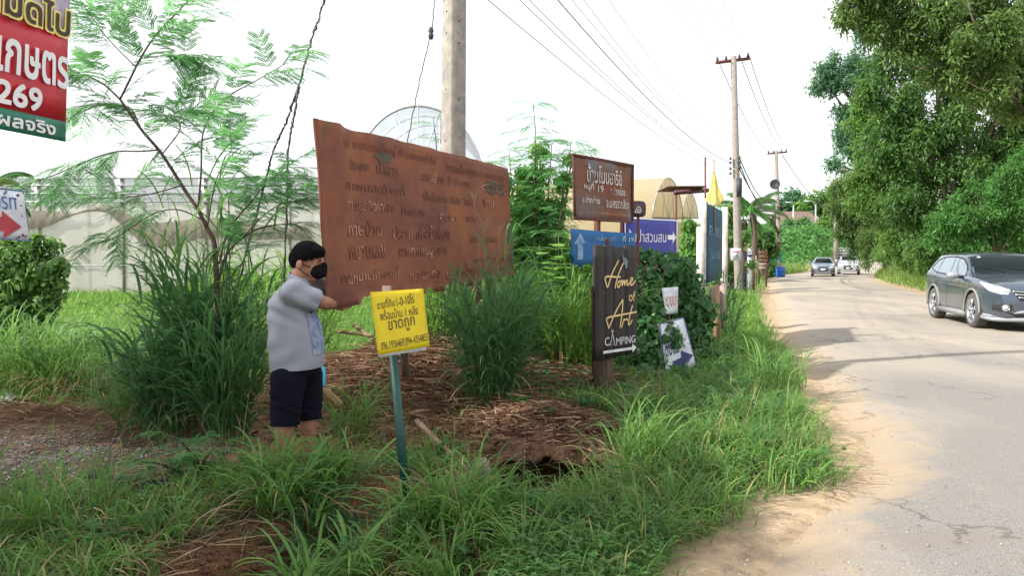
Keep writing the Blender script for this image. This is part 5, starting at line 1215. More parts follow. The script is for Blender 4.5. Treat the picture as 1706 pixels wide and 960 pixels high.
# letter-like chrome badge
hit = bv.ray_cast(Vector((4, 0, .745)), Vector((-1, 0, 0)))[0]
for a, b in (((-.05, .06), (-.035, -.06)), ((.05, .06), (.035, -.06)), ((-.042, 0), (.042, 0))):
    h = MB(); h.tube([hit + Vector((.03, a[0], a[1])), hit + Vector((.03, b[0], b[1]))], .011, 6); o = h.build('badge', M['chrome'], None); o.parent = suv
decal(bv, [(2.2, -.62, .44), (2.2, -.45, .38), (2.25, 0, .38), (2.2, .45, .38), (2.2, .62, .44)], [(2.2, -.62, .43), (2.2, -.42, .31), (2.25, 0, .31), (2.2, .42, .31), (2.2, .62, .43)], (-1, 0, 0), 'lower_intake', M['black_plastic'], suv, 16, 4, .006)
h = MB(); h.tube(curve([(1.86, -.86, .335), (2.06, -.76, .325), (2.2, -.58, .33), (2.25, -.38, .41), (2.31, 0, .425), (2.25, .38, .41), (2.2, .58, .33), (2.06, .76, .325), (1.86, .86, .335)], 6), .035, 8); o = h.build('silver_skirt', M['silver_trim'], None, True); o.parent = suv
h = MB(); h.tube(curve([(1.80, -.86, .29), (2.08, -.74, .26), (2.24, -.4, .26), (2.28, 0, .26), (2.24, .4, .26), (2.08, .74, .26), (1.80, .86, .29)], 6), .045, 8); o = h.build('lower_skirt', M['silver_trim'], None, True); o.parent = suv
h = MB(); h.box((2.315, 0, .545), (.012, .34, .15)); o = h.build('number_plate', simple('pale_green_plate', (.55, .68, .6), .4), None); o.parent = suv
pk = Plate(Vector((2.322, -.15, .60)), Vector((2.322, .15, .60)), Vector((2.322, .15, .49)), Vector((2.322, -.15, .49))); pk.n = np.array([1., 0, 0])
o = pk.text('7กว', .02, .1, .98, .9, M['black_ink'], None, 'plate_lettering', .003, 26); o.parent = suv
h = MB(); h.box((-.0, 0, .32), (4.0, 1.15, .12)); o = h.build('underbody', M['black_plastic'], None); o.parent = suv
place(suv, 10.62, 16.95, -.229, -.973); suv.scale = (1, 1, .955); suv.location.z = .045

# --- small hatchback
def small_car(name, label, cat, pm, W_, H_, L_, tab, wb, hood, loc, hd, mirrors=True, plate=None):
    rt = thing(name, (0, 0, 0), label, cat)
    body, bv = car_body(tab, (wb / 2, -wb / 2), .36, pm, 'body', rt, W_ / 2)
    for x in (wb / 2, -wb / 2):
        for s_ in (-1, 1): wheel(rt, x, s_ * (W_ / 2 - .11), .31, .19, s_)
    hw = W_ / 2; ws = hood
    decal(bv, [(ws[0], -hw * .66, ws[1] - .03), (ws[0], 0, ws[1]), (ws[0], hw * .66, ws[1] - .03)], [(ws[2], -hw * .82, ws[3]), (ws[2] + .05, 0, ws[3]), (ws[2], hw * .82, ws[3])], (-.55, 0, -.84), 'windscreen', M['glass_dark'], rt, 12, 8, .006)
    xf = tab[0][0]
    for s_ in (-1, 1):
        decal(bv, [(ws[2] - .1, 0, ws[3] + .12), (ws[0] - .1, 0, ws[1] - .09), (ws[0] - 1.0, 0, ws[1] - .08)], [(ws[2] - .1, 0, ws[3] + .04), (ws[0] - .1, 0, ws[3] + .05), (ws[0] - 1.0, 0, ws[3] + .08)], (0, -s_, 0), 'side_window', M['glass_side'], rt, 10, 5)
        decal(bv, [(xf - .1, s_ * hw * .50, .80), (xf - .3, s_ * hw * .85, .83)], [(xf - .1, s_ * hw * .50, .68), (xf - .3, s_ * hw * .85, .70)], (-1, -s_ * .4, 0), 'headlamp', M['headlamp'], rt, 8, 4, .006)
        decal(bv, [(xf - .1, s_ * hw * .62, .46), (xf - .3, s_ * hw * .8, .46)], [(xf - .1, s_ * hw * .62, .36), (xf - .3, s_ * hw * .8, .36)], (-1, -s_ * .3, 0), 'fog_lamp', M['black_plastic'], rt, 4, 3, .006)
        h = MB(); h.box((ws[2] - .15, s_ * (hw + .1), ws[3] + .06), (.12, .2, .13), taper=.8); o = h.build('wing_mirror', pm, None); o.parent = rt
    decal(bv, [(xf, -hw * .42, .76), (xf, hw * .42, .76)], [(xf, -hw * .36, .44), (xf, hw * .36, .44)], (-1, 0, 0), 'grille', M['black_plastic'], rt, 8, 4, .008)
    line_on(bv, [(xf, -hw * .45, .74), (xf, -hw * .25, .60), (xf, hw * .25, .60), (xf, hw * .45, .74)], (-1, 0, 0), 'grille_trim', M['chrome'], rt, .014, .012)
    decal(bv, [(xf, -hw * .8, .34), (xf, hw * .8, .34)], [(xf, -hw * .75, .27), (xf, hw * .75, .27)], (-1, 0, 0), 'lower_lip', M['silver_trim'], rt, 8, 2, .01)
    h = MB(); h.box((xf + .02, 0, .56), (.015, .34, .13)); o = h.build('number_plate', M['print_white'], None); o.parent = rt
    h = MB(); h.box((0, 0, .3), (L_ * .8, W_ * .7, .12)); o = h.build('underbody', M['black_plastic'], None); o.parent = rt
    place(rt, loc[0], loc[1], *hd); return rt, bv
tabh = [(1.98, .32, .50, .60, .60, .3), (1.95, .26, .60, .68, .68, .35), (1.85, .22, .72, .78, .78, .4), (1.65, .2, .80, .86, .86, .5), (1.3, .2, .84, .92, .92, .52), (.95, .2, .85, .96, .98, .55), (.5, .2, .85, .98, 1.24, .56), (.1, .2, .85, .99, 1.40, .57), (-.4, .2, .85, 1.0, 1.44, .57), (-1.0, .2, .84, 1.02, 1.38, .55), (-1.5, .24, .8, 1.03, 1.2, .5), (-1.85, .3, .74, .95, .97, .45), (-1.98, .4, .66, .85, .85, .4)]
small_car('hatchback', 'silver-blue hatchback coming down the middle of the dusty road', 'car', M['paint_silver'], 1.7, 1.45, 3.98, tabh, 2.5, (.12, 1.36, .82, .99), (23.9, 59.5), (-.36, -.93))
tabp = [(2.4, .36, .6, .72, .72, .3), (2.36, .3, .7, .82, .82, .35), (2.2, .28, .80, .92, .92, .4), (1.8, .28, .86, 1.0, 1.0, .5), (1.3, .3, .88, 1.06, 1.08, .55), (.9, .3, .88, 1.08, 1.35, .6), (.6, .3, .88, 1.09, 1.55, .62), (-.1, .3, .88, 1.1, 1.6, .63), (-.3, .3, .88, 1.1, 1.5, .6), (-.42, .3, .88, 1.08, 1.09, .6), (-2.3, .34, .87, 1.06, 1.06, .6), (-2.45, .45, .85, 1.0, 1.0, .6)]
pick, bvp = small_car('pickup_truck', 'white pickup truck with a dark high cage, half hidden by the right-hand bushes', 'truck', M['paint_white'], 1.76, 1.6, 4.85, tabp, 3.0, (.55, 1.5, 1.02, 1.14), (28.95, 66.5), (-.42, -.91))
for x in np.linspace(-.45, -2.4, 6):
    for s_ in (-1, 1): h = MB(); h.tube([(x, s_ * .84, 1.05), (x, s_ * .84, 2.25)], .03, 5); o = h.build('cage_post', M['black_plastic'], None); o.parent = pick
for z in (1.3, 1.55, 1.8, 2.05, 2.25):
    for s_ in (-1, 1): h = MB(); h.tube([(-.45, s_ * .84, z), (-2.4, s_ * .84, z)], .025, 5); o = h.build('cage_rail', M['steel'], None); o.parent = pick
    h = MB(); h.tube([(-.45, -.84, z), (-.45, .84, z)], .03, 5); o = h.build('cage_rail', M['steel'], None); o.parent = pick
h = MB(); h.box((-1.5, 0, 1.62), (1.7, 1.5, 1.0)); o = h.build('tarpaulin_load', mat('dark_grey_tarpaulin', (.06, .07, .08), (.03, .035, .04)), None); o.parent = pick
# ---------------------------------------------------------------- the man holding the billboard
PY = 5.08
def W3(px, py, dy=0.0): p = at(px, py, PY); p.y += dy; return p
def capsule(m, a, b, ra, rb, n=14, ca=(1, 1), steps=7):
    "tapered limb with round ends, elliptical if ca is given (scale along Y)"
    a, b = Vector(a), Vector(b); d = b - a; L = d.length; d.normalize(); prof = []
    for i in range(5): t = math.pi / 2 * i / 4; prof.append((-ra * math.cos(t), ra * math.sin(t)))
    for i in range(1, steps): t = i / steps; prof.append((L * t, ra + (rb - ra) * t))
    for i in range(5): t = math.pi / 2 * i / 4; prof.append((L + rb * math.sin(t), rb * math.cos(t)))
    u = d.cross(Vector((0, 1, 0)));  u = u.normalized() if u.length > .05 else Vector((1, 0, 0)); w = d.cross(u).normalized()
    V = []
    for s_, r in prof:
        for k in range(n):
            t = 2 * math.pi * k / n; V.append(a + d * s_ + u * (r * ca[0] * math.cos(t)) + w * (r * ca[1] * math.sin(t)))
    m.add([tuple(v) for v in V], [(i * n + k, i * n + (k + 1) % n, (i + 1) * n + (k + 1) % n, (i + 1) * n + k) for i in range(len(prof) - 1) for k in range(n)])
def ellipsoid(m, c, r, n=20, rot=None):
    V = []
    for a in range(n // 2 + 1):
        th = math.pi * a / (n // 2)
        for b in range(n):
            ph = 2 * math.pi * b / n; p = Vector((r[0] * math.sin(th) * math.cos(ph), r[1] * math.sin(th) * math.sin(ph), r[2] * math.cos(th)))
            if rot is not None: p = rot @ p
            V.append(tuple(Vector(c) + p))
    m.add(V, [(a * n + b, a * n + (b + 1) % n, (a + 1) * n + (b + 1) % n, (a + 1) * n + b) for a in range(n // 2) for b in range(n)])
def remesh(m, name, mt, parent, vox=.011, smooth=4, cuts=(), wrinkle=None):
    o = m.build(name, mt, None, True); recalc(o)
    md = o.modifiers.new('r', 'REMESH'); md.mode = 'VOXEL'; md.voxel_size = vox
    s_ = o.modifiers.new('s', 'SMOOTH'); s_.iterations = smooth; s_.factor = .5
    bpy.context.view_layer.update()
    me = bpy.data.meshes.new_from_object(o.evaluated_get(bpy.context.evaluated_depsgraph_get())); o.modifiers.clear(); o.data = me
    me.materials.clear(); me.materials.append(mt)
    bm = bmesh.new(); bm.from_mesh(me)
    for co, no in cuts:
        bmesh.ops.bisect_plane(bm, geom=bm.verts[:] + bm.edges[:] + bm.faces[:], plane_co=co, plane_no=no, clear_outer=True)
    if wrinkle:
        bm.normal_update()
        for v in bm.verts: v.co += v.normal * wrinkle(v.co)
    L = Vector(parent.location) if parent else Vector()
    for v in bm.verts: v.co -= L
    for f in bm.faces: f.smooth = True
    bm.to_mesh(me); bm.free(); o.parent = parent; return o
gz = hz(W3(494, 600).x, PY)
foot = W3(494, 600); man = thing('person', (foot.x, PY, gz), 'man in grey T-shirt, navy shorts and black face mask reaching behind the rusted billboard', 'person')
neck = W3(498, 466); chest = W3(492, 515); belly = W3(497, 570); hip = W3(494, 612)
head = W3(514, 428)
sk = MB()
# legs and bare feet (own left leg is the far one)
near_k, far_k = W3(483, 690, -.09), W3(507, 690, .10)
for hipj, knee, ank, toe in ((W3(488, 620, -.10), near_k, Vector((near_k.x - .015, PY - .10, gz + .085)), Vector((near_k.x + .16, PY - .13, gz + .03))),
                             (W3(500, 620, .10), far_k, Vector((far_k.x + .005, PY + .11, gz + .085)), Vector((far_k.x + .17, PY + .12, gz + .03)))):
    capsule(sk, hipj, knee, .07, .06); capsule(sk, knee, knee.lerp(ank, .38) + Vector((-.012, 0, 0)), .06, .062); capsule(sk, knee.lerp(ank, .35) + Vector((-.01, 0, 0)), ank, .06, .038)
    capsule(sk, ank, ank + Vector((-.035, 0, -.045)), .04, .032); capsule(sk, ank + Vector((0, 0, -.03)), toe, .04, .028, ca=(1, 1.3)); capsule(sk, toe, toe + Vector((.045, 0, 0)), .026, .018, ca=(1, 1.7))
# trunk, neck
capsule(sk, hip, chest, .10, .10, ca=(1, 1.2)); capsule(sk, chest, neck + Vector((0, 0, -.03)), .085, .055, ca=(1, 1.2)); capsule(sk, neck + Vector((-.01, 0, -.02)), W3(508, 440), .062, .058)
# head: skull, jaw, nose, ear
ellipsoid(sk, W3(512, 431), (.094, .075, .102), 24); ellipsoid(sk, W3(518, 447), (.072, .062, .068), 20); capsule(sk, W3(528, 458), W3(520, 462), .03, .035, ca=(1, 1.3))
capsule(sk, W3(538, 438), W3(541, 447), .010, .017); ellipsoid(sk, W3(532, 434), (.03, .055, .018), 14)
# arms
def arm(sh, el, wr):
    capsule(sk, sh, el, .05, .046); capsule(sk, el, el.lerp(wr, .35), .047, .044); capsule(sk, el.lerp(wr, .3), wr, .044, .028)
nsh, nel, nwr = W3(506, 484, -.19), W3(534, 503, -.12), Vector((-1.205, 5.30, at(560, 509, 5.3).z))
nel = Vector((at(538, 504, 5.03).x, 5.03, at(538, 504, 5.03).z))
fsh, fel, fwr = W3(512, 480, .19), Vector((-1.27, 5.42, 1.24)), Vector((-1.19, 5.60, 1.30))
arm(nsh, nel, nwr); arm(fsh, fel, fwr)
# hands gripping the back of the sheet: palm, four curled fingers, thumb
def hand(wr, fwd, up, side):
    fwd, up, side = Vector(fwd).normalized(), Vector(up).normalized(), Vector(side).normalized()
    capsule(sk, wr, wr + fwd * .035, .028, .032); pc = wr + fwd * .06
    for k in range(-2, 3): capsule(sk, wr + fwd * .02 + up * .012 * k, pc + up * .016 * k + fwd * .015, .014, .013)
    for k, ln in enumerate((.07, .082, .078, .06)):
        b = pc + up * (.030 - .02 * k) + fwd * .015; j1 = b + fwd * ln * .45 + side * .006; j2 = j1 + fwd * ln * .25 + side * ln * .25; j3 = j2 + side * ln * .3
        capsule(sk, b, j1, .0095, .009, 8); capsule(sk, j1, j2, .009, .0085, 8); capsule(sk, j2, j3, .0085, .0075, 8)
    b = wr + fwd * .03 + up * .03; capsule(sk, b, b + fwd * .03 + up * .028, .012, .011, 8); capsule(sk, b + fwd * .03 + up * .028, b + fwd * .058 + up * .036 + side * .012, .011, .009, 8)
hand(nwr, (.35, .93, .0), (0, 0, 1), (.5, .3, .1)); hand(fwr, (.35, .9, .15), (0, 0, 1), (.5, .3, .1))
remesh(sk, 'body', M['skin'], man, .0085, 3)
# ear
e = MB(); ec = W3(504, 440, -.078)
ellipsoid(e, ec, (.021, .009, .033), 14, Matrix.Rotation(R(12), 3, 'Y')); e.build('ear', M['skin'], man, True)
for pt, nm in ((W3(533, 433.5, -.047), 'eye'), (W3(533, 433.5, .047), 'eye')):
    e = MB(); ellipsoid(e, pt + Vector((.012, 0, 0)), (.009, .012, .006), 10); e.build(nm, M['hair'], man, True)
for sy in (-1, 1):
    e = MB(); e.tube([W3(530, 429, sy * .052), W3(535, 427.5, sy * .04), W3(538, 429, sy * .02)], [.004, .006, .003], 6); e.build('eyebrow', M['hair'], man)
# hair: cap of short black hair, cropped above the ear
hr = MB(); ellipsoid(hr, W3(512, 424), (.104, .084, .092), 26); ellipsoid(hr, W3(502, 432), (.082, .084, .085), 22); ellipsoid(hr, W3(527, 419), (.058, .068, .045), 18)
hro = remesh(hr, 'hair', M['hair'], man, .008, 2, wrinkle=lambda p: .0025 * math.sin(p.x * 310 + p.z * 160 + 2 * math.sin(p.y * 60)) * math.sin(p.y * 210 + p.z * 190))
bm = bmesh.new(); bm.from_mesh(hro.data)
# trim: nothing below the hairline (line rising from nape to forehead)
Lm = Vector(man.location); A_, B_, C_ = W3(487, 449) - Lm, W3(507, 436) - Lm, W3(540, 427) - Lm
kill = []
for v in bm.verts:
    x = v.co.x; zl = A_.z + (B_.z - A_.z) * (x - A_.x) / (B_.x - A_.x) if x < B_.x else B_.z + (C_.z - B_.z) * (x - B_.x) / (C_.x - B_.x)
    if v.co.z < zl: kill.append(v)
bmesh.ops.delete(bm, geom=kill, context='VERTS'); bm.to_mesh(hro.data); bm.free()
# loose strands over the hair cap
hb = BVHTree.FromPolygons([tuple(v.co) for v in hro.data.vertices], [tuple(p.vertices) for p in hro.data.polygons]); cH = W3(510, 428) - Lm
SP, SA, ST = [], [], []
for d_ in rnd_dir(5200):
    d_ = Vector(d_); d_.z = abs(d_.z) * 1.0 - .25; d_.normalize(); hit = hb.ray_cast(cH + d_ * .4, -d_)
    if hit[0] is None: continue
    nrm = d_; dn_ = Vector((.35, 0, -1)) + Vector(tuple(rng.normal(0, .25, 3))); tg_ = (dn_ - nrm * dn_.dot(nrm)).normalized(); p_ = hit[0] + Lm - d_ * .002
    q_ = p_ + tg_ * random.uniform(.012, .03) + nrm * random.uniform(.001, .006); sd_ = tg_.cross(nrm).normalized() * .0013
    SP.append([tuple(p_ - sd_), tuple(p_ + sd_), tuple(q_)])
h = MB(); h.add(np.array(SP).reshape(-1, 3), np.arange(len(SP) * 3).reshape(-1, 3)); so_ = h.build('hair_strands', M['hair'], man); so_['kind'] = 'stuff'
# mask with ear loop
mk_ = MB(); ellipsoid(mk_, W3(528, 452), (.054, .067, .056), 20); capsule(mk_, W3(540, 442), W3(538, 456), .022, .028, ca=(1, 1.3))
remesh(mk_, 'face_mask', M['mask'], man, .008, 3, cuts=[(W3(519, 450), Vector((-1, 0, -.25)))])
for sy in (-1, 1):
    e = MB(); e.tube([W3(522, 446, sy * .066), W3(512, 441, sy * .079), W3(504, 434, sy * .082), W3(500, 440, sy * .083)], .0028, 5); e.build('mask_strap', M['mask'], man)
    e = MB(); e.tube([W3(523, 463, sy * .06), W3(512, 455, sy * .075), W3(503, 447, sy * .082)], .0028, 5); e.build('mask_strap', M['mask'], man)
# shirt
sh = MB()
tor = np.array([(628, 496, 41, .165), (615, 495, 43, .175), (600, 495, 44.5, .182), (585, 494, 45, .186), (565, 493, 44.5, .188), (545, 491, 42, .188), (525, 488, 39.5, .19), (508, 486, 36, .195), (495, 487, 32, .20), (485, 490, 27, .185), (476, 494, 21, .14), (469, 497, 15, .09)])
V = []; ns_ = 40
for py_ in np.linspace(628, 469, 40):
    cx_, rx_, ry_ = [np.interp(-py_, -tor[:, 0], tor[:, k]) for k in (1, 2, 3)]; c_ = W3(cx_, py_)
    for k in range(ns_): a_ = 2 * math.pi * k / ns_; V.append((c_.x + rx_ * PY / FPX * abs(math.cos(a_)) ** .9 * math.copysign(1, math.cos(a_)), PY + ry_ * abs(math.sin(a_)) ** .9 * math.copysign(1, math.sin(a_)), c_.z))
sh.add(V, [(j * ns_ + k, j * ns_ + (k + 1) % ns_, (j + 1) * ns_ + (k + 1) % ns_, (j + 1) * ns_ + k) for j in range(39) for k in range(ns_)]); sh.ng.append([sh.n - 40 * ns_ + k for k in range(ns_)]); sh.ng.append([sh.n - ns_ + k for k in range(ns_)])
capsule(sh, W3(497, 482), neck + Vector((-.008, 0, .004)), .09, .074, ca=(1, 1.1))
capsule(sh, nsh + Vector((-.02, .02, -.01)), nsh.lerp(nel, .62) + Vector((0, 0, -.008)), .092, .082, 16); capsule(sh, fsh + Vector((-.02, -.02, 0)), fsh.lerp(fel, .66), .09, .082, 16)
capsule(sh, W3(499, 490, -.13), W3(499, 490, .13), .088, .088)
dn = (nel - nsh).normalized(); df = (fel - fsh).normalized()
def wr_(p):
    pz = p.z; w = .0045 * math.sin(pz * 60 + p.x * 30 + 2 * math.sin(p.y * 9)) * max(0, 1 - abs(pz - 1.18) / .16)
    w += .005 * math.sin((p.x * .8 - pz * .55) * 48 + 2.5 * math.sin(pz * 9 + p.x * 7)) * (1 if pz > 1.02 else .6) * (.5 + .5 * math.sin(pz * 13 + p.x * 11)); w += .004 * math.sin(p.x * 30 + pz * 4) * max(0, 1 - abs(pz - .85) / .25); return w
shirt = remesh(sh, 'shirt', M['shirt'], man, .0095, 5, cuts=[(W3(494, 613), Vector((.05, 0, -1)))], wrinkle=lambda p: 1.5 * wr_(p))
bm = bmesh.new(); bm.from_mesh(shirt.data)     # open the sleeves and neck cleanly
def cut_local(co, no, cond):
    co = co - Lm; kill = [v for v in bm.verts if (v.co - co).dot(no) > 0 and cond(v.co + Lm)]
    bmesh.ops.delete(bm, geom=kill, context='VERTS')
cut_local(nsh.lerp(nel, .74), dn, lambda p: (p - nsh.lerp(nel, .8)).length < .095 and p.z > nel.z - .07); cut_local(fsh.lerp(fel, .74), df, lambda p: (p - fsh.lerp(fel, .8)).length < .095)
cut_local(W3(501, 459), Vector((.35, 0, 1)), lambda p: (p - neck).length < .13)
bm.to_mesh(shirt.data); bm.free(); md = shirt.modifiers.new('thick', 'SOLIDIFY'); md.thickness = .006; md.offset = -1
# blue print on the chest: a patch of the front, hugging the cloth
bvs = BVHTree.FromPolygons([tuple(v.co) for v in shirt.data.vertices], [tuple(p.vertices) for p in shirt.data.polygons])
V = []; nxx, nyy = 12, 12
for j in range(nyy + 1):
    for i in range(nxx + 1):
        p = Vector((0, PY - .13 + .26 * i / nxx, W3(0, 588 - 70 * j / nyy).z)) - Lm; hit = bvs.ray_cast(Vector((p.x + 3, p.y, p.z)), Vector((-1, 0, 0)))[0]
        V.append(tuple((hit + Vector((.004, 0, 0))) if hit is not None else p))
h = MB(); h.add(V, [(j * (nxx + 1) + i, j * (nxx + 1) + i + 1, (j + 1) * (nxx + 1) + i + 1, (j + 1) * (nxx + 1) + i) for j in range(nyy) for i in range(nxx)]); o = h.build('shirt_print', M['shirt_print'], None, True); o.parent = man
# shorts
st_ = MB(); ellipsoid(st_, W3(494, 610), (.148, .17, .11), 24)
capsule(st_, W3(487, 625, -.085), near_k + Vector((-.005, .0, -.04)), .108, .082, 18, ca=(1.12, 1)); capsule(st_, W3(503, 625, .085), far_k + Vector((0, 0, -.04)), .106, .082, 18, ca=(1.08, 1))
remesh(st_, 'shorts', M['shorts'], man, .0095, 4, cuts=[(W3(490, 703), Vector((0, 0, -1))), (W3(494, 602), Vector((0, 0, 1)))], wrinkle=lambda p: .0035 * math.sin(p.z * 85 + 4 * math.sin(p.x * 16 + p.z * 7) + p.y * 12) * max(0, math.sin(p.x * 11 + p.z * 19 + 1)) + .004 * math.sin(p.x * 42 + p.z * 9))

# ---------------------------------------------------------------- materials for plants
G1 = leafmat('roadside_grass', (.04, .10, .022), (.09, .20, .04), (.17, .31, .07), .4, yellow=(.34, .29, .12))
G2 = leafmat('sunlit_field_grass', (.06, .14, .02), (.11, .23, .035), (.19, .33, .06), .4)
G3 = leafmat('guinea_grass', (.018, .07, .03), (.055, .15, .055), (.14, .29, .10), .38)
G4 = leafmat('verge_grass', (.07, .14, .025), (.14, .24, .05), (.25, .34, .09), .4)
G5 = leafmat('dead_grass', (.16, .10, .05), (.27, .18, .10), (.38, .28, .16), .2)
LEU = leafmat('feathery_leaf', (.04, .14, .05), (.08, .24, .08), (.17, .37, .13), .5, .4)
VINE = leafmat('creeper_leaf', (.02, .075, .025), (.045, .14, .04), (.10, .23, .06), .35)
BROAD = leafmat('broad_weed_leaf', (.06, .16, .035), (.12, .26, .055), (.22, .40, .09), .5)
T_D = leafmat('dark_tree_leaf', (.025, .075, .022), (.07, .165, .04), (.16, .28, .065), .42, .4)
T_M = leafmat('mid_tree_leaf', (.04, .11, .028), (.10, .21, .045), (.20, .34, .075), .44)
T_Y = leafmat('yellowish_tree_leaf', (.045, .10, .025), (.09, .17, .04), (.18, .26, .07), .38)
T_B = leafmat('bluish_tree_leaf', (.04, .11, .06), (.08, .19, .10), (.14, .28, .14), .45)
CROP = leafmat('crop_leaf', (.03, .11, .025), (.065, .19, .04), (.12, .29, .06), .35)
BARK = mat('grey_brown_bark', (.16, .12, .09), (.07, .05, .04), 9, .9, bump=.8, stretch=(6, 6, 1))
STEM = mat('reddish_thin_bark', (.11, .065, .05), (.06, .035, .03), 14, .8, bump=.4)
CANE = mat('green_cane', (.12, .2, .05), (.07, .13, .04), 10, .6)
STRAW = leafmat('dry_straw', (.07, .03, .018), (.15, .075, .042), (.34, .22, .13), .1, .8)

# ---------------------------------------------------------------- feathery leucaena
def feather_mesh(seed, L=.26, pairs=8, nl=16):
    r = np.random.default_rng(seed); P, D, Nn, S = [], [], [], []; rach = []
    for i in range(12): t = i / 11; rach.append((L * t, 0, -.20 * L * t * t * (1 + .5 * r.random())))
    rach = np.array(rach)
    m = MB(); m.tube([tuple(p) for p in rach], .0014, 3, .4, caps=False)
    for k in range(pairs):
        t = .18 + .82 * k / (pairs - 1); c = np.array([np.interp(t, np.linspace(0, 1, 12), rach[:, j]) for j in range(3)])
        pl_ = L * .40 * (1 - .35 * abs(t - .55)) * (.85 + .3 * r.random())
        for s_ in (-1, 1):
            d = np.array([.45 + .45 * r.random() + .15 * t, s_ * .8, .05 - .7 * r.random()]); d /= np.linalg.norm(d); side = np.array([-d[1], d[0], 0]) / math.hypot(d[0], d[1])
            for q in range(nl):
                u = (q + .7) / nl; b = c + d * pl_ * u + np.array([0, 0, -.25 * pl_ * u * u])
                for w in (-1, 1): P.append(b); D.append(side * w + d * .45 + np.array([0, 0, -.12])); Nn.append((0, 0, 1)); S.append(.0125 * (1 - .3 * abs(u - .5)) * r.uniform(.8, 1.2))
    leaves(m, np.array(P), np.array(D), np.array(Nn, float), np.array(S) * 1.15, np.array(S) * .62, .25 + .6 * r.random(len(P)), 0, .05)
    o = m.build('leaf', LEU); me = o.data; bpy.data.objects.remove(o); return me
FE = [feather_mesh(s_) for s_ in range(5)]
def add_leaf(parent, pos, d, sc_, mesh=None):
    d = Vector(d).normalized(); up = Vector((random.uniform(-.25, .25), random.uniform(-.25, .25), 1)); y = up.cross(d).normalized(); z = d.cross(y)
    o = bpy.data.objects.new('leaf', mesh or random.choice(FE)); COL.objects.link(o); o.parent = parent
    Mx = Matrix((d, y, z)).transposed().to_4x4(); o.matrix_local = Matrix.Translation(pos - world_loc(parent)) @ Mx @ Matrix.Diagonal((sc_, sc_, sc_, 1)); return o
def stem(parent, pts, r0, r1, mt, name='branch', n=8):
    P = curve(pts, n); h = MB(); h.tube(P, [r0 + (r1 - r0) * i / (len(P) - 1) for i in range(len(P))], 7); h.build(name, mt, parent, True); return P
tb = at(366, 770, 6.15)
leu = thing('leucaena_tree', (tb.x, 6.15, hz(tb.x, 6.15)), 'slender feathery-leaved sapling rising from the tall grass clump behind the man', 'tree')
def L_(px, py, dy=0): return at(px, py, 6.15 + dy)
stem(leu, [Vector((tb.x, 6.15, -.15)), L_(366, 640), L_(362, 500), L_(357, 410), L_(345, 380)], .024, .019, STEM, 'trunk')
br = [([(345, 380), (330, 350), (310, 320), (270, 257), (235, 215), (200, 165)], .017, .010, 0), ([(200, 165), (175, 142), (150, 128), (122, 120)], .008, .004, -.1),
      ([(200, 165), (215, 135), (235, 95), (262, 55), (300, 15), (325, -12)], .009, .005, .1), ([(262, 250), (230, 252), (190, 253), (140, 270), (90, 292), (35, 310)], .007, .003, -.3),
      ([(330, 350), (335, 290), (340, 215), (375, 165), (430, 132), (482, 102)], .009, .003, .2), ([(345, 370), (300, 350), (262, 354), (225, 375), (190, 398), (145, 408)], .006, .002, -.4),
      ([(362, 480), (375, 430), (400, 400), (440, 378), (500, 372)], .010, .004, .3), ([(365, 440), (380, 385), (415, 340), (450, 300), (500, 262)], .008, .003, .1),
      ([(235, 215), (215, 180), (165, 175), (130, 190)], .006, .003, .2), ([(300, 310), (240, 325), (170, 330), (110, 318)], .006, .002, .3), ([(225, 110), (190, 75), (165, 45), (150, 20)], .005, .002, -.1),
      ([(270, 257), (300, 215), (290, 190), (310, 180)], .006, .003, .35), ([(240, 95), (280, 92), (310, 95)], .004, .002, .2), ([(345, 380), (360, 300), (385, 250), (380, 200)], .006, .002, -.2), ([(400, 400), (450, 350), (490, 335), (540, 325)], .005, .002, .2)]
tips = []
for pts, r0, r1, dy in br:
    P = stem(leu, [L_(x, y, dy * i / (len(pts) - 1)) for i, (x, y) in enumerate(pts)], r0, r1, STEM)
    tips.append(P)
cnt = 0
for bi, P in enumerate(tips):
    n = len(P); start = .25 if bi in (0,) else .3
    k = 9 if bi == 0 else 17
    for q in range(k):
        i = int(n * (start + (1 - start) * (q / (k - 1)))); i = min(n - 1, i); d0 = (P[min(i + 1, n - 1)] - P[max(i - 1, 0)]).normalized()
        a = q * 2.4 + bi; side = Vector((math.cos(a), math.sin(a) * .8, .1)); d = (d0 * .8 + side * .9 + Vector((0, 0, random.uniform(-.35, .25)))).normalized()
        add_leaf(leu, P[i], d, random.uniform(.85, 1.5)); cnt += 1

def feather_plant(name, label, base, stems, lf, sc_, mt=STEM, cap=80):
    rt = thing(name, (base.x, base.y, hz(base.x, base.y)), label, 'plant')
    c = 0
    for pts in stems:
        P = stem(rt, pts, .014, .004, mt); n = len(P)
        for q in range(lf):
            i = min(n - 1, int(n * (.12 + .88 * q / (lf - 1)))); a = q * 2.4 + len(pts)
            d = Vector((math.cos(a), math.sin(a) * .8, random.uniform(-.1, .45))); add_leaf(rt, P[i], d, sc_ * random.uniform(.75, 1.15) * (1.2 - .5 * q / lf)); c += 1
    return rt
def S_(Y, *pts): return [at(x, y, Y) for x, y in pts]
feather_plant('feathery_shrub', 'tall feathery shrub between the billboard and the rusty village sign', at(900, 600, 10.2), [S_(10.2, (905, 600), (895, 450), (890, 330), (893, 240), (888, 168)), S_(10, (915, 600), (925, 430), (940, 320), (952, 235)), S_(10.5, (890, 600), (868, 420), (855, 330), (848, 250)), S_(10.3, (905, 560), (910, 400), (915, 300), (920, 235)), S_(10.6, (880, 600), (885, 470), (870, 390), (830, 330))], 46, 1.6)
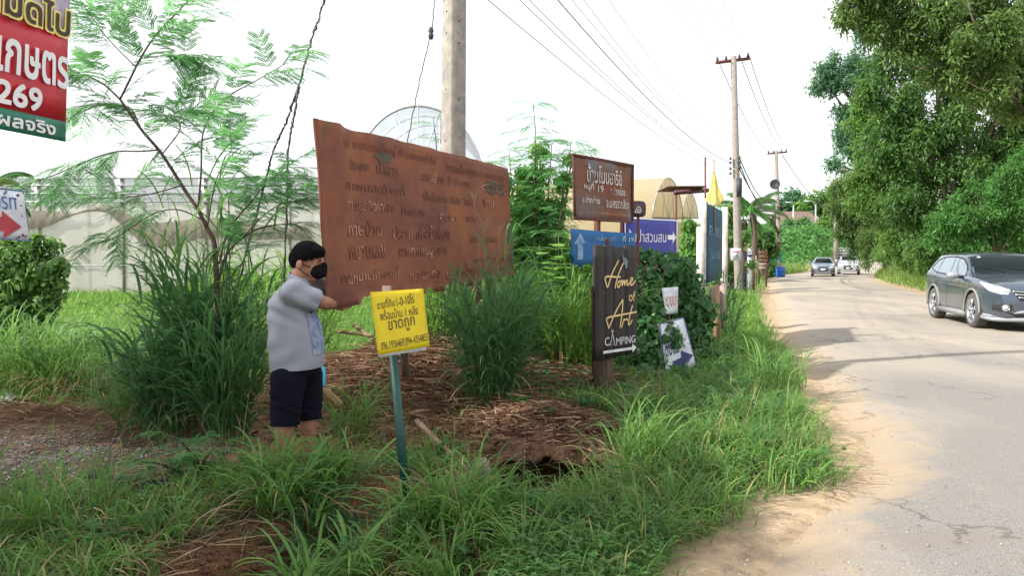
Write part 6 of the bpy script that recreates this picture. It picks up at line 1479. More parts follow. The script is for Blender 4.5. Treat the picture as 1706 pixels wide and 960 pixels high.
feather_plant('feathery_shrub', 'wispy feathery shoots just left of the near concrete pole', at(725, 600, 9.9), [S_(9.9, (735, 600), (735, 400), (730, 280), (722, 195)), S_(10.0, (745, 600), (745, 420), (742, 300), (735, 225)), S_(9.9, (770, 600), (790, 400), (795, 300), (800, 268))], 15, 1.35)
feather_plant('fern_weed', 'low fern-like weed at the foot of the tall grass clump', at(300, 790, 5.2), [[at(330, 800, 5.1), at(320, 760, 5.1), at(300, 735, 5.05), at(275, 722, 5.0)], [at(330, 800, 5.1), at(345, 760, 5.1), at(370, 738, 5.1)], [at(325, 800, 5.1), at(270, 775, 5.0), at(235, 770, 4.95)], [at(330, 800, 5.1), at(330, 770, 5.0), at(315, 752, 4.9)]], 9, 1.0)

# ---------------------------------------------------------------- tall grass clumps
def culm_clump(name, label, x, y, nc, H, spread, lean, nl=6, ll=(.35, .75), lw=.017, mt=None, dead=.08, curl=(1.5, 2.5)):
    z = hz(x, y); rt = thing(name, (x, y, z), label, 'grass')
    az = rng.random(nc) * 6.283; rr = spread * np.sqrt(rng.random(nc)); bx, by = x + rr * np.cos(az), y + rr * np.sin(az)
    az2 = az + rng.normal(0, .5, nc); h_ = H * (.55 + .5 * rng.random(nc)); l0 = rng.random(nc) * .12; l1 = lean * (.3 + .9 * rng.random(nc)) * (.3 + rr / spread)
    m = MB(); base = np.stack([bx, by, hgt(bx, by) - .02], 1)
    blades(m, base, h_, .007 * np.ones(nc), az2, l0, l1, 5, .3, 1.3, 1.0)
    m.build('stalks', CANE, rt)
    m = MB(); PP, LL, AZ, T0, T1, TI = [], [], [], [], [], []
    for q in range(nl):
        t = .08 + .9 * (q + rng.random(nc) * .9) / nl; th = l0 + (l1 - l0) * t * .6
        p = base + np.stack([np.cos(az2) * np.sin(th), np.sin(az2) * np.sin(th), np.cos(th)], 1) * (h_ * t)[:, None]
        PP.append(p); LL.append(ll[0] + (ll[1] - ll[0]) * rng.random(nc)); AZ.append(az2 + rng.normal(0, 1.1, nc)); T0.append(.15 + .45 * rng.random(nc)); T1.append(curl[0] + (curl[1] - curl[0]) * rng.random(nc))
        TI.append(np.clip(rng.normal(.45, .2, nc) + .12 * t, 0, .9))
    n = nc * nl; blades(m, np.concatenate(PP), np.concatenate(LL), lw * (.6 + .7 * rng.random(n)), np.concatenate(AZ), np.concatenate(T0), np.concatenate(T1), 6, np.concatenate(TI), 1.5, .5)
    m.build('leaves', mt or G3, rt)
    if dead:
        k = int(n * dead) + 5; m = MB(); a = rng.random(k) * 6.283; r2 = spread * 1.1 * rng.random(k); P = np.stack([x + r2 * np.cos(a), y + r2 * np.sin(a), z + .02 + .35 * H * rng.random(k)], 1)
        blades(m, P, .25 + .3 * rng.random(k), .009, a, .5 + rng.random(k), 2.2 + .6 * rng.random(k), 5, rng.random(k)); m.build('dead_leaves', G5, rt)
    return rt
def px_xy(px, Y): return at(px, 600, Y).x
culm_clump('tall_grass_clump', 'huge dense clump of tall dark green grass left of the man', px_xy(345, 6.3), 6.3, 85, 1.45, .20, .30, 7, (.35, .65), .026)
culm_clump('tall_grass_clump', 'drooping left shoulder of the huge dark grass clump', px_xy(282, 6.2), 6.2, 60, .95, .18, .55, 6, (.4, .7), .026, G3, .14)
culm_clump('tall_grass_clump', 'low ragged left skirt of the huge dark grass clump', px_xy(238, 6.5), 6.5, 42, .55, .2, .8, 5, (.35, .6), .020, G1, .3)
culm_clump('tall_grass_clump', 'narrower grass clump at the right flank of the huge one, close behind the man', px_xy(378, 5.9), 5.9, 70, 1.15, .16, .5, 6, (.4, .7), .019)
culm_clump('tall_grass_clump', 'sparse high grass shoots standing around the feathery sapling', px_xy(350, 6.5), 6.5, 34, 2.3, .26, .22, 6, (.4, .7), .018, G1, 0)
culm_clump('tall_grass_clump', 'tall grass clump growing in front of the right half of the billboard', px_xy(818, 7.0), 7.0, 95, 1.25, .22, .40, 6, (.35, .65), .022)
culm_clump('tall_grass_clump', 'three high arching shoots crossing the right part of the billboard', px_xy(826, 6.9), 6.9, 22, 1.7, .12, .3, 4, (.35, .6), .016, G3, 0)
culm_clump('tall_grass_clump', 'bright grass behind the man in front of the greenhouse net', px_xy(455, 9.6), 9.6, 150, 1.5, .7, .4, 5, (.4, .7), .02, G2, .02)
culm_clump('tall_grass_clump', 'grass clump under the billboard right of the yellow sign', px_xy(748, 8.7), 8.7, 150, 1.1, .4, .5, 5, (.35, .6), .016, G2, .04)
culm_clump('tall_grass_clump', 'lush light green grass left of the dark plank sign', px_xy(935, 8.6), 8.6, 130, 1.05, .42, .45, 6, (.4, .7), .018, G2, .03)
culm_clump('tall_grass_clump', 'dark grass between the billboard and the light green clump', px_xy(880, 9.0), 9.0, 110, .95, .4, .4, 5, (.35, .65), .017, G3, .03)
culm_clump('tall_grass_clump', 'grass clump with long bent leaves at the left edge of the photo', px_xy(25, 8.3), 8.3, 110, .75, .5, .6, 5, (.4, .75), .018, G1, .06)
culm_clump('tall_grass_clump', 'grass clump with a skirt of dead leaves above the gravel patch', px_xy(150, 8.2), 8.2, 130, .65, .55, .6, 5, (.35, .65), .014, G1, .7)
culm_clump('grass_tuft', 'foreground tuft hiding the feet of the man', px_xy(490, 4.6), 4.45, 65, .22, .24, 1.0, 4, (.22, .40), .017, G1, .12)
culm_clump('grass_tuft', 'big foreground tuft with wide bluish leaves hanging into the ditch', px_xy(590, 4.25), 4.2, 95, .38, .30, 1.0, 4, (.35, .62), .021, G3, .15)
culm_clump('grass_tuft', 'foreground tuft around the foot of the green post', px_xy(690, 4.3), 4.25, 90, .30, .30, 1.0, 4, (.3, .52), .014, G1, .15)
culm_clump('grass_tuft', 'tuft leaning over the ditch in front of the fallen pole', px_xy(765, 4.1), 4.05, 70, .20, .26, 1.0, 4, (.25, .42), .013, G1, .2)
culm_clump('grass_tuft', 'thin tuft between the man and the straw heap', px_xy(585, 6.0), 6.0, 30, .5, .14, .5, 4, (.25, .45), .014, G1, .1)
culm_clump('grass_tuft', 'upright yellow-green tuft right of the dark hole', px_xy(1040, 5.4), 5.4, 70, .40, .28, .55, 4, (.3, .5), .012, G1, .12)
culm_clump('grass_tuft', 'tuft leaning out over the road edge below the plank sign', px_xy(1290, 8.2), 8.2, 60, .45, .25, .7, 4, (.3, .5), .012, G1, .05)
culm_clump('grass_tuft', 'dark tuft growing through the foot of the dark teal board', px_xy(1196, 12.9), 12.9, 60, 1.3, .3, .35, 5, (.35, .6), .018, G3, 0)
culm_clump('grass_tuft', 'tuft in the bottom left corner in front of the gravel', px_xy(60, 4.3), 4.3, 80, .22, .4, .9, 4, (.22, .42), .011, G1, .1)
# wispy seed heads in front of the billboard
sd = MB()
for (x, y) in ((790, 345), (832, 405), (745, 430), (805, 395)):
    c = at(x, y, 6.95); k = 16; a = rng.random(k) * 6.283
    P = np.repeat(np.array([tuple(c)]), k, 0) + np.stack([0 * a, 0 * a, rng.random(k) * .1], 1)
    blades(sd, P, .12 + .16 * rng.random(k), .0035, a, .2 + .5 * rng.random(k), 1.4 + .8 * rng.random(k), 5, .4)
    b = at(818, 660, 7.0); sd.tube(curve([b, b.lerp(c, .5) + Vector((0, 0, .1)), c + Vector((0, 0, .05))], 6), .003, 4, .5)
tag(sd.build('seed_heads', leafmat('grass_seed_head', (.18, .2, .1), (.25, .26, .14), (.35, .33, .2), .3)), 'wispy grass seed heads in front of the right half of the billboard', kind='stuff')

# ---------------------------------------------------------------- ground grass (stuff)
def grass(name, label, pts, Lr, wd, mt, th1=(1.0, 2.2), tint=(.45, .2), seg=4, yellow=.03):
    x, y = pts; n = len(x); m = MB(); P = np.stack([x, y, hgt(x, y) - .01], 1)
    ti = np.clip(rng.normal(tint[0], tint[1], n) + .25 * fbm(x * .9, y * .9), 0, .92); ti = np.where(rng.random(n) < yellow, 1.0, ti)
    L = Lr(x, y) * (.5 + .75 * rng.random(n)); blades(m, P, L, wd(y) * (.6 + .8 * rng.random(n)), rng.random(n) * 6.283, .1 + .5 * rng.random(n), th1[0] + (th1[1] - th1[0]) * rng.random(n), seg, ti)
    return tag(m.build(name, mt), label, kind='stuff')
def bare(x, y):
    "1 where earth, gravel or straw lies open"
    n = fbm(x * 1.7 + 9, y * 1.7) * 1.4
    f = lambda cx, cy, rx, ry: 1 - sstep(.75, 1.15, np.hypot((x - cx) / rx, (y - cy) / ry) + n * .5)
    b = np.maximum.reduce([f(-3.5, 5.85, 2.3, 1.35), f(-.9, 8.0, 2.2, 1.35), f(-1.6, 6.4, 1.3, 1.2), f(.25, 6.1, .95, .85), f(-1.25, 3.85, .5, .42), f(.25, 5.3, .62, .5) * 1.0, (segdist(x, y, DITCH) < .2) * .9, f(.33, 5.4, .45, .28)])
    return b
def scatter(n, x0, x1, y0, y1, keep, pw=1.0):
    y = y0 + (y1 - y0) * rng.random(n) ** pw; x = x0 + (x1 - x0) * rng.random(n); k = rng.random(n) < keep(x, y); return x[k], y[k]
inside = lambda x, y, mgn=0.05: (x < Ex(y) - mgn)
cl = lambda x, y: .28 + 1.7 * (fbm(x * 2.6, y * 2.6) + .2)
p = scatter(58000, -4.2, 3.1, 2.9, 8.2, lambda x, y: inside(x, y) * (1 - .985 * bare(x, y)) * np.clip(cl(x, y), .1, 1))
grass('foreground_grass', 'short and medium grass covering the near verge', p, lambda x, y: .17 + .09 * sstep(3.3, 5, y) * (x > .4) + .05 * (x > .2) + .20 * np.clip(fbm(x * 1.1 + 3, y * 1.1) + .12, 0, .4), lambda y: .0085 + 0 * y, G1, (1.0, 2.5), (.45, .26), yellow=.09)
# coarse broad-bladed tufts and mixed weeds through the near verge
m = MB(); dm = MB(); cand = 0
while cand < 95:
    y0 = 3.3 + 4.2 * random.random() ** 1.1; x0 = random.uniform(-.62 * y0, Ex(np.array([y0]))[0] - .15); b_ = float(bare(np.array([x0]), np.array([y0]))[0])
    if b_ > .2 or (-.35 < x0 < 1.0 and 4.45 < y0 < 6.5): continue
    cand += 1; k = random.randint(14, 34); sz = random.uniform(.22, .48) * (.6 if x0 < -1.6 else 1); a = rng.random(k) * 6.283; rr = .07 * rng.random(k); P = np.stack([x0 + rr * np.cos(a), y0 + rr * np.sin(a), 0 * a], 1); P[:, 2] = hgt(P[:, 0], P[:, 1]) - .01
    blades(m, P, sz * (.5 + .7 * rng.random(k)), random.uniform(.009, .018), a, .15 + .5 * rng.random(k), 1.3 + 1.2 * rng.random(k), 6, np.clip(random.uniform(.2, .75) + rng.normal(0, .12, k), 0, .95), 1.5, .6)
    k = random.randint(3, 12); a = rng.random(k) * 6.283; P = np.repeat(np.array([[x0, y0, hz(x0, y0) + .03]]), k, 0); blades(dm, P, .15 + .2 * rng.random(k), .007, a, .8 + .6 * rng.random(k), 2.0 + .6 * rng.random(k), 5, rng.random(k))
tag(m.build('coarse_grass', G1), 'coarse broad-bladed grass scattered through the near verge', kind='stuff'); tag(dm.build('withered_grass', G5), 'withered brown blades at the feet of the coarse grass', kind='stuff')
# other species mixed through the verge: leafy sprigs and thin seeding stalks
P, D, Nn, S_2, TT_ = [], [], [], [], []; sm = MB(); cnt_ = 0
while cnt_ < 110:
    y0 = 3.4 + 5.2 * random.random(); x0 = random.uniform(-.62 * y0, Ex(np.array([y0]))[0] - .1)
    if float(bare(np.array([x0]), np.array([y0]))[0]) > .6 or (-.35 < x0 < 1.0 and 4.6 < y0 < 6.3): continue
    cnt_ += 1; z0 = hz(x0, y0); h_ = random.uniform(.10, .30); ti_ = random.uniform(.3, .9); sz = random.uniform(.03, .07)
    tip = Vector((x0 + random.uniform(-.06, .06), y0 + random.uniform(-.06, .06), z0 + h_)); sm.tube([Vector((x0, y0, z0)), tip], .0025, 4, .4)
    for q in range(random.randint(6, 14)):
        t_ = .2 + .8 * random.random(); a_ = random.random() * 6.283; p_ = Vector((x0, y0, z0)).lerp(tip, t_); P.append(tuple(p_)); D.append((math.cos(a_), math.sin(a_), random.uniform(-.2, .5))); Nn.append((random.uniform(-.3, .3), random.uniform(-.3, .3), 1)); S_2.append(sz * random.uniform(.7, 1.2)); TT_.append(ti_ + random.uniform(-.15, .1))
m = MB(); leaves(m, np.array(P), np.array(D), np.array(Nn, float), np.array(S_2), np.array(S_2) * .5, np.clip(TT_, 0, 1)); tag(m.build('mixed_weeds', VINE), 'small-leaved weeds of several heights mixed through the verge grass', kind='stuff'); tag(sm.build('weed_stems', CANE), 'thin stems of the small-leaved verge weeds', kind='stuff')
n = 420; y = 3.6 + 9 * rng.random(n); x = rng.random(n) * (Ex(y) + .6 * y) - .6 * y; k = (bare(x, y) < .4) & (x < Ex(y) - .1) & ~((x > -.4) & (x < 1.0) & (y > 4.6) & (y < 6.4)); x, y = x[k], y[k]; n = len(x); m = MB()
blades(m, np.stack([x, y, hgt(x, y)], 1), .3 + .45 * rng.random(n), .0035, rng.random(n) * 6.28, .05 + .3 * rng.random(n), .3 + .9 * rng.random(n), 5, .2 + .8 * rng.random(n)); tag(m.build('seeding_stalks', G5), 'thin tan seeding grass stalks rising over the verge', kind='stuff')
p = scatter(15000, .5, 6, 3.4, 15, lambda x, y: inside(x, y, -.06) * (Ex(y) - x < .75))
grass('road_edge_grass', 'fringe of grass leaning out over the sandy road edge', p, lambda x, y: .20 + .05 * sstep(5, 12, y), lambda y: .007 + .0006 * (y - 3), G1, (1.2, 2.4), (.55, .2))
p = scatter(52000, -10, 5.5, 7.6, 16, lambda x, y: inside(x, y) * (1 - .97 * bare(x, y)) * np.clip(cl(x, y) + .3, .2, 1))
grass('verge_mid_grass', 'medium grass between the signs and the gravel patch', p, lambda x, y: .26 + .12 * sstep(9, 12, y), lambda y: .010 + .001 * (y - 8), G2, (.8, 2.2), (.4, .2))
p = scatter(42000, -26, 8.5, 14, 30, lambda x, y: inside(x, y) * 1.0, .8)
grass('field_grass', 'sunlit grass field in front of the greenhouses', p, lambda x, y: .36 + .25 * fbm(x * .6, y * .6), lambda y: .018 + .0016 * (y - 14), G2, (.7, 2.0), (.55, .2), 3, 0)
p = scatter(26000, 3.0, 28, 12, 72, lambda x, y: (x < Ex(y) - .02) * (x > Ex(y) - 5), 1.1)
grass('left_verge_grass', 'green strip of grass along the left road edge', p, lambda x, y: .26 + .4 * sstep(30, 60, y) + .3 * sstep(1.5, 4, Ex(y) - x), lambda y: .012 + .0011 * (y - 10), G2, (.7, 2.2), (.6, .2), 3, .01)
p = scatter(60000, 12, 34, 15, 72, lambda x, y: (x > Rx(y) + .1) * (x < Rx(y) + 4.2) * (.35 + .65 * (x > Rx(y) + .6)), .9)
grass('right_verge_grass', 'high yellow-green grass along the right road edge', p, lambda x, y: (.45 + .75 * sstep(.2, 1.6, x - Rx(y))), lambda y: .020 + .0011 * (y - 15), G4, (.4, 1.7), (.5, .22), 3, .04)
p = scatter(30000, 15, 60, 58, 80, lambda x, y: (x < Ex(y) - .1) * (x > Ex(y) - 16), 1)
grass('bend_grass', 'pale tall grass at the foot of the green hill by the bend', p, lambda x, y: 1.0 + 0 * x, lambda y: .08 + 0 * y, G4, (.4, 1.4), (.45, .2), 3, 0)
# dead stalks lying about: straw heap
def straw(name, label, n, cx, cy, sx, sy, mt, l=(.12, .6), w=.008, zz=.03):
    x = rng.normal(cx, sx, n); y = rng.normal(cy, sy, n); z = np.where((np.abs(x - .3) < .6) & (y > 5.55) & (y < 6.4), hgt(x, y, False) + .03, hgt(x, y)) + zz * rng.random(n) ; k = x < Ex(y) - .2; x, y, z = x[k], y[k], z[k]; n = len(x)
    m = MB(); blades(m, np.stack([x, y, z], 1), l[0] + (l[1] - l[0]) * rng.random(n) ** 2, w * (.5 + rng.random(n)), rng.random(n) * 6.283, 1.35 + .2 * rng.random(n), 1.5 + .35 * rng.random(n), 3, rng.random(n) ** 1.3, 1, 1.2)
    return tag(m.build(name, mt), label, kind='stuff')
straw('straw_heap', 'heap of brown dead stalks under the billboard', 13000, -.85, 8.0, 1.0, .7, STRAW, (.08, .5), .010, .16)
straw('straw_litter', 'thin brown straw over the red soil left of the plank sign', 5500, .15, 6.6, .75, .55, STRAW, (.05, .30), .007, .04)
straw('leaf_litter', 'dry stalks and litter on the bare ground at left', 4200, -3.8, 7.1, 1.0, .35, STRAW, (.06, .4), .007, .05)
straw('ditch_litter', 'dead grass in the ditch at the bottom of the photo', 2600, -.6, 4.3, .9, .5, G5, (.1, .4), .007, .05)

# sticks and branches, each a thing
def stick(a, b, r, name, label, mt='dry_stick', cat='branch', grp=None):
    a, b = Vector(a), Vector(b); mid = a.lerp(b, .5) + Vector((random.uniform(-.02, .02), 0, random.uniform(0, .02))) * (b - a).length
    h = MB(); P = curve([a, mid, b], 6); h.tube(P, [r * (1 - .3 * i / len(P)) for i in range(len(P))], 7); o = h.build(name, M[mt], None, True); return tag(o, label, cat, grp)
stick(at(694, 702, 5.9), at(826, 832, 4.95), .022, 'fallen_pole', 'long pale stick lying across the ditch right of the green post', cat='pole')
for i, (x0, y0, x1, y1, Y0, r, lab) in enumerate(((590, 542, 650, 590, 9.6, .03, 'thick pale branch slanting behind the left edge of the yellow sign'), (604, 600, 640, 560, 9.0, .035, 'split pale branch lying left of the yellow sign'), (560, 552, 620, 560, 9.4, .025, 'dark flat branch under the lower edge of the billboard'), (575, 590, 630, 610, 8.6, .03, 'bleached stick on the straw heap beside the man'),
                                                 (680, 625, 790, 668, 8.0, .02, 'thin long twig lying across the straw heap'), (745, 660, 790, 700, 7.6, .018, 'short dark twig near the base of the middle grass clump'), (560, 640, 615, 645, 7.9, .022, 'grey stick on the heap right of the man'), (20, 668, 75, 655, 8.6, .025, 'pale stick behind the white rubbish at left'), (5, 700, 60, 690, 7.6, .03, 'weathered stick on the litter at left'), (150, 720, 205, 700, 6.9, .015, 'thin twig on the gravel in front of the grass skirt'))):
    stick(at(x0, y0, Y0 + .15), at(x1, y1, Y0 - .15), r, 'fallen_branch', lab)
h = MB(); a, b = at(518, 628, 5.9), at(566, 676, 5.7); d = (b - a); h.box((a + b) / 2, (d.length, .035, .06), d.to_track_quat('X', 'Z').to_matrix()); tag(h.build('timber_offcut', mat('yellowish_timber', (.33, .24, .09), (.2, .14, .06), 5, .8, stretch=(2, 9, 9), bump=.4)), 'squared timber leaning beside the shorts of the man', 'timber')
p = at(535, 622, 5.6); bot = thing('plastic_bottle', tuple(p - Vector((0, 0, .09))), 'small bright blue plastic bottle beside the man', 'bottle')
h = MB(); h.lathe([(0, -.1), (.03, -.1), (.033, -.08), (.033, .03), (.014, .06), (.014, .075)], tuple(p), 14); h.build('bottle_body', simple('light_blue_plastic', (.08, .42, .7), .25), bot, True)
h = MB(); h.lathe([(.0, .095), (.017, .095), (.017, .075)], tuple(p), 12); h.build('cap', M['barrel_blue'], bot, True)
# hose
P = [at(x, y, Y) for x, y, Y in ((140, 842, 5.0), (200, 826, 5.0), (260, 830, 4.9), (310, 822, 4.95), (360, 815, 5.0), (420, 800, 5.1))]
for q in P: q.z = max(q.z, hz(q.x, q.y) + .02)
h = MB(); h.tube(curve(P, 8), .024, 9); tag(h.build('black_hose', M['black_hose'], None, True), 'thick black hose half buried in front of the gravel', 'hose')
# rubbish at left
def sheetlet(px, py, Y, w, l, rz, mt, name, label, cat):
    c = at(px, py, Y); n = 7; V = []
    for j in range(n):
        for i in range(n):
            x = (i / (n - 1) - .5) * w; y = (j / (n - 1) - .5) * l; V.append((c.x + x * math.cos(rz) - y * math.sin(rz), c.y + x * math.sin(rz) + y * math.cos(rz), c.z + .035 * math.sin(i * 1.3 + j * .8) + .02 * math.cos(j * 2.1)))
    h = MB(); h.add(V, [(j * n + i, j * n + i + 1, (j + 1) * n + i + 1, (j + 1) * n + i) for j in range(n - 1) for i in range(n - 1)]); o = h.build(name, mt); o.modifiers.new('t', 'SOLIDIFY').thickness = .004; return tag(o, label, cat)
sheetlet(12, 664, 8.0, .32, .3, .3, M['print_white'], 'crumpled_paper', 'crumpled white sheet lying at the far left on the litter', 'rubbish')
sheetlet(28, 680, 7.6, .28, .2, -.2, simple('pale_green_plastic', (.45, .62, .5), .3), 'plastic_wrap', 'pale green plastic wrap beside the crumpled white sheet', 'rubbish')
sheetlet(335, 894, 4.25, .06, .05, .4, M['print_white'], 'paper_scrap', 'tiny white scrap in the foreground grass left of the soil cut', 'rubbish')
sheetlet(778, 835, 4.75, .07, .09, .8, simple('teal_plastic', (.05, .4, .33), .3), 'plastic_scrap', 'small teal plastic scrap below the fallen pale stick', 'rubbish')
def rock(px, py, Y, s_, mt, label, sq=.7):
    c = at(px, py, Y); bm = bmesh.new(); bmesh.ops.create_icosphere(bm, subdivisions=3, radius=s_)
    for v in bm.verts:
        n = v.co.normalized(); k = 1 + .35 * float(fbm(np.array([n.x * 2 + px]), np.array([n.y * 2 + n.z * 3]))[0] * 2); v.co = Vector((v.co.x * k, v.co.y * k * .9, v.co.z * k * sq))
    me = bpy.data.meshes.new('rock'); bm.to_mesh(me); bm.free(); o = bpy.data.objects.new('rock', me); me.materials.append(mt); COL.objects.link(o); o.location = (c.x, c.y, hz(c.x, c.y) + s_ * .3); o.rotation_euler = (.2, .3, px); return tag(o, label, 'rock')
RK = mat('pinkish_stone', (.38, .3, .25), (.22, .17, .14), 8, .9, bump=.6)
rock(915, 628, 9.3, .11, RK, 'pinkish stone on the bank left of the dark plank sign')
rock(868, 897, 4.15, .09, RK, 'half-buried stone in the ditch below the dark hole')
rock(800, 795, 5.35, .08, RK, 'pale stone at the lip of the red soil bank')
rock(197, 750, 6.0, .05, mat('ochre_stone', (.45, .26, .12), (.3, .18, .1), 8, .9), 'ochre stone lying on the grey gravel')
rock(126, 760, 5.8, .045, RK, 'long pale stone in the gravel patch')
rock(8, 795, 5.3, .07, RK, 'grey stone at the left edge below the gravel')

# ---------------------------------------------------------------- creeper, weeds, shrubs
def leafcloud(centers, radii, n, size, mt, name, parent, kind='diamond', up=.5, asp=.5, shell=.55, tint=(.45, .2), tmul=.0):
    C_ = np.array([tuple(c) for c in centers]); Rr = np.array(radii, float).reshape(len(C_), -1)
    if Rr.shape[1] == 1: Rr = np.repeat(Rr, 3, 1)
    wgt = (Rr[:, 0] * Rr[:, 2]); pick = rng.choice(len(C_), n, p=wgt / wgt.sum()); u = rnd_dir(n); rad = shell + (1 - shell) * rng.random(n) ** .6
    bump = 1 + .22 * (vnoise(u[:, 0] * 3 + pick * 7, u[:, 2] * 3 + u[:, 1] * 2) - .5) * 2
    P = C_[pick] + u * Rr[pick] * (rad * bump)[:, None]
    Nn = unit(u * .7 + np.array([0, -.1, up]) + rng.normal(0, .35, (n, 3))); D = unit(np.cross(Nn, rnd_dir(n)) + np.array([0, 0, -.35]))
    ti = np.clip(rng.normal(tint[0], tint[1], n), 0, 1); m = MB(); S = size * (.6 + .8 * rng.random(n))
    if kind == 'heart': heart(m, P, D, Nn, S, ti)
    else: leaves(m, P, D, Nn, S, S * asp, ti)
    return m.build(name, mt, parent)
# creeper wall on hidden stakes
cc = [(1075, 470, 10.3), (1070, 520, 9.9), (1085, 560, 9.5), (1075, 600, 9.2), (1060, 640, 8.9), (1105, 460, 10.8), (1145, 470, 11.2), (1150, 500, 11.2), (1140, 520, 10.8), (1090, 500, 10.4), (1150, 560, 10.6), (1165, 600, 10.4), (1080, 440, 10.8), (1120, 445, 11.1), (1155, 520, 11.4), (1130, 640, 9.0), (1090, 650, 8.7)]
base = at(1100, 640, 10); rt = thing('creeper_wall', (base.x, 10.3, 0), 'dense heart-leaved creeper climbing around the small signs behind the plank sign', 'creeper')
leafcloud([at(*c) for c in cc], [(.24 + .1 * (i % 3), .2, .24) for i in range(len(cc))], 5200, .075, VINE, 'leaves', rt, 'heart', .35, shell=.3)
for i in range(7):
    x = 1055 + i * 17; Y0 = 9.8 + i * .25; P = curve([at(x, 660, Y0), at(x + 5, 560, Y0), at(x - 4, 480, Y0), at(x + 6, 440, Y0)], 6); h = MB(); h.tube(P, .012, 5); h.build('stem', STEM, rt)
x, y = scatter(9000, -.1, 4.6, 6.6, 12.5, lambda x, y: inside(x, y, .1) * (x > -.3 + .25 * (y - 6)) * np.clip(1.2 - (y - 7) * .12, .2, 1) * (np.hypot((x - .3) / .9, (y - 6.4) / .8) > .9))
n = len(x); m = MB(); P = np.stack([x, y, hgt(x, y) + .03 + .14 * rng.random(n)], 1); heart(m, P, np.stack([rng.normal(0, 1, n), rng.normal(0, 1, n), -.25 + 0 * x], 1), unit(np.stack([rng.normal(0, .3, n), -.3 + rng.normal(0, .3, n), 1 + 0 * x], 1)), .035 + .035 * rng.random(n), np.clip(rng.normal(.45, .2, n), 0, .95))
tag(m.build('ground_creeper', VINE), 'low heart-leaved creeper carpeting the ground below the signs', kind='stuff')
x, y = scatter(3800, -.1, 1.2, 3.1, 4.15, lambda x, y: inside(x, y, .02) * np.clip(.1 + 2.6 * (fbm(x * 2.4, y * 2.4) + .15), 0, 1))
n = len(x); m = MB(); P = np.stack([x, y, hgt(x, y) + .02 + .13 * rng.random(n)], 1); leaves(m, P, np.stack([rng.normal(0, 1, n), rng.normal(0, 1, n), .2 + 0 * x], 1), unit(np.stack([rng.normal(0, .4, n), rng.normal(0, .4, n), 1 + 0 * x], 1)), .045, .020, np.clip(rng.normal(.5, .2, n), 0, .95))
tag(m.build('herb_carpet', leafmat('herb_leaf', (.03, .09, .03), (.07, .17, .045), (.15, .28, .08), .38)), 'small-leaved herbs among the grass at the bottom right of the verge', kind='stuff')
def weed(name, label, x, y, h_, nst, nl, size, mt, kind='diamond', spread=.15, asp=.45):
    z = hz(x, y); rt = thing(name, (x, y, z), label, 'plant'); m = MB(); st__ = MB()
    for s_ in range(nst):
        a = rng.random() * 6.283; tip = Vector((x + spread * math.cos(a), y + spread * math.sin(a), z + h_ * random.uniform(.7, 1.05))); P = curve([Vector((x, y, z)), Vector((x + spread * .4 * math.cos(a), y + spread * .4 * math.sin(a), z + h_ * .5)), tip], 6); st__.tube(P, .005, 5)
        for q in range(nl):
            p = P[min(len(P) - 1, 3 + int((len(P) - 3) * q / nl))]; b = q * 2.4 + s_
            for bb_ in (b, b + 3.14):
                D = np.array([[math.cos(bb_), math.sin(bb_), .25]]); PP = np.array([tuple(p)]) + D * .02; T = [rng.normal(.5, .15)]; Sz = size * random.uniform(.7, 1.2)
                (heart if kind == 'heart' else leaves)(*( (m, PP, D, np.array([[0, 0, 1.]]), Sz, T) if kind == 'heart' else (m, PP, D, np.array([[0, 0, 1.]]), Sz, Sz * asp, T)))
    m.build('leaves', mt, rt); st__.build('stems', CANE, rt); return rt
weed('broadleaf_weed', 'broad-leaved weed with big pale leaves in the sunlit field at left', px_xy(140, 9.3), 9.3, .75, 6, 5, .17, BROAD, 'heart', .3)
weed('broadleaf_weed', 'small broad-leaved weed at the bottom edge below the ditch', px_xy(755, 3.75), 3.75, .16, 5, 4, .07, VINE, 'diamond', .12)
weed('broadleaf_weed', 'weed with pale oval leaves at the bottom edge near the corner of the ditch', px_xy(690, 3.8), 3.8, .12, 4, 3, .08, BROAD, 'diamond', .12)
weed('broadleaf_weed', 'upright weed with broad leaves left of the faded blue sign', px_xy(930, 9.6), 9.6, 1.75, 7, 8, .17, BROAD, 'heart', .35)
weed('broadleaf_weed', 'broad-leaved plant behind the billboard edge at its right', px_xy(875, 10), 10, 1.7, 7, 9, .15, BROAD, 'heart', .5)
weed('broadleaf_weed', 'leafy weed in the tree fork at the top of the tall grass clump', px_xy(385, 6.5), 6.5, 2.0, 3, 7, .10, T_M, 'diamond', .12, .5)
def shrub(name, label, blobs, n, size, mt, Y, trunk=None, kind='diamond', asp=.5, cat='shrub', group=None, shell=.45, tint=(.45, .2)):
    c = [at(b[0], b[1], Y + (b[3] if len(b) > 3 else 0)) for b in blobs]; r = [b[2] / FPX * Y for b in blobs]; bx = sum(q.x for q in c) / len(c)
    rt = thing(name, (bx, Y, hz(bx, Y)), label, cat, group); leafcloud(c, [(q, q * .8, q) for q in r], n, size, mt, 'crown', rt, kind, asp=asp, shell=shell, tint=tint)
    h = MB()
    for q in c[:12]:
        b0 = Vector((bx + (q.x - bx) * .15, Y, rt.location.z - .1)); h.tube(curve([b0, b0.lerp(q, .5) + Vector((0, 0, .1)), q], 5), [max(.01, .05 * (1 - i / 12)) * (Y / 20 + .4) for i in range(11)], 6)
    h.build('trunk', BARK, rt); return rt
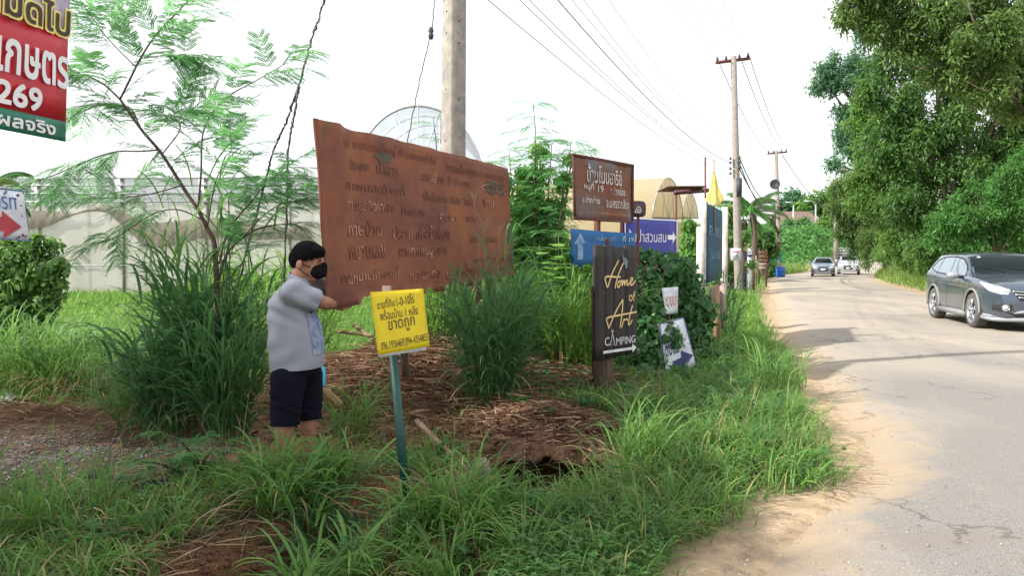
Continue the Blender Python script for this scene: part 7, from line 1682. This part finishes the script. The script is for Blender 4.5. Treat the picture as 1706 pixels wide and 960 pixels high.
shrub('leafy_shrub', 'rounded glossy shrub below the white sign with the red arrow', [(20, 430, 34), (52, 412, 24), (92, 440, 20), (40, 465, 36), (82, 468, 22), (-15, 440, 36), (60, 445, 30), (10, 490, 40), (84, 408, 16), (104, 450, 10), (108, 470, 7), (106, 490, 6), (30, 520, 36), (75, 505, 26), (66, 398, 12), (20, 398, 14), (60, 540, 30), (-5, 540, 36)], 6800, .10, T_M, 11.5, asp=.55, shell=.2, tint=(.45, .28))
shrub('dark_bush', 'dark round bush beneath the coconut palm', [(1275, 405, 14), (1285, 415, 12), (1268, 418, 12), (1280, 395, 9), (1262, 405, 9)], 2500, .35, T_D, 52)
shrub('roadside_bush', 'green bush growing behind the far loudspeaker pole', [(1285, 440, 12), (1288, 455, 8), (1280, 450, 9)], 1500, .25, CROP, 60)
shrub('hedge_bush', 'tangle of green leaves around the foot of the tall pole', [(1215, 395, 14), (1225, 440, 10), (1205, 440, 14), (1212, 460, 12), (1240, 395, 12), (1250, 440, 9), (1195, 470, 12)], 3500, .13, T_M, 33)
shrub('thicket', 'thicket behind the royal blue sign and the creeper', [(1150, 430, 22), (1150, 400, 16), (1135, 450, 22), (1155, 460, 22), (1100, 470, 22), (1148, 375, 12)], 5000, .10, BROAD, 16)
shrub('banana_like_shrub', 'shrub with drooping leaves between the teal board and tall pole', [(1212, 350, 9), (1215, 375, 11), (1210, 400, 12)], 900, .4, T_M, 35, asp=.25)
shrub('thicket', 'green thicket behind the rusty village sign', [(930, 420, 40), (900, 470, 45), (960, 480, 40), (870, 450, 35), (990, 440, 35), (1000, 500, 40), (900, 520, 45)], 7500, .09, BROAD, 12.5, tint=(.4, .25))
shrub('thicket', 'low green thicket along the foot of the greenhouse net', [(330, 480, 20), (380, 470, 26), (420, 480, 26), (470, 470, 24), (300, 490, 14), (520, 470, 26)], 4000, .16, BROAD, 20)
shrub('leafy_thicket', 'tall light green leafy weeds pressed against the right edge of the billboard', [(880, 330, 34), (900, 370, 38), (870, 400, 36), (910, 430, 40), (885, 470, 38), (925, 350, 26), (940, 300, 20), (952, 265, 13), (845, 300, 14), (900, 250, 16), (860, 450, 26), (930, 460, 34), (900, 290, 22), (870, 290, 16), (940, 420, 26), (865, 350, 22)], 4300, .11, BROAD, 10.6, tint=(.68, .2), shell=.05)
# teal net scrap near the far pole
p = at(1291, 427, 56.8); h = MB(); n = 10; V = [(p.x + (i / 9 - .5) * 1.1 + .1 * math.sin(j), 56.8 + .15 * math.sin(i * 1.7), p.z + .35 - j * .08 - .1 * math.sin(i * .9)) for j in range(n) for i in range(n)]
h.add(V, [(j * n + i, j * n + i + 1, (j + 1) * n + i + 1, (j + 1) * n + i) for j in range(n - 1) for i in range(n - 1)]); tag(h.build('teal_netting', simple('teal_cloth', (.02, .3, .22), .7), None, True), 'teal netting draped at the foot of the far loudspeaker pole', 'netting')

# crop hill
n = 30000; x = 14 + 62 * rng.random(n); y = 66 + 62 * rng.random(n) ** .9; k = (x < Lx(y) - 2.5) & (x > y * .25 - 4); x, y = x[k], y[k]; n = len(x)
z = hgt(x, y) + (.2 + 1.0 * rng.random(n)) * (.6 + .8 * vnoise(x * .5, y * .5)); m = MB()
leaves(m, np.stack([x, y, z], 1), np.stack([rng.normal(0, 1, n), rng.normal(0, 1, n), -.4 + 0 * x], 1), unit(np.stack([rng.normal(0, .4, n), -.4 + rng.normal(0, .4, n), .9 + 0 * x], 1)), .55 + .35 * rng.random(n), .34, np.clip(rng.normal(.5, .22, n), 0, 1))
tag(m.build('crop_field', CROP), 'leafy green crop covering the hillside', kind='stuff')

# coconut palm
def palm(px, pyb, pyt, Y, nf, fl, label, seed):
    b, t_ = at(px, pyb, Y), at(px, pyt, Y); r = random.Random(seed); rt = thing('coconut_palm', (b.x, Y, hz(b.x, Y)), label, 'palm')
    h = MB(); P = curve([Vector((b.x, Y, rt.location.z - .2)), b.lerp(t_, .5) + Vector((.2, 0, 0)), t_], 8); h.tube(P, [.22 - .08 * i / len(P) for i in range(len(P))], 8); h.build('trunk', BARK, rt, True)
    for k in range(nf):
        a = k * 2.399 + r.random() * .4; el = .0 + 1.35 * (k / nf); rr_ = r.random(); F_ = []; pp_ = t_.copy()
        for i in range(12):
            ang = el - (1.15 + .5 * rr_) * (i / 11) ** 1.4; pp_ = pp_ + Vector((math.cos(a) * math.cos(ang), math.sin(a) * math.cos(ang), math.sin(ang))) * (fl / 11); F_.append(pp_.copy())
        m = MB(); m.tube(F_, .02, 4, .3); PP, DD = [], []
        for i in range(44):
            t = .12 + .86 * i / 43; j = t * 11; i0 = min(10, int(j)); p = F_[i0].lerp(F_[i0 + 1], j - i0); d = (F_[i0 + 1] - F_[i0]).normalized(); s_ = d.cross(Vector((0, 0, 1))).normalized()
            for w in (-1, 1): PP.append(tuple(p)); DD.append(tuple(s_ * w * .8 + d * .5 + Vector((0, 0, -.55))))
        n = len(PP); leaves(m, np.array(PP), np.array(DD), np.tile([0, 0, 1.], (n, 1)), fl * .22 * (1 - .5 * np.abs(np.linspace(-1, 1, n))), .032, .3 + .5 * rng.random(n), 0, .3)
        m.build('frond', CROP if k % 5 else T_Y, rt)
palm(1252, 440, 356, 50, 15, 2.3, 'coconut palm with drooping fronds right of the tall power pole', 1)
palm(1236, 430, 368, 56, 12, 2.6, 'second smaller palm half hidden by the tall power pole', 2)
palm(-22, 480, 320, 22, 10, 1.3, 'palm tip peeping over the white sign at the left edge', 4)

# ---------------------------------------------------------------- trees
def tree(name, label, blobs, n, size, mt, Y, trunk_px, depth=.8, asp=.32, droop=.5, r0=.28, shell=.3, group=None, tint=(.45, .2), limbs=14, ztrunk=None, sprig=9, lobes=7):
    "crown: sprigs of drooping leaves through overlapping lobes; trunk and limbs reach into every lobe"
    C_ = [at(b[0], b[1], Y + (b[3] if len(b) > 3 else 0)) for b in blobs]; Rr = np.array([b[2] / FPX * Y for b in blobs]); C0, R0 = C_, Rr
    sc_, sr_ = [], []                         # each lobe breaks into smaller leafy masses
    for c, r in zip(C_, Rr):
        for q in range(lobes):
            u_ = rnd_dir(1)[0]; sc_.append(c + Vector((u_[0], u_[1] * depth, u_[2])) * r * random.uniform(.35, .85)); sr_.append(r * random.uniform(.28, .5))
    C_ = sc_; Rr = np.array(sr_)
    bx = at(trunk_px, 440, Y).x; z0 = hz(bx, Y); rt = thing(name, (bx, Y, z0), label, 'tree', group)
    ns = n // sprig; wgt = Rr ** 2; pick = rng.choice(len(C_), ns, p=wgt / wgt.sum()); u = rnd_dir(ns); rad = shell + (1 - shell) * rng.random(ns) ** .5
    bump = 1 + .35 * (vnoise(u[:, 0] * 2.5 + pick * 7, u[:, 2] * 2.5 + u[:, 1] * 2) - .5) * 2
    Cn = np.array([tuple(c) for c in C_]); S0 = Cn[pick] + u * (Rr[pick] * rad * bump)[:, None] * np.array([1, depth, .92])
    k = S0[:, 2] > hgt(S0[:, 0], S0[:, 1]) + .05; S0 = S0[k]; u = u[k]; ns = len(S0)
    st = np.clip(rng.normal(tint[0], .16, ns), 0, 1)
    P = np.repeat(S0, sprig, 0); uu = np.repeat(u, sprig, 0); nn = len(P); P = P + rng.normal(0, size * .8, (nn, 3))
    D = unit(rng.normal(0, .6, (nn, 3)) + uu * .5 + np.array([0, 0, -droop])); Nn = unit(uu * .6 + np.array([0, 0, .6]) + rng.normal(0, .3, (nn, 3)))
    S = size * (.4 + 1.2 * rng.random(nn) ** 1.4); m = MB(); leaves(m, P, D, Nn, S, S * asp, np.clip(np.repeat(st, sprig) + rng.normal(0, tint[1] * .6, nn), 0, 1))
    m.build('crown', mt, rt)
    fork = Vector((bx, Y, z0 + (ztrunk if ztrunk is not None else max(.8, (min(c.z for c in C0) - z0) * .6 + .5)))); h = MB(); h.tube([Vector((bx, Y, z0 - .3)), Vector((bx + .1, Y, (z0 + fork.z) / 2)), fork], [r0 * 1.25, r0, r0 * .85], 10); h.build('trunk', BARK, rt, True)
    order = sorted(range(len(C0)), key=lambda i: -R0[i])[:limbs]
    for i in order:
        c = C0[i]; P = curve([fork, fork.lerp(c, .45) + Vector((random.uniform(-.3, .3), random.uniform(-.3, .3), .25 * (c - fork).length * .5)), c], 7)
        h = MB(); h.tube(P, [r0 * .5 * (1 - .8 * q / len(P)) + .015 for q in range(len(P))], 6); h.build('limb', BARK, rt, True)
    return rt
GR = 'trees beyond the right road edge'
tree('broadleaf_tree', 'big dark green tree forming the middle of the right-hand wall of trees', [(1560, 200, 60), (1620, 150, 60), (1500, 170, 55), (1520, 250, 60), (1600, 260, 70), (1660, 220, 60), (1500, 320, 55), (1560, 340, 60), (1640, 330, 60), (1480, 120, 40), (1560, 110, 50), (1640, 90, 50), (1690, 290, 60), (1480, 230, 40), (1700, 130, 60), (1700, 200, 50), (1720, 250, 50), (1700, 240, 40), (1540, 400, 45), (1620, 400, 50), (1450, 150, 30), (1690, 380, 50)], 98000, .21, T_D, 36, 1590, shell=.1, lobes=9, group=GR, tint=(.42, .22))
tree('broadleaf_tree', 'brighter green tree on the left face of the right-hand wall', [(1470, 200, 34), (1475, 250, 38), (1460, 290, 34), (1480, 330, 38), (1500, 290, 34), (1450, 330, 28), (1490, 380, 36), (1455, 230, 24), (1500, 210, 30), (1510, 350, 30), (1530, 300, 30), (1440, 260, 26), (1435, 300, 26), (1430, 210, 22), (1450, 180, 26), (1440, 340, 30)], 38000, .20, T_M, 42, 1525, group=GR, tint=(.5, .22))
tree('airy_tree', 'tall airy bluish tree at the left end of the wall, sky showing through', [(1385, 110, 22), (1370, 130, 18), (1400, 140, 24), (1425, 110, 26), (1430, 160, 26), (1445, 70, 28), (1405, 185, 16), (1420, 210, 22), (1410, 240, 20), (1440, 215, 26), (1400, 225, 14), (1430, 265, 22), (1450, 120, 26), (1395, 275, 15), (1365, 150, 10)], 17000, .32, T_B, 62, 1478, shell=.15, lobes=6, group=GR, tint=(.5, .2))
tree('upper_canopy_tree', 'overhanging tree with yellowish leaves filling the top right corner', [(1470, 20, 34, 1), (1440, 5, 34), (1520, 20, 40), (1580, 30, 45), (1650, 20, 50), (1700, 40, 50), (1600, 80, 40), (1660, 90, 40), (1550, 70, 36), (1500, 60, 26), (1420, 20, 24), (1620, -20, 60), (1520, -20, 50), (1440, -25, 50), (1700, 100, 40), (1405, 40, 12), (1410, 8, 16), (1600, 130, 30), (1560, 130, 22), (1690, 150, 26), (1640, 120, 40, -1), (1600, 60, 45, -1), (1680, 60, 45, -1), (1560, 20, 40, -1), (1500, 70, 34), (1460, 50, 28), (1700, 170, 40), (1650, 160, 34)], 52000, .15, T_Y, 24, 1760, asp=.35, r0=.15, shell=.15, group=GR, tint=(.45, .25), ztrunk=4.5)
up_tree = [o for o in COL.objects if o.name.startswith('upper_canopy_tree')][0]
def bigbranch(pts, Y, r0, r1):
    P = curve([at(x, y, Y) for x, y in pts], 8); h = MB(); h.tube(P, [r0 + (r1 - r0) * i / (len(P) - 1) for i in range(len(P))], 8); h.build('branch', mat('pale_branch_bark', (.30, .24, .19), (.16, .12, .09), 9, .9) if 'pb' not in M else M['pb'], up_tree, True)
M['pb'] = mat('pale_branch_bark', (.20, .16, .13), (.10, .08, .06), 9, .9)
bigbranch([(1760, 175), (1700, 140), (1672, 122), (1652, 100), (1645, 80), (1632, 62)], 24.0, .10, .03)
bigbranch([(1720, 150), (1690, 105), (1650, 85), (1615, 62), (1570, 48), (1540, 45)], 24.2, .055, .02)
bigbranch([(1660, 108), (1630, 98), (1590, 104), (1560, 104), (1525, 116), (1500, 105)], 23.9, .04, .015)
bigbranch([(1645, 85), (1640, 60), (1620, 30), (1610, -10)], 23.4, .045, .02)
bigbranch([(1700, 150), (1670, 150), (1640, 150), (1610, 135)], 22.8, .03, .012)
tree('bamboo_like_tree', 'yellow-green feathery tree low at the left end of the wall', [(1400, 320, 22), (1420, 345, 26), (1445, 330, 26), (1430, 380, 26), (1450, 370, 30), (1410, 365, 16), (1425, 300, 22), (1450, 300, 26), (1460, 400, 28), (1440, 405, 20), (1395, 345, 16), (1410, 300, 18), (1405, 385, 14), (1425, 415, 14), (1470, 350, 34)], 27000, .28, T_Y, 60, 1476, asp=.22, droop=.7, group=GR, tint=(.45, .22))
tree('feathery_roadside_tree', 'light green spreading tree right behind the grey SUV', [(1600, 350, 34), (1640, 330, 38), (1680, 300, 36), (1700, 350, 50), (1660, 380, 46), (1600, 390, 38), (1570, 400, 32), (1700, 260, 26), (1630, 410, 38), (1690, 420, 46), (1560, 375, 20), (1730, 300, 40)], 32000, .14, CROP, 29.5, 1660, asp=.3, group=GR, tint=(.5, .25), r0=.08)
tree('roadside_shrub_tree', 'dense mid green shrub at the verge left of the SUV', [(1490, 415, 24, 8), (1510, 410, 28, 4), (1540, 425, 28), (1475, 425, 20, 12), (1505, 440, 22, 4), (1530, 400, 24, 2), (1545, 445, 20), (1460, 420, 14, 15)], 17000, .16, T_M, 38, 1545, asp=.3, group=GR, tint=(.42, .22), r0=.1)
tree('roadside_shrub_tree', 'small feathery shrub nearest the pickup truck on the right verge', [(1450, 400, 18), (1465, 415, 18), (1445, 420, 12), (1470, 390, 18), (1442, 440, 9)], 7000, .22, T_Y, 57, 1480, asp=.22, group=GR, tint=(.42, .22), r0=.1)
tree('distant_tree', 'bluish tree with a tufted top on the hill left of the street lamps', [(1318, 340, 14), (1330, 345, 12), (1308, 348, 10), (1322, 330, 9), (1300, 342, 8)], 2600, .9, T_B, 165, 1318, asp=.6, group='trees on the far hill')
tree('distant_tree', 'broad dark tree on the hill behind the right street lamp', [(1350, 342, 14), (1365, 335, 15), (1380, 345, 16), (1345, 352, 10), (1375, 358, 14), (1395, 340, 15), (1400, 360, 18), (1385, 330, 12)], 4500, .9, T_M, 160, 1375, asp=.6, group='trees on the far hill')
tree('distant_tree', 'low tree beside the brown roof at the hilltop', [(1385, 375, 12), (1400, 380, 14), (1375, 380, 8)], 1800, .6, T_M, 125, 1392, asp=.6, group='trees on the far hill')
tree('distant_tree', 'small round shrub on the skyline right of the loudspeaker pole', [(1311, 376, 7), (1322, 378, 6), (1340, 372, 8)], 1200, .5, CROP, 124, 1320, asp=.6, group='trees on the far hill', r0=.12)
# unseen tree added left of the frame to shade the near verge
def wpx(x, y, z):  # helper blobs given in metres
    return (x, y, z)
def added_shade_tree(name, label, tx, ty, blobs, n, size):
    rt = thing(name, (tx, ty, hz(tx, ty)), label, 'tree'); cs = [Vector(b[:3]) for b in blobs]
    leafcloud(cs, [(b[3], b[3], b[3] * .6) for b in blobs], n, size, T_M, 'crown', rt, shell=.1, asp=.5)
    fork = Vector((tx, ty, 5.5)); h = MB(); h.tube([(tx, ty, -.3), (tx - .1, ty, 2.5), fork], [.32, .25, .2], 10); h.build('trunk', BARK, rt, True)
    for c in cs: h = MB(); h.tube(curve([fork, fork.lerp(c, .5) + Vector((0, 0, .5)), c], 5), [.12 * (1 - .8 * i / 11) + .01 for i in range(11)], 6); h.build('limb', BARK, rt, True)
added_shade_tree('added_shade_tree', 'large spreading tree added out of view at far left to shade the near verge', -15.4, .6, [(-15.0, .8, 10.5, 2.4), (-13.4, .2, 10.0, 2.0), (-16.5, 2.0, 9.5, 2.3), (-14.4, 2.4, 9.2, 2.0), (-17.0, 0, 9.5, 2.2), (-14.8, -.6, 11.0, 1.9), (-12.6, 1.6, 9.0, 1.7), (-16.4, -1.0, 10.2, 2.0), (-13.8, 3.2, 8.4, 1.6)], 13500, .24)

# ---------------------------------------------------------------- signs at the left edge
# red and green banner hung on a bamboo frame
Rt, Rb = at(124, -90, 4.0), at(108, 236, 4.0)
dl = Vector((-.203, -1, 0)).normalized() * 1.35
TLb, BLb = Rt + dl + Vector((0, 0, 0)), Rb + dl
pk = Plate(TLb, Rt, Rb, BLb, lambda u, v: .012 * np.sin(u * 9 + v * 3)); pk.n = np.cross(pk.c[1] - pk.c[3], pk.c[0] - pk.c[2]); pk.n /= np.linalg.norm(pk.n)
if pk.n[0] < 0: pk.n = -pk.n
root = thing('banner_sign', (BLb.x, BLb.y, 0), 'red vinyl banner with green lower band and white Thai lettering, cut by the left edge', 'banner')
zr = lambda y_px: (at(112, y_px, 4.0).z - Rb.z) / (Rt.z - Rb.z)
def band(v0, v1, mt, nm, d=0):
    sub = Plate(pk.P(0, v1), pk.P(1, v1), pk.P(1, v0), pk.P(0, v0)); sub.n = pk.n; sub.panel(nm, mt, root, .002, 16, 4, None, True, d); return sub
vg = zr(203); vr = zr(52)
band(0, vg, M['banner_green'], 'green_band'); band(vg, vr, M['banner_red'], 'red_field'); band(vr, 1, M['banner_photo'], 'printed_top')
def btext(tx, px0, px1, v0, v1, mt, **kw):
    # px range measured along the banner at the right edge distance
    def u_of(px):
        k = (px - 853) / FPX; a = np.array(pk.c[3]); b = np.array(pk.c[2]); # point on bottom edge with x/Y = k
        return float((a[0] - k * a[1]) / ((a[0] - b[0]) - k * (a[1] - b[1])))
    return pk.text(tx, u_of(px0), v0, u_of(px1), v1, mt, root, **kw)
btext('เกษตร', -8, 114, zr(148), zr(98), M['print_white'], d=.004, rows=60, grow=.004)
btext('091-2269', -150, 68, zr(196), zr(162), M['print_white'], d=.004, rows=60, grow=.004)
btext('เห็นผลจริง', -60, 93, zr(229), zr(207), M['print_white'], d=.004, rows=50, grow=.002)
btext('ที่มดไป', -40, 113, zr(62), zr(5), M['yellow_outline'], d=.004, rows=60, grow=.013)
btext('ที่มดไป', -40, 113, zr(62), zr(5), M['black_ink'], d=.008, rows=60, grow=.003)
for P_ in ([TLb + Vector((0, 0, .02)), Rt + Vector((0, 0, .02))],): h = MB(); h.tube(P_, .018, 8); h.build('bamboo_rail', M['grey_wood'], root)
h = MB(); h.tube([Vector((TLb.x, TLb.y, -.2)), Vector((TLb.x, TLb.y, TLb.z + .1))], .03, 8); h.build('bamboo_post', M['grey_wood'], root)
h = MB(); h.tube([Vector((TLb.x - .9, TLb.y + .9, -.2)), Vector((TLb.x + .02, TLb.y, TLb.z - .4))], .025, 8); h.build('bamboo_prop', M['grey_wood'], root)
# white sign with red arrow
tr_, br = at(40, 318, 5.4), at(51, 403, 5.4); d = Vector((-.98, -.2, 0)) * .55
pk = Plate(tr_ + d + Vector((0, 0, .06)), tr_, br, br + d + Vector((0, 0, .05)), lambda u, v: .02 * np.sin(v * 3) * u)
root = thing('red_arrow_sign', (br.x - .35, 5.4, 0), 'chipped white metal sign with blue Thai letters and a red arrow at the left edge', 'sign')
pk.panel('metal_sheet', M['sign_white'], root, .004, 10, 6, None, True)
pk.frame('rim', M['blue_text'], root, .006, .003, .004)
pk.text('รีสอร์ท', .45, .60, .90, .95, M['blue_text'], root, d=.005, rows=40)
pk.poly([(.2, .16), (.72, .16), (.69, .02), (.93, .28), (.73, .56), (.72, .44), (.2, .44)], M['arrow_red'], root, 'arrow', .006)
for u, v_, s_ in ((.93, .9, .012), (.9, .82, .008), (.96, .7, .007), (.955, .5, .006), (.93, .12, .010), (.88, .08, .008), (.96, .1, .007), (.8, .95, .008), (.85, .05, .007)):
    h = MB(); c = pk.P(u, v_, .006); h.poly([tuple(c + np.array([s_ * math.cos(a) * random.uniform(.6, 1.2), 0, s_ * math.sin(a) * random.uniform(.6, 1.2)])) for a in np.linspace(0, 6.28, 9)[:-1]], [list(range(8))]); h.build('rust_chip', M['rust_post'], root)
h = MB(); c = pk.P(.35, .9, -.03); h.tube([(c[0], c[1], -.2), tuple(c)], .022, 8); h.build('post', M['rust_post'], root)
# crumbly clods and broken woody bits over the mound and the bank
def chips(name, label, n, cx, cy, sx, sy, mt, l=(.03, .12)):
    x = rng.normal(cx, sx, n); y = rng.normal(cy, sy, n); z = np.where((np.abs(x - .3) < .6) & (y > 5.55) & (y < 6.4), hgt(x, y, False) + .03, hgt(x, y)) + .01 + .03 * rng.random(n); m = MB(); L_2 = l[0] + (l[1] - l[0]) * rng.random(n) ** 2
    for i in range(n):
        a = rng.random() * 3.14; d = Vector((math.cos(a), math.sin(a), rng.normal(0, .25))).normalized(); p = Vector((x[i], y[i], z[i])); r_ = .004 + .008 * rng.random()
        m.tube([p - d * L_2[i] / 2, p + d * L_2[i] / 2], [r_, r_ * .6], 4, rng.random())
    return tag(m.build(name, mt), label, kind='stuff')
chips('woody_debris', 'broken woody bits over the mound under the billboard', 1500, -.6, 7.7, 1.1, .8, STRAW, (.05, .28))
chips('bank_debris', 'twigs and root bits on the red soil bank', 800, .2, 6.2, .5, .45, STRAW, (.04, .16))
x = np.concatenate([rng.normal(.2, .5, 1500), rng.normal(-.7, 1.1, 1600), rng.normal(-1.1, .4, 700)]); y = np.concatenate([rng.normal(6.0, .35, 1500), rng.normal(7.5, .8, 1600), rng.normal(3.9, .3, 700)])
stones('soil_clods', np.stack([x, y, np.where((np.abs(x - .3) < .6) & (y > 5.5) & (y < 6.4), hgt(x, y, False) + .02, hgt(x, y)) + .004], 1), .006 + .035 * rng.random(len(x)) ** 3, mat('soil_clods_brown', (.17, .08, .045), (.07, .035, .02), 12, .95), label='crumbly red-brown clods over the mound and banks', kind='stuff')
# small weeds rooted on the bare mound and the soil ledge
wd_ = []
for i, (px_, Y_, sz_, kind_) in enumerate(((905, 6.2, .05, 'heart'), (860, 6.6, .06, 'heart'), (945, 6.0, .05, 'heart'), (700, 7.4, .07, 'diamond'), (640, 7.9, .08, 'diamond'), (905, 7.4, .06, 'heart'), (600, 8.8, .10, 'heart'), (975, 6.6, .05, 'heart'))):
    weed('ground_weed', ['small creeper sprig on the top of the red soil ledge', 'creeper sprig on the soil behind the ledge, below the middle grass clump', 'creeper sprig at the right end of the red soil ledge', 'small weed on the straw heap right of the green post', 'weed sprouting on the straw between the man and the yellow sign', 'creeper sprig between the middle grass clump and the plank sign', 'pale leafy weed by the branches under the billboard', 'creeper sprig at the foot of the plank sign post'][i], px_xy(px_, Y_), Y_, .09 + .03 * (i % 3), 6, 3, sz_, VINE if i != 6 else BROAD, kind_, .10)
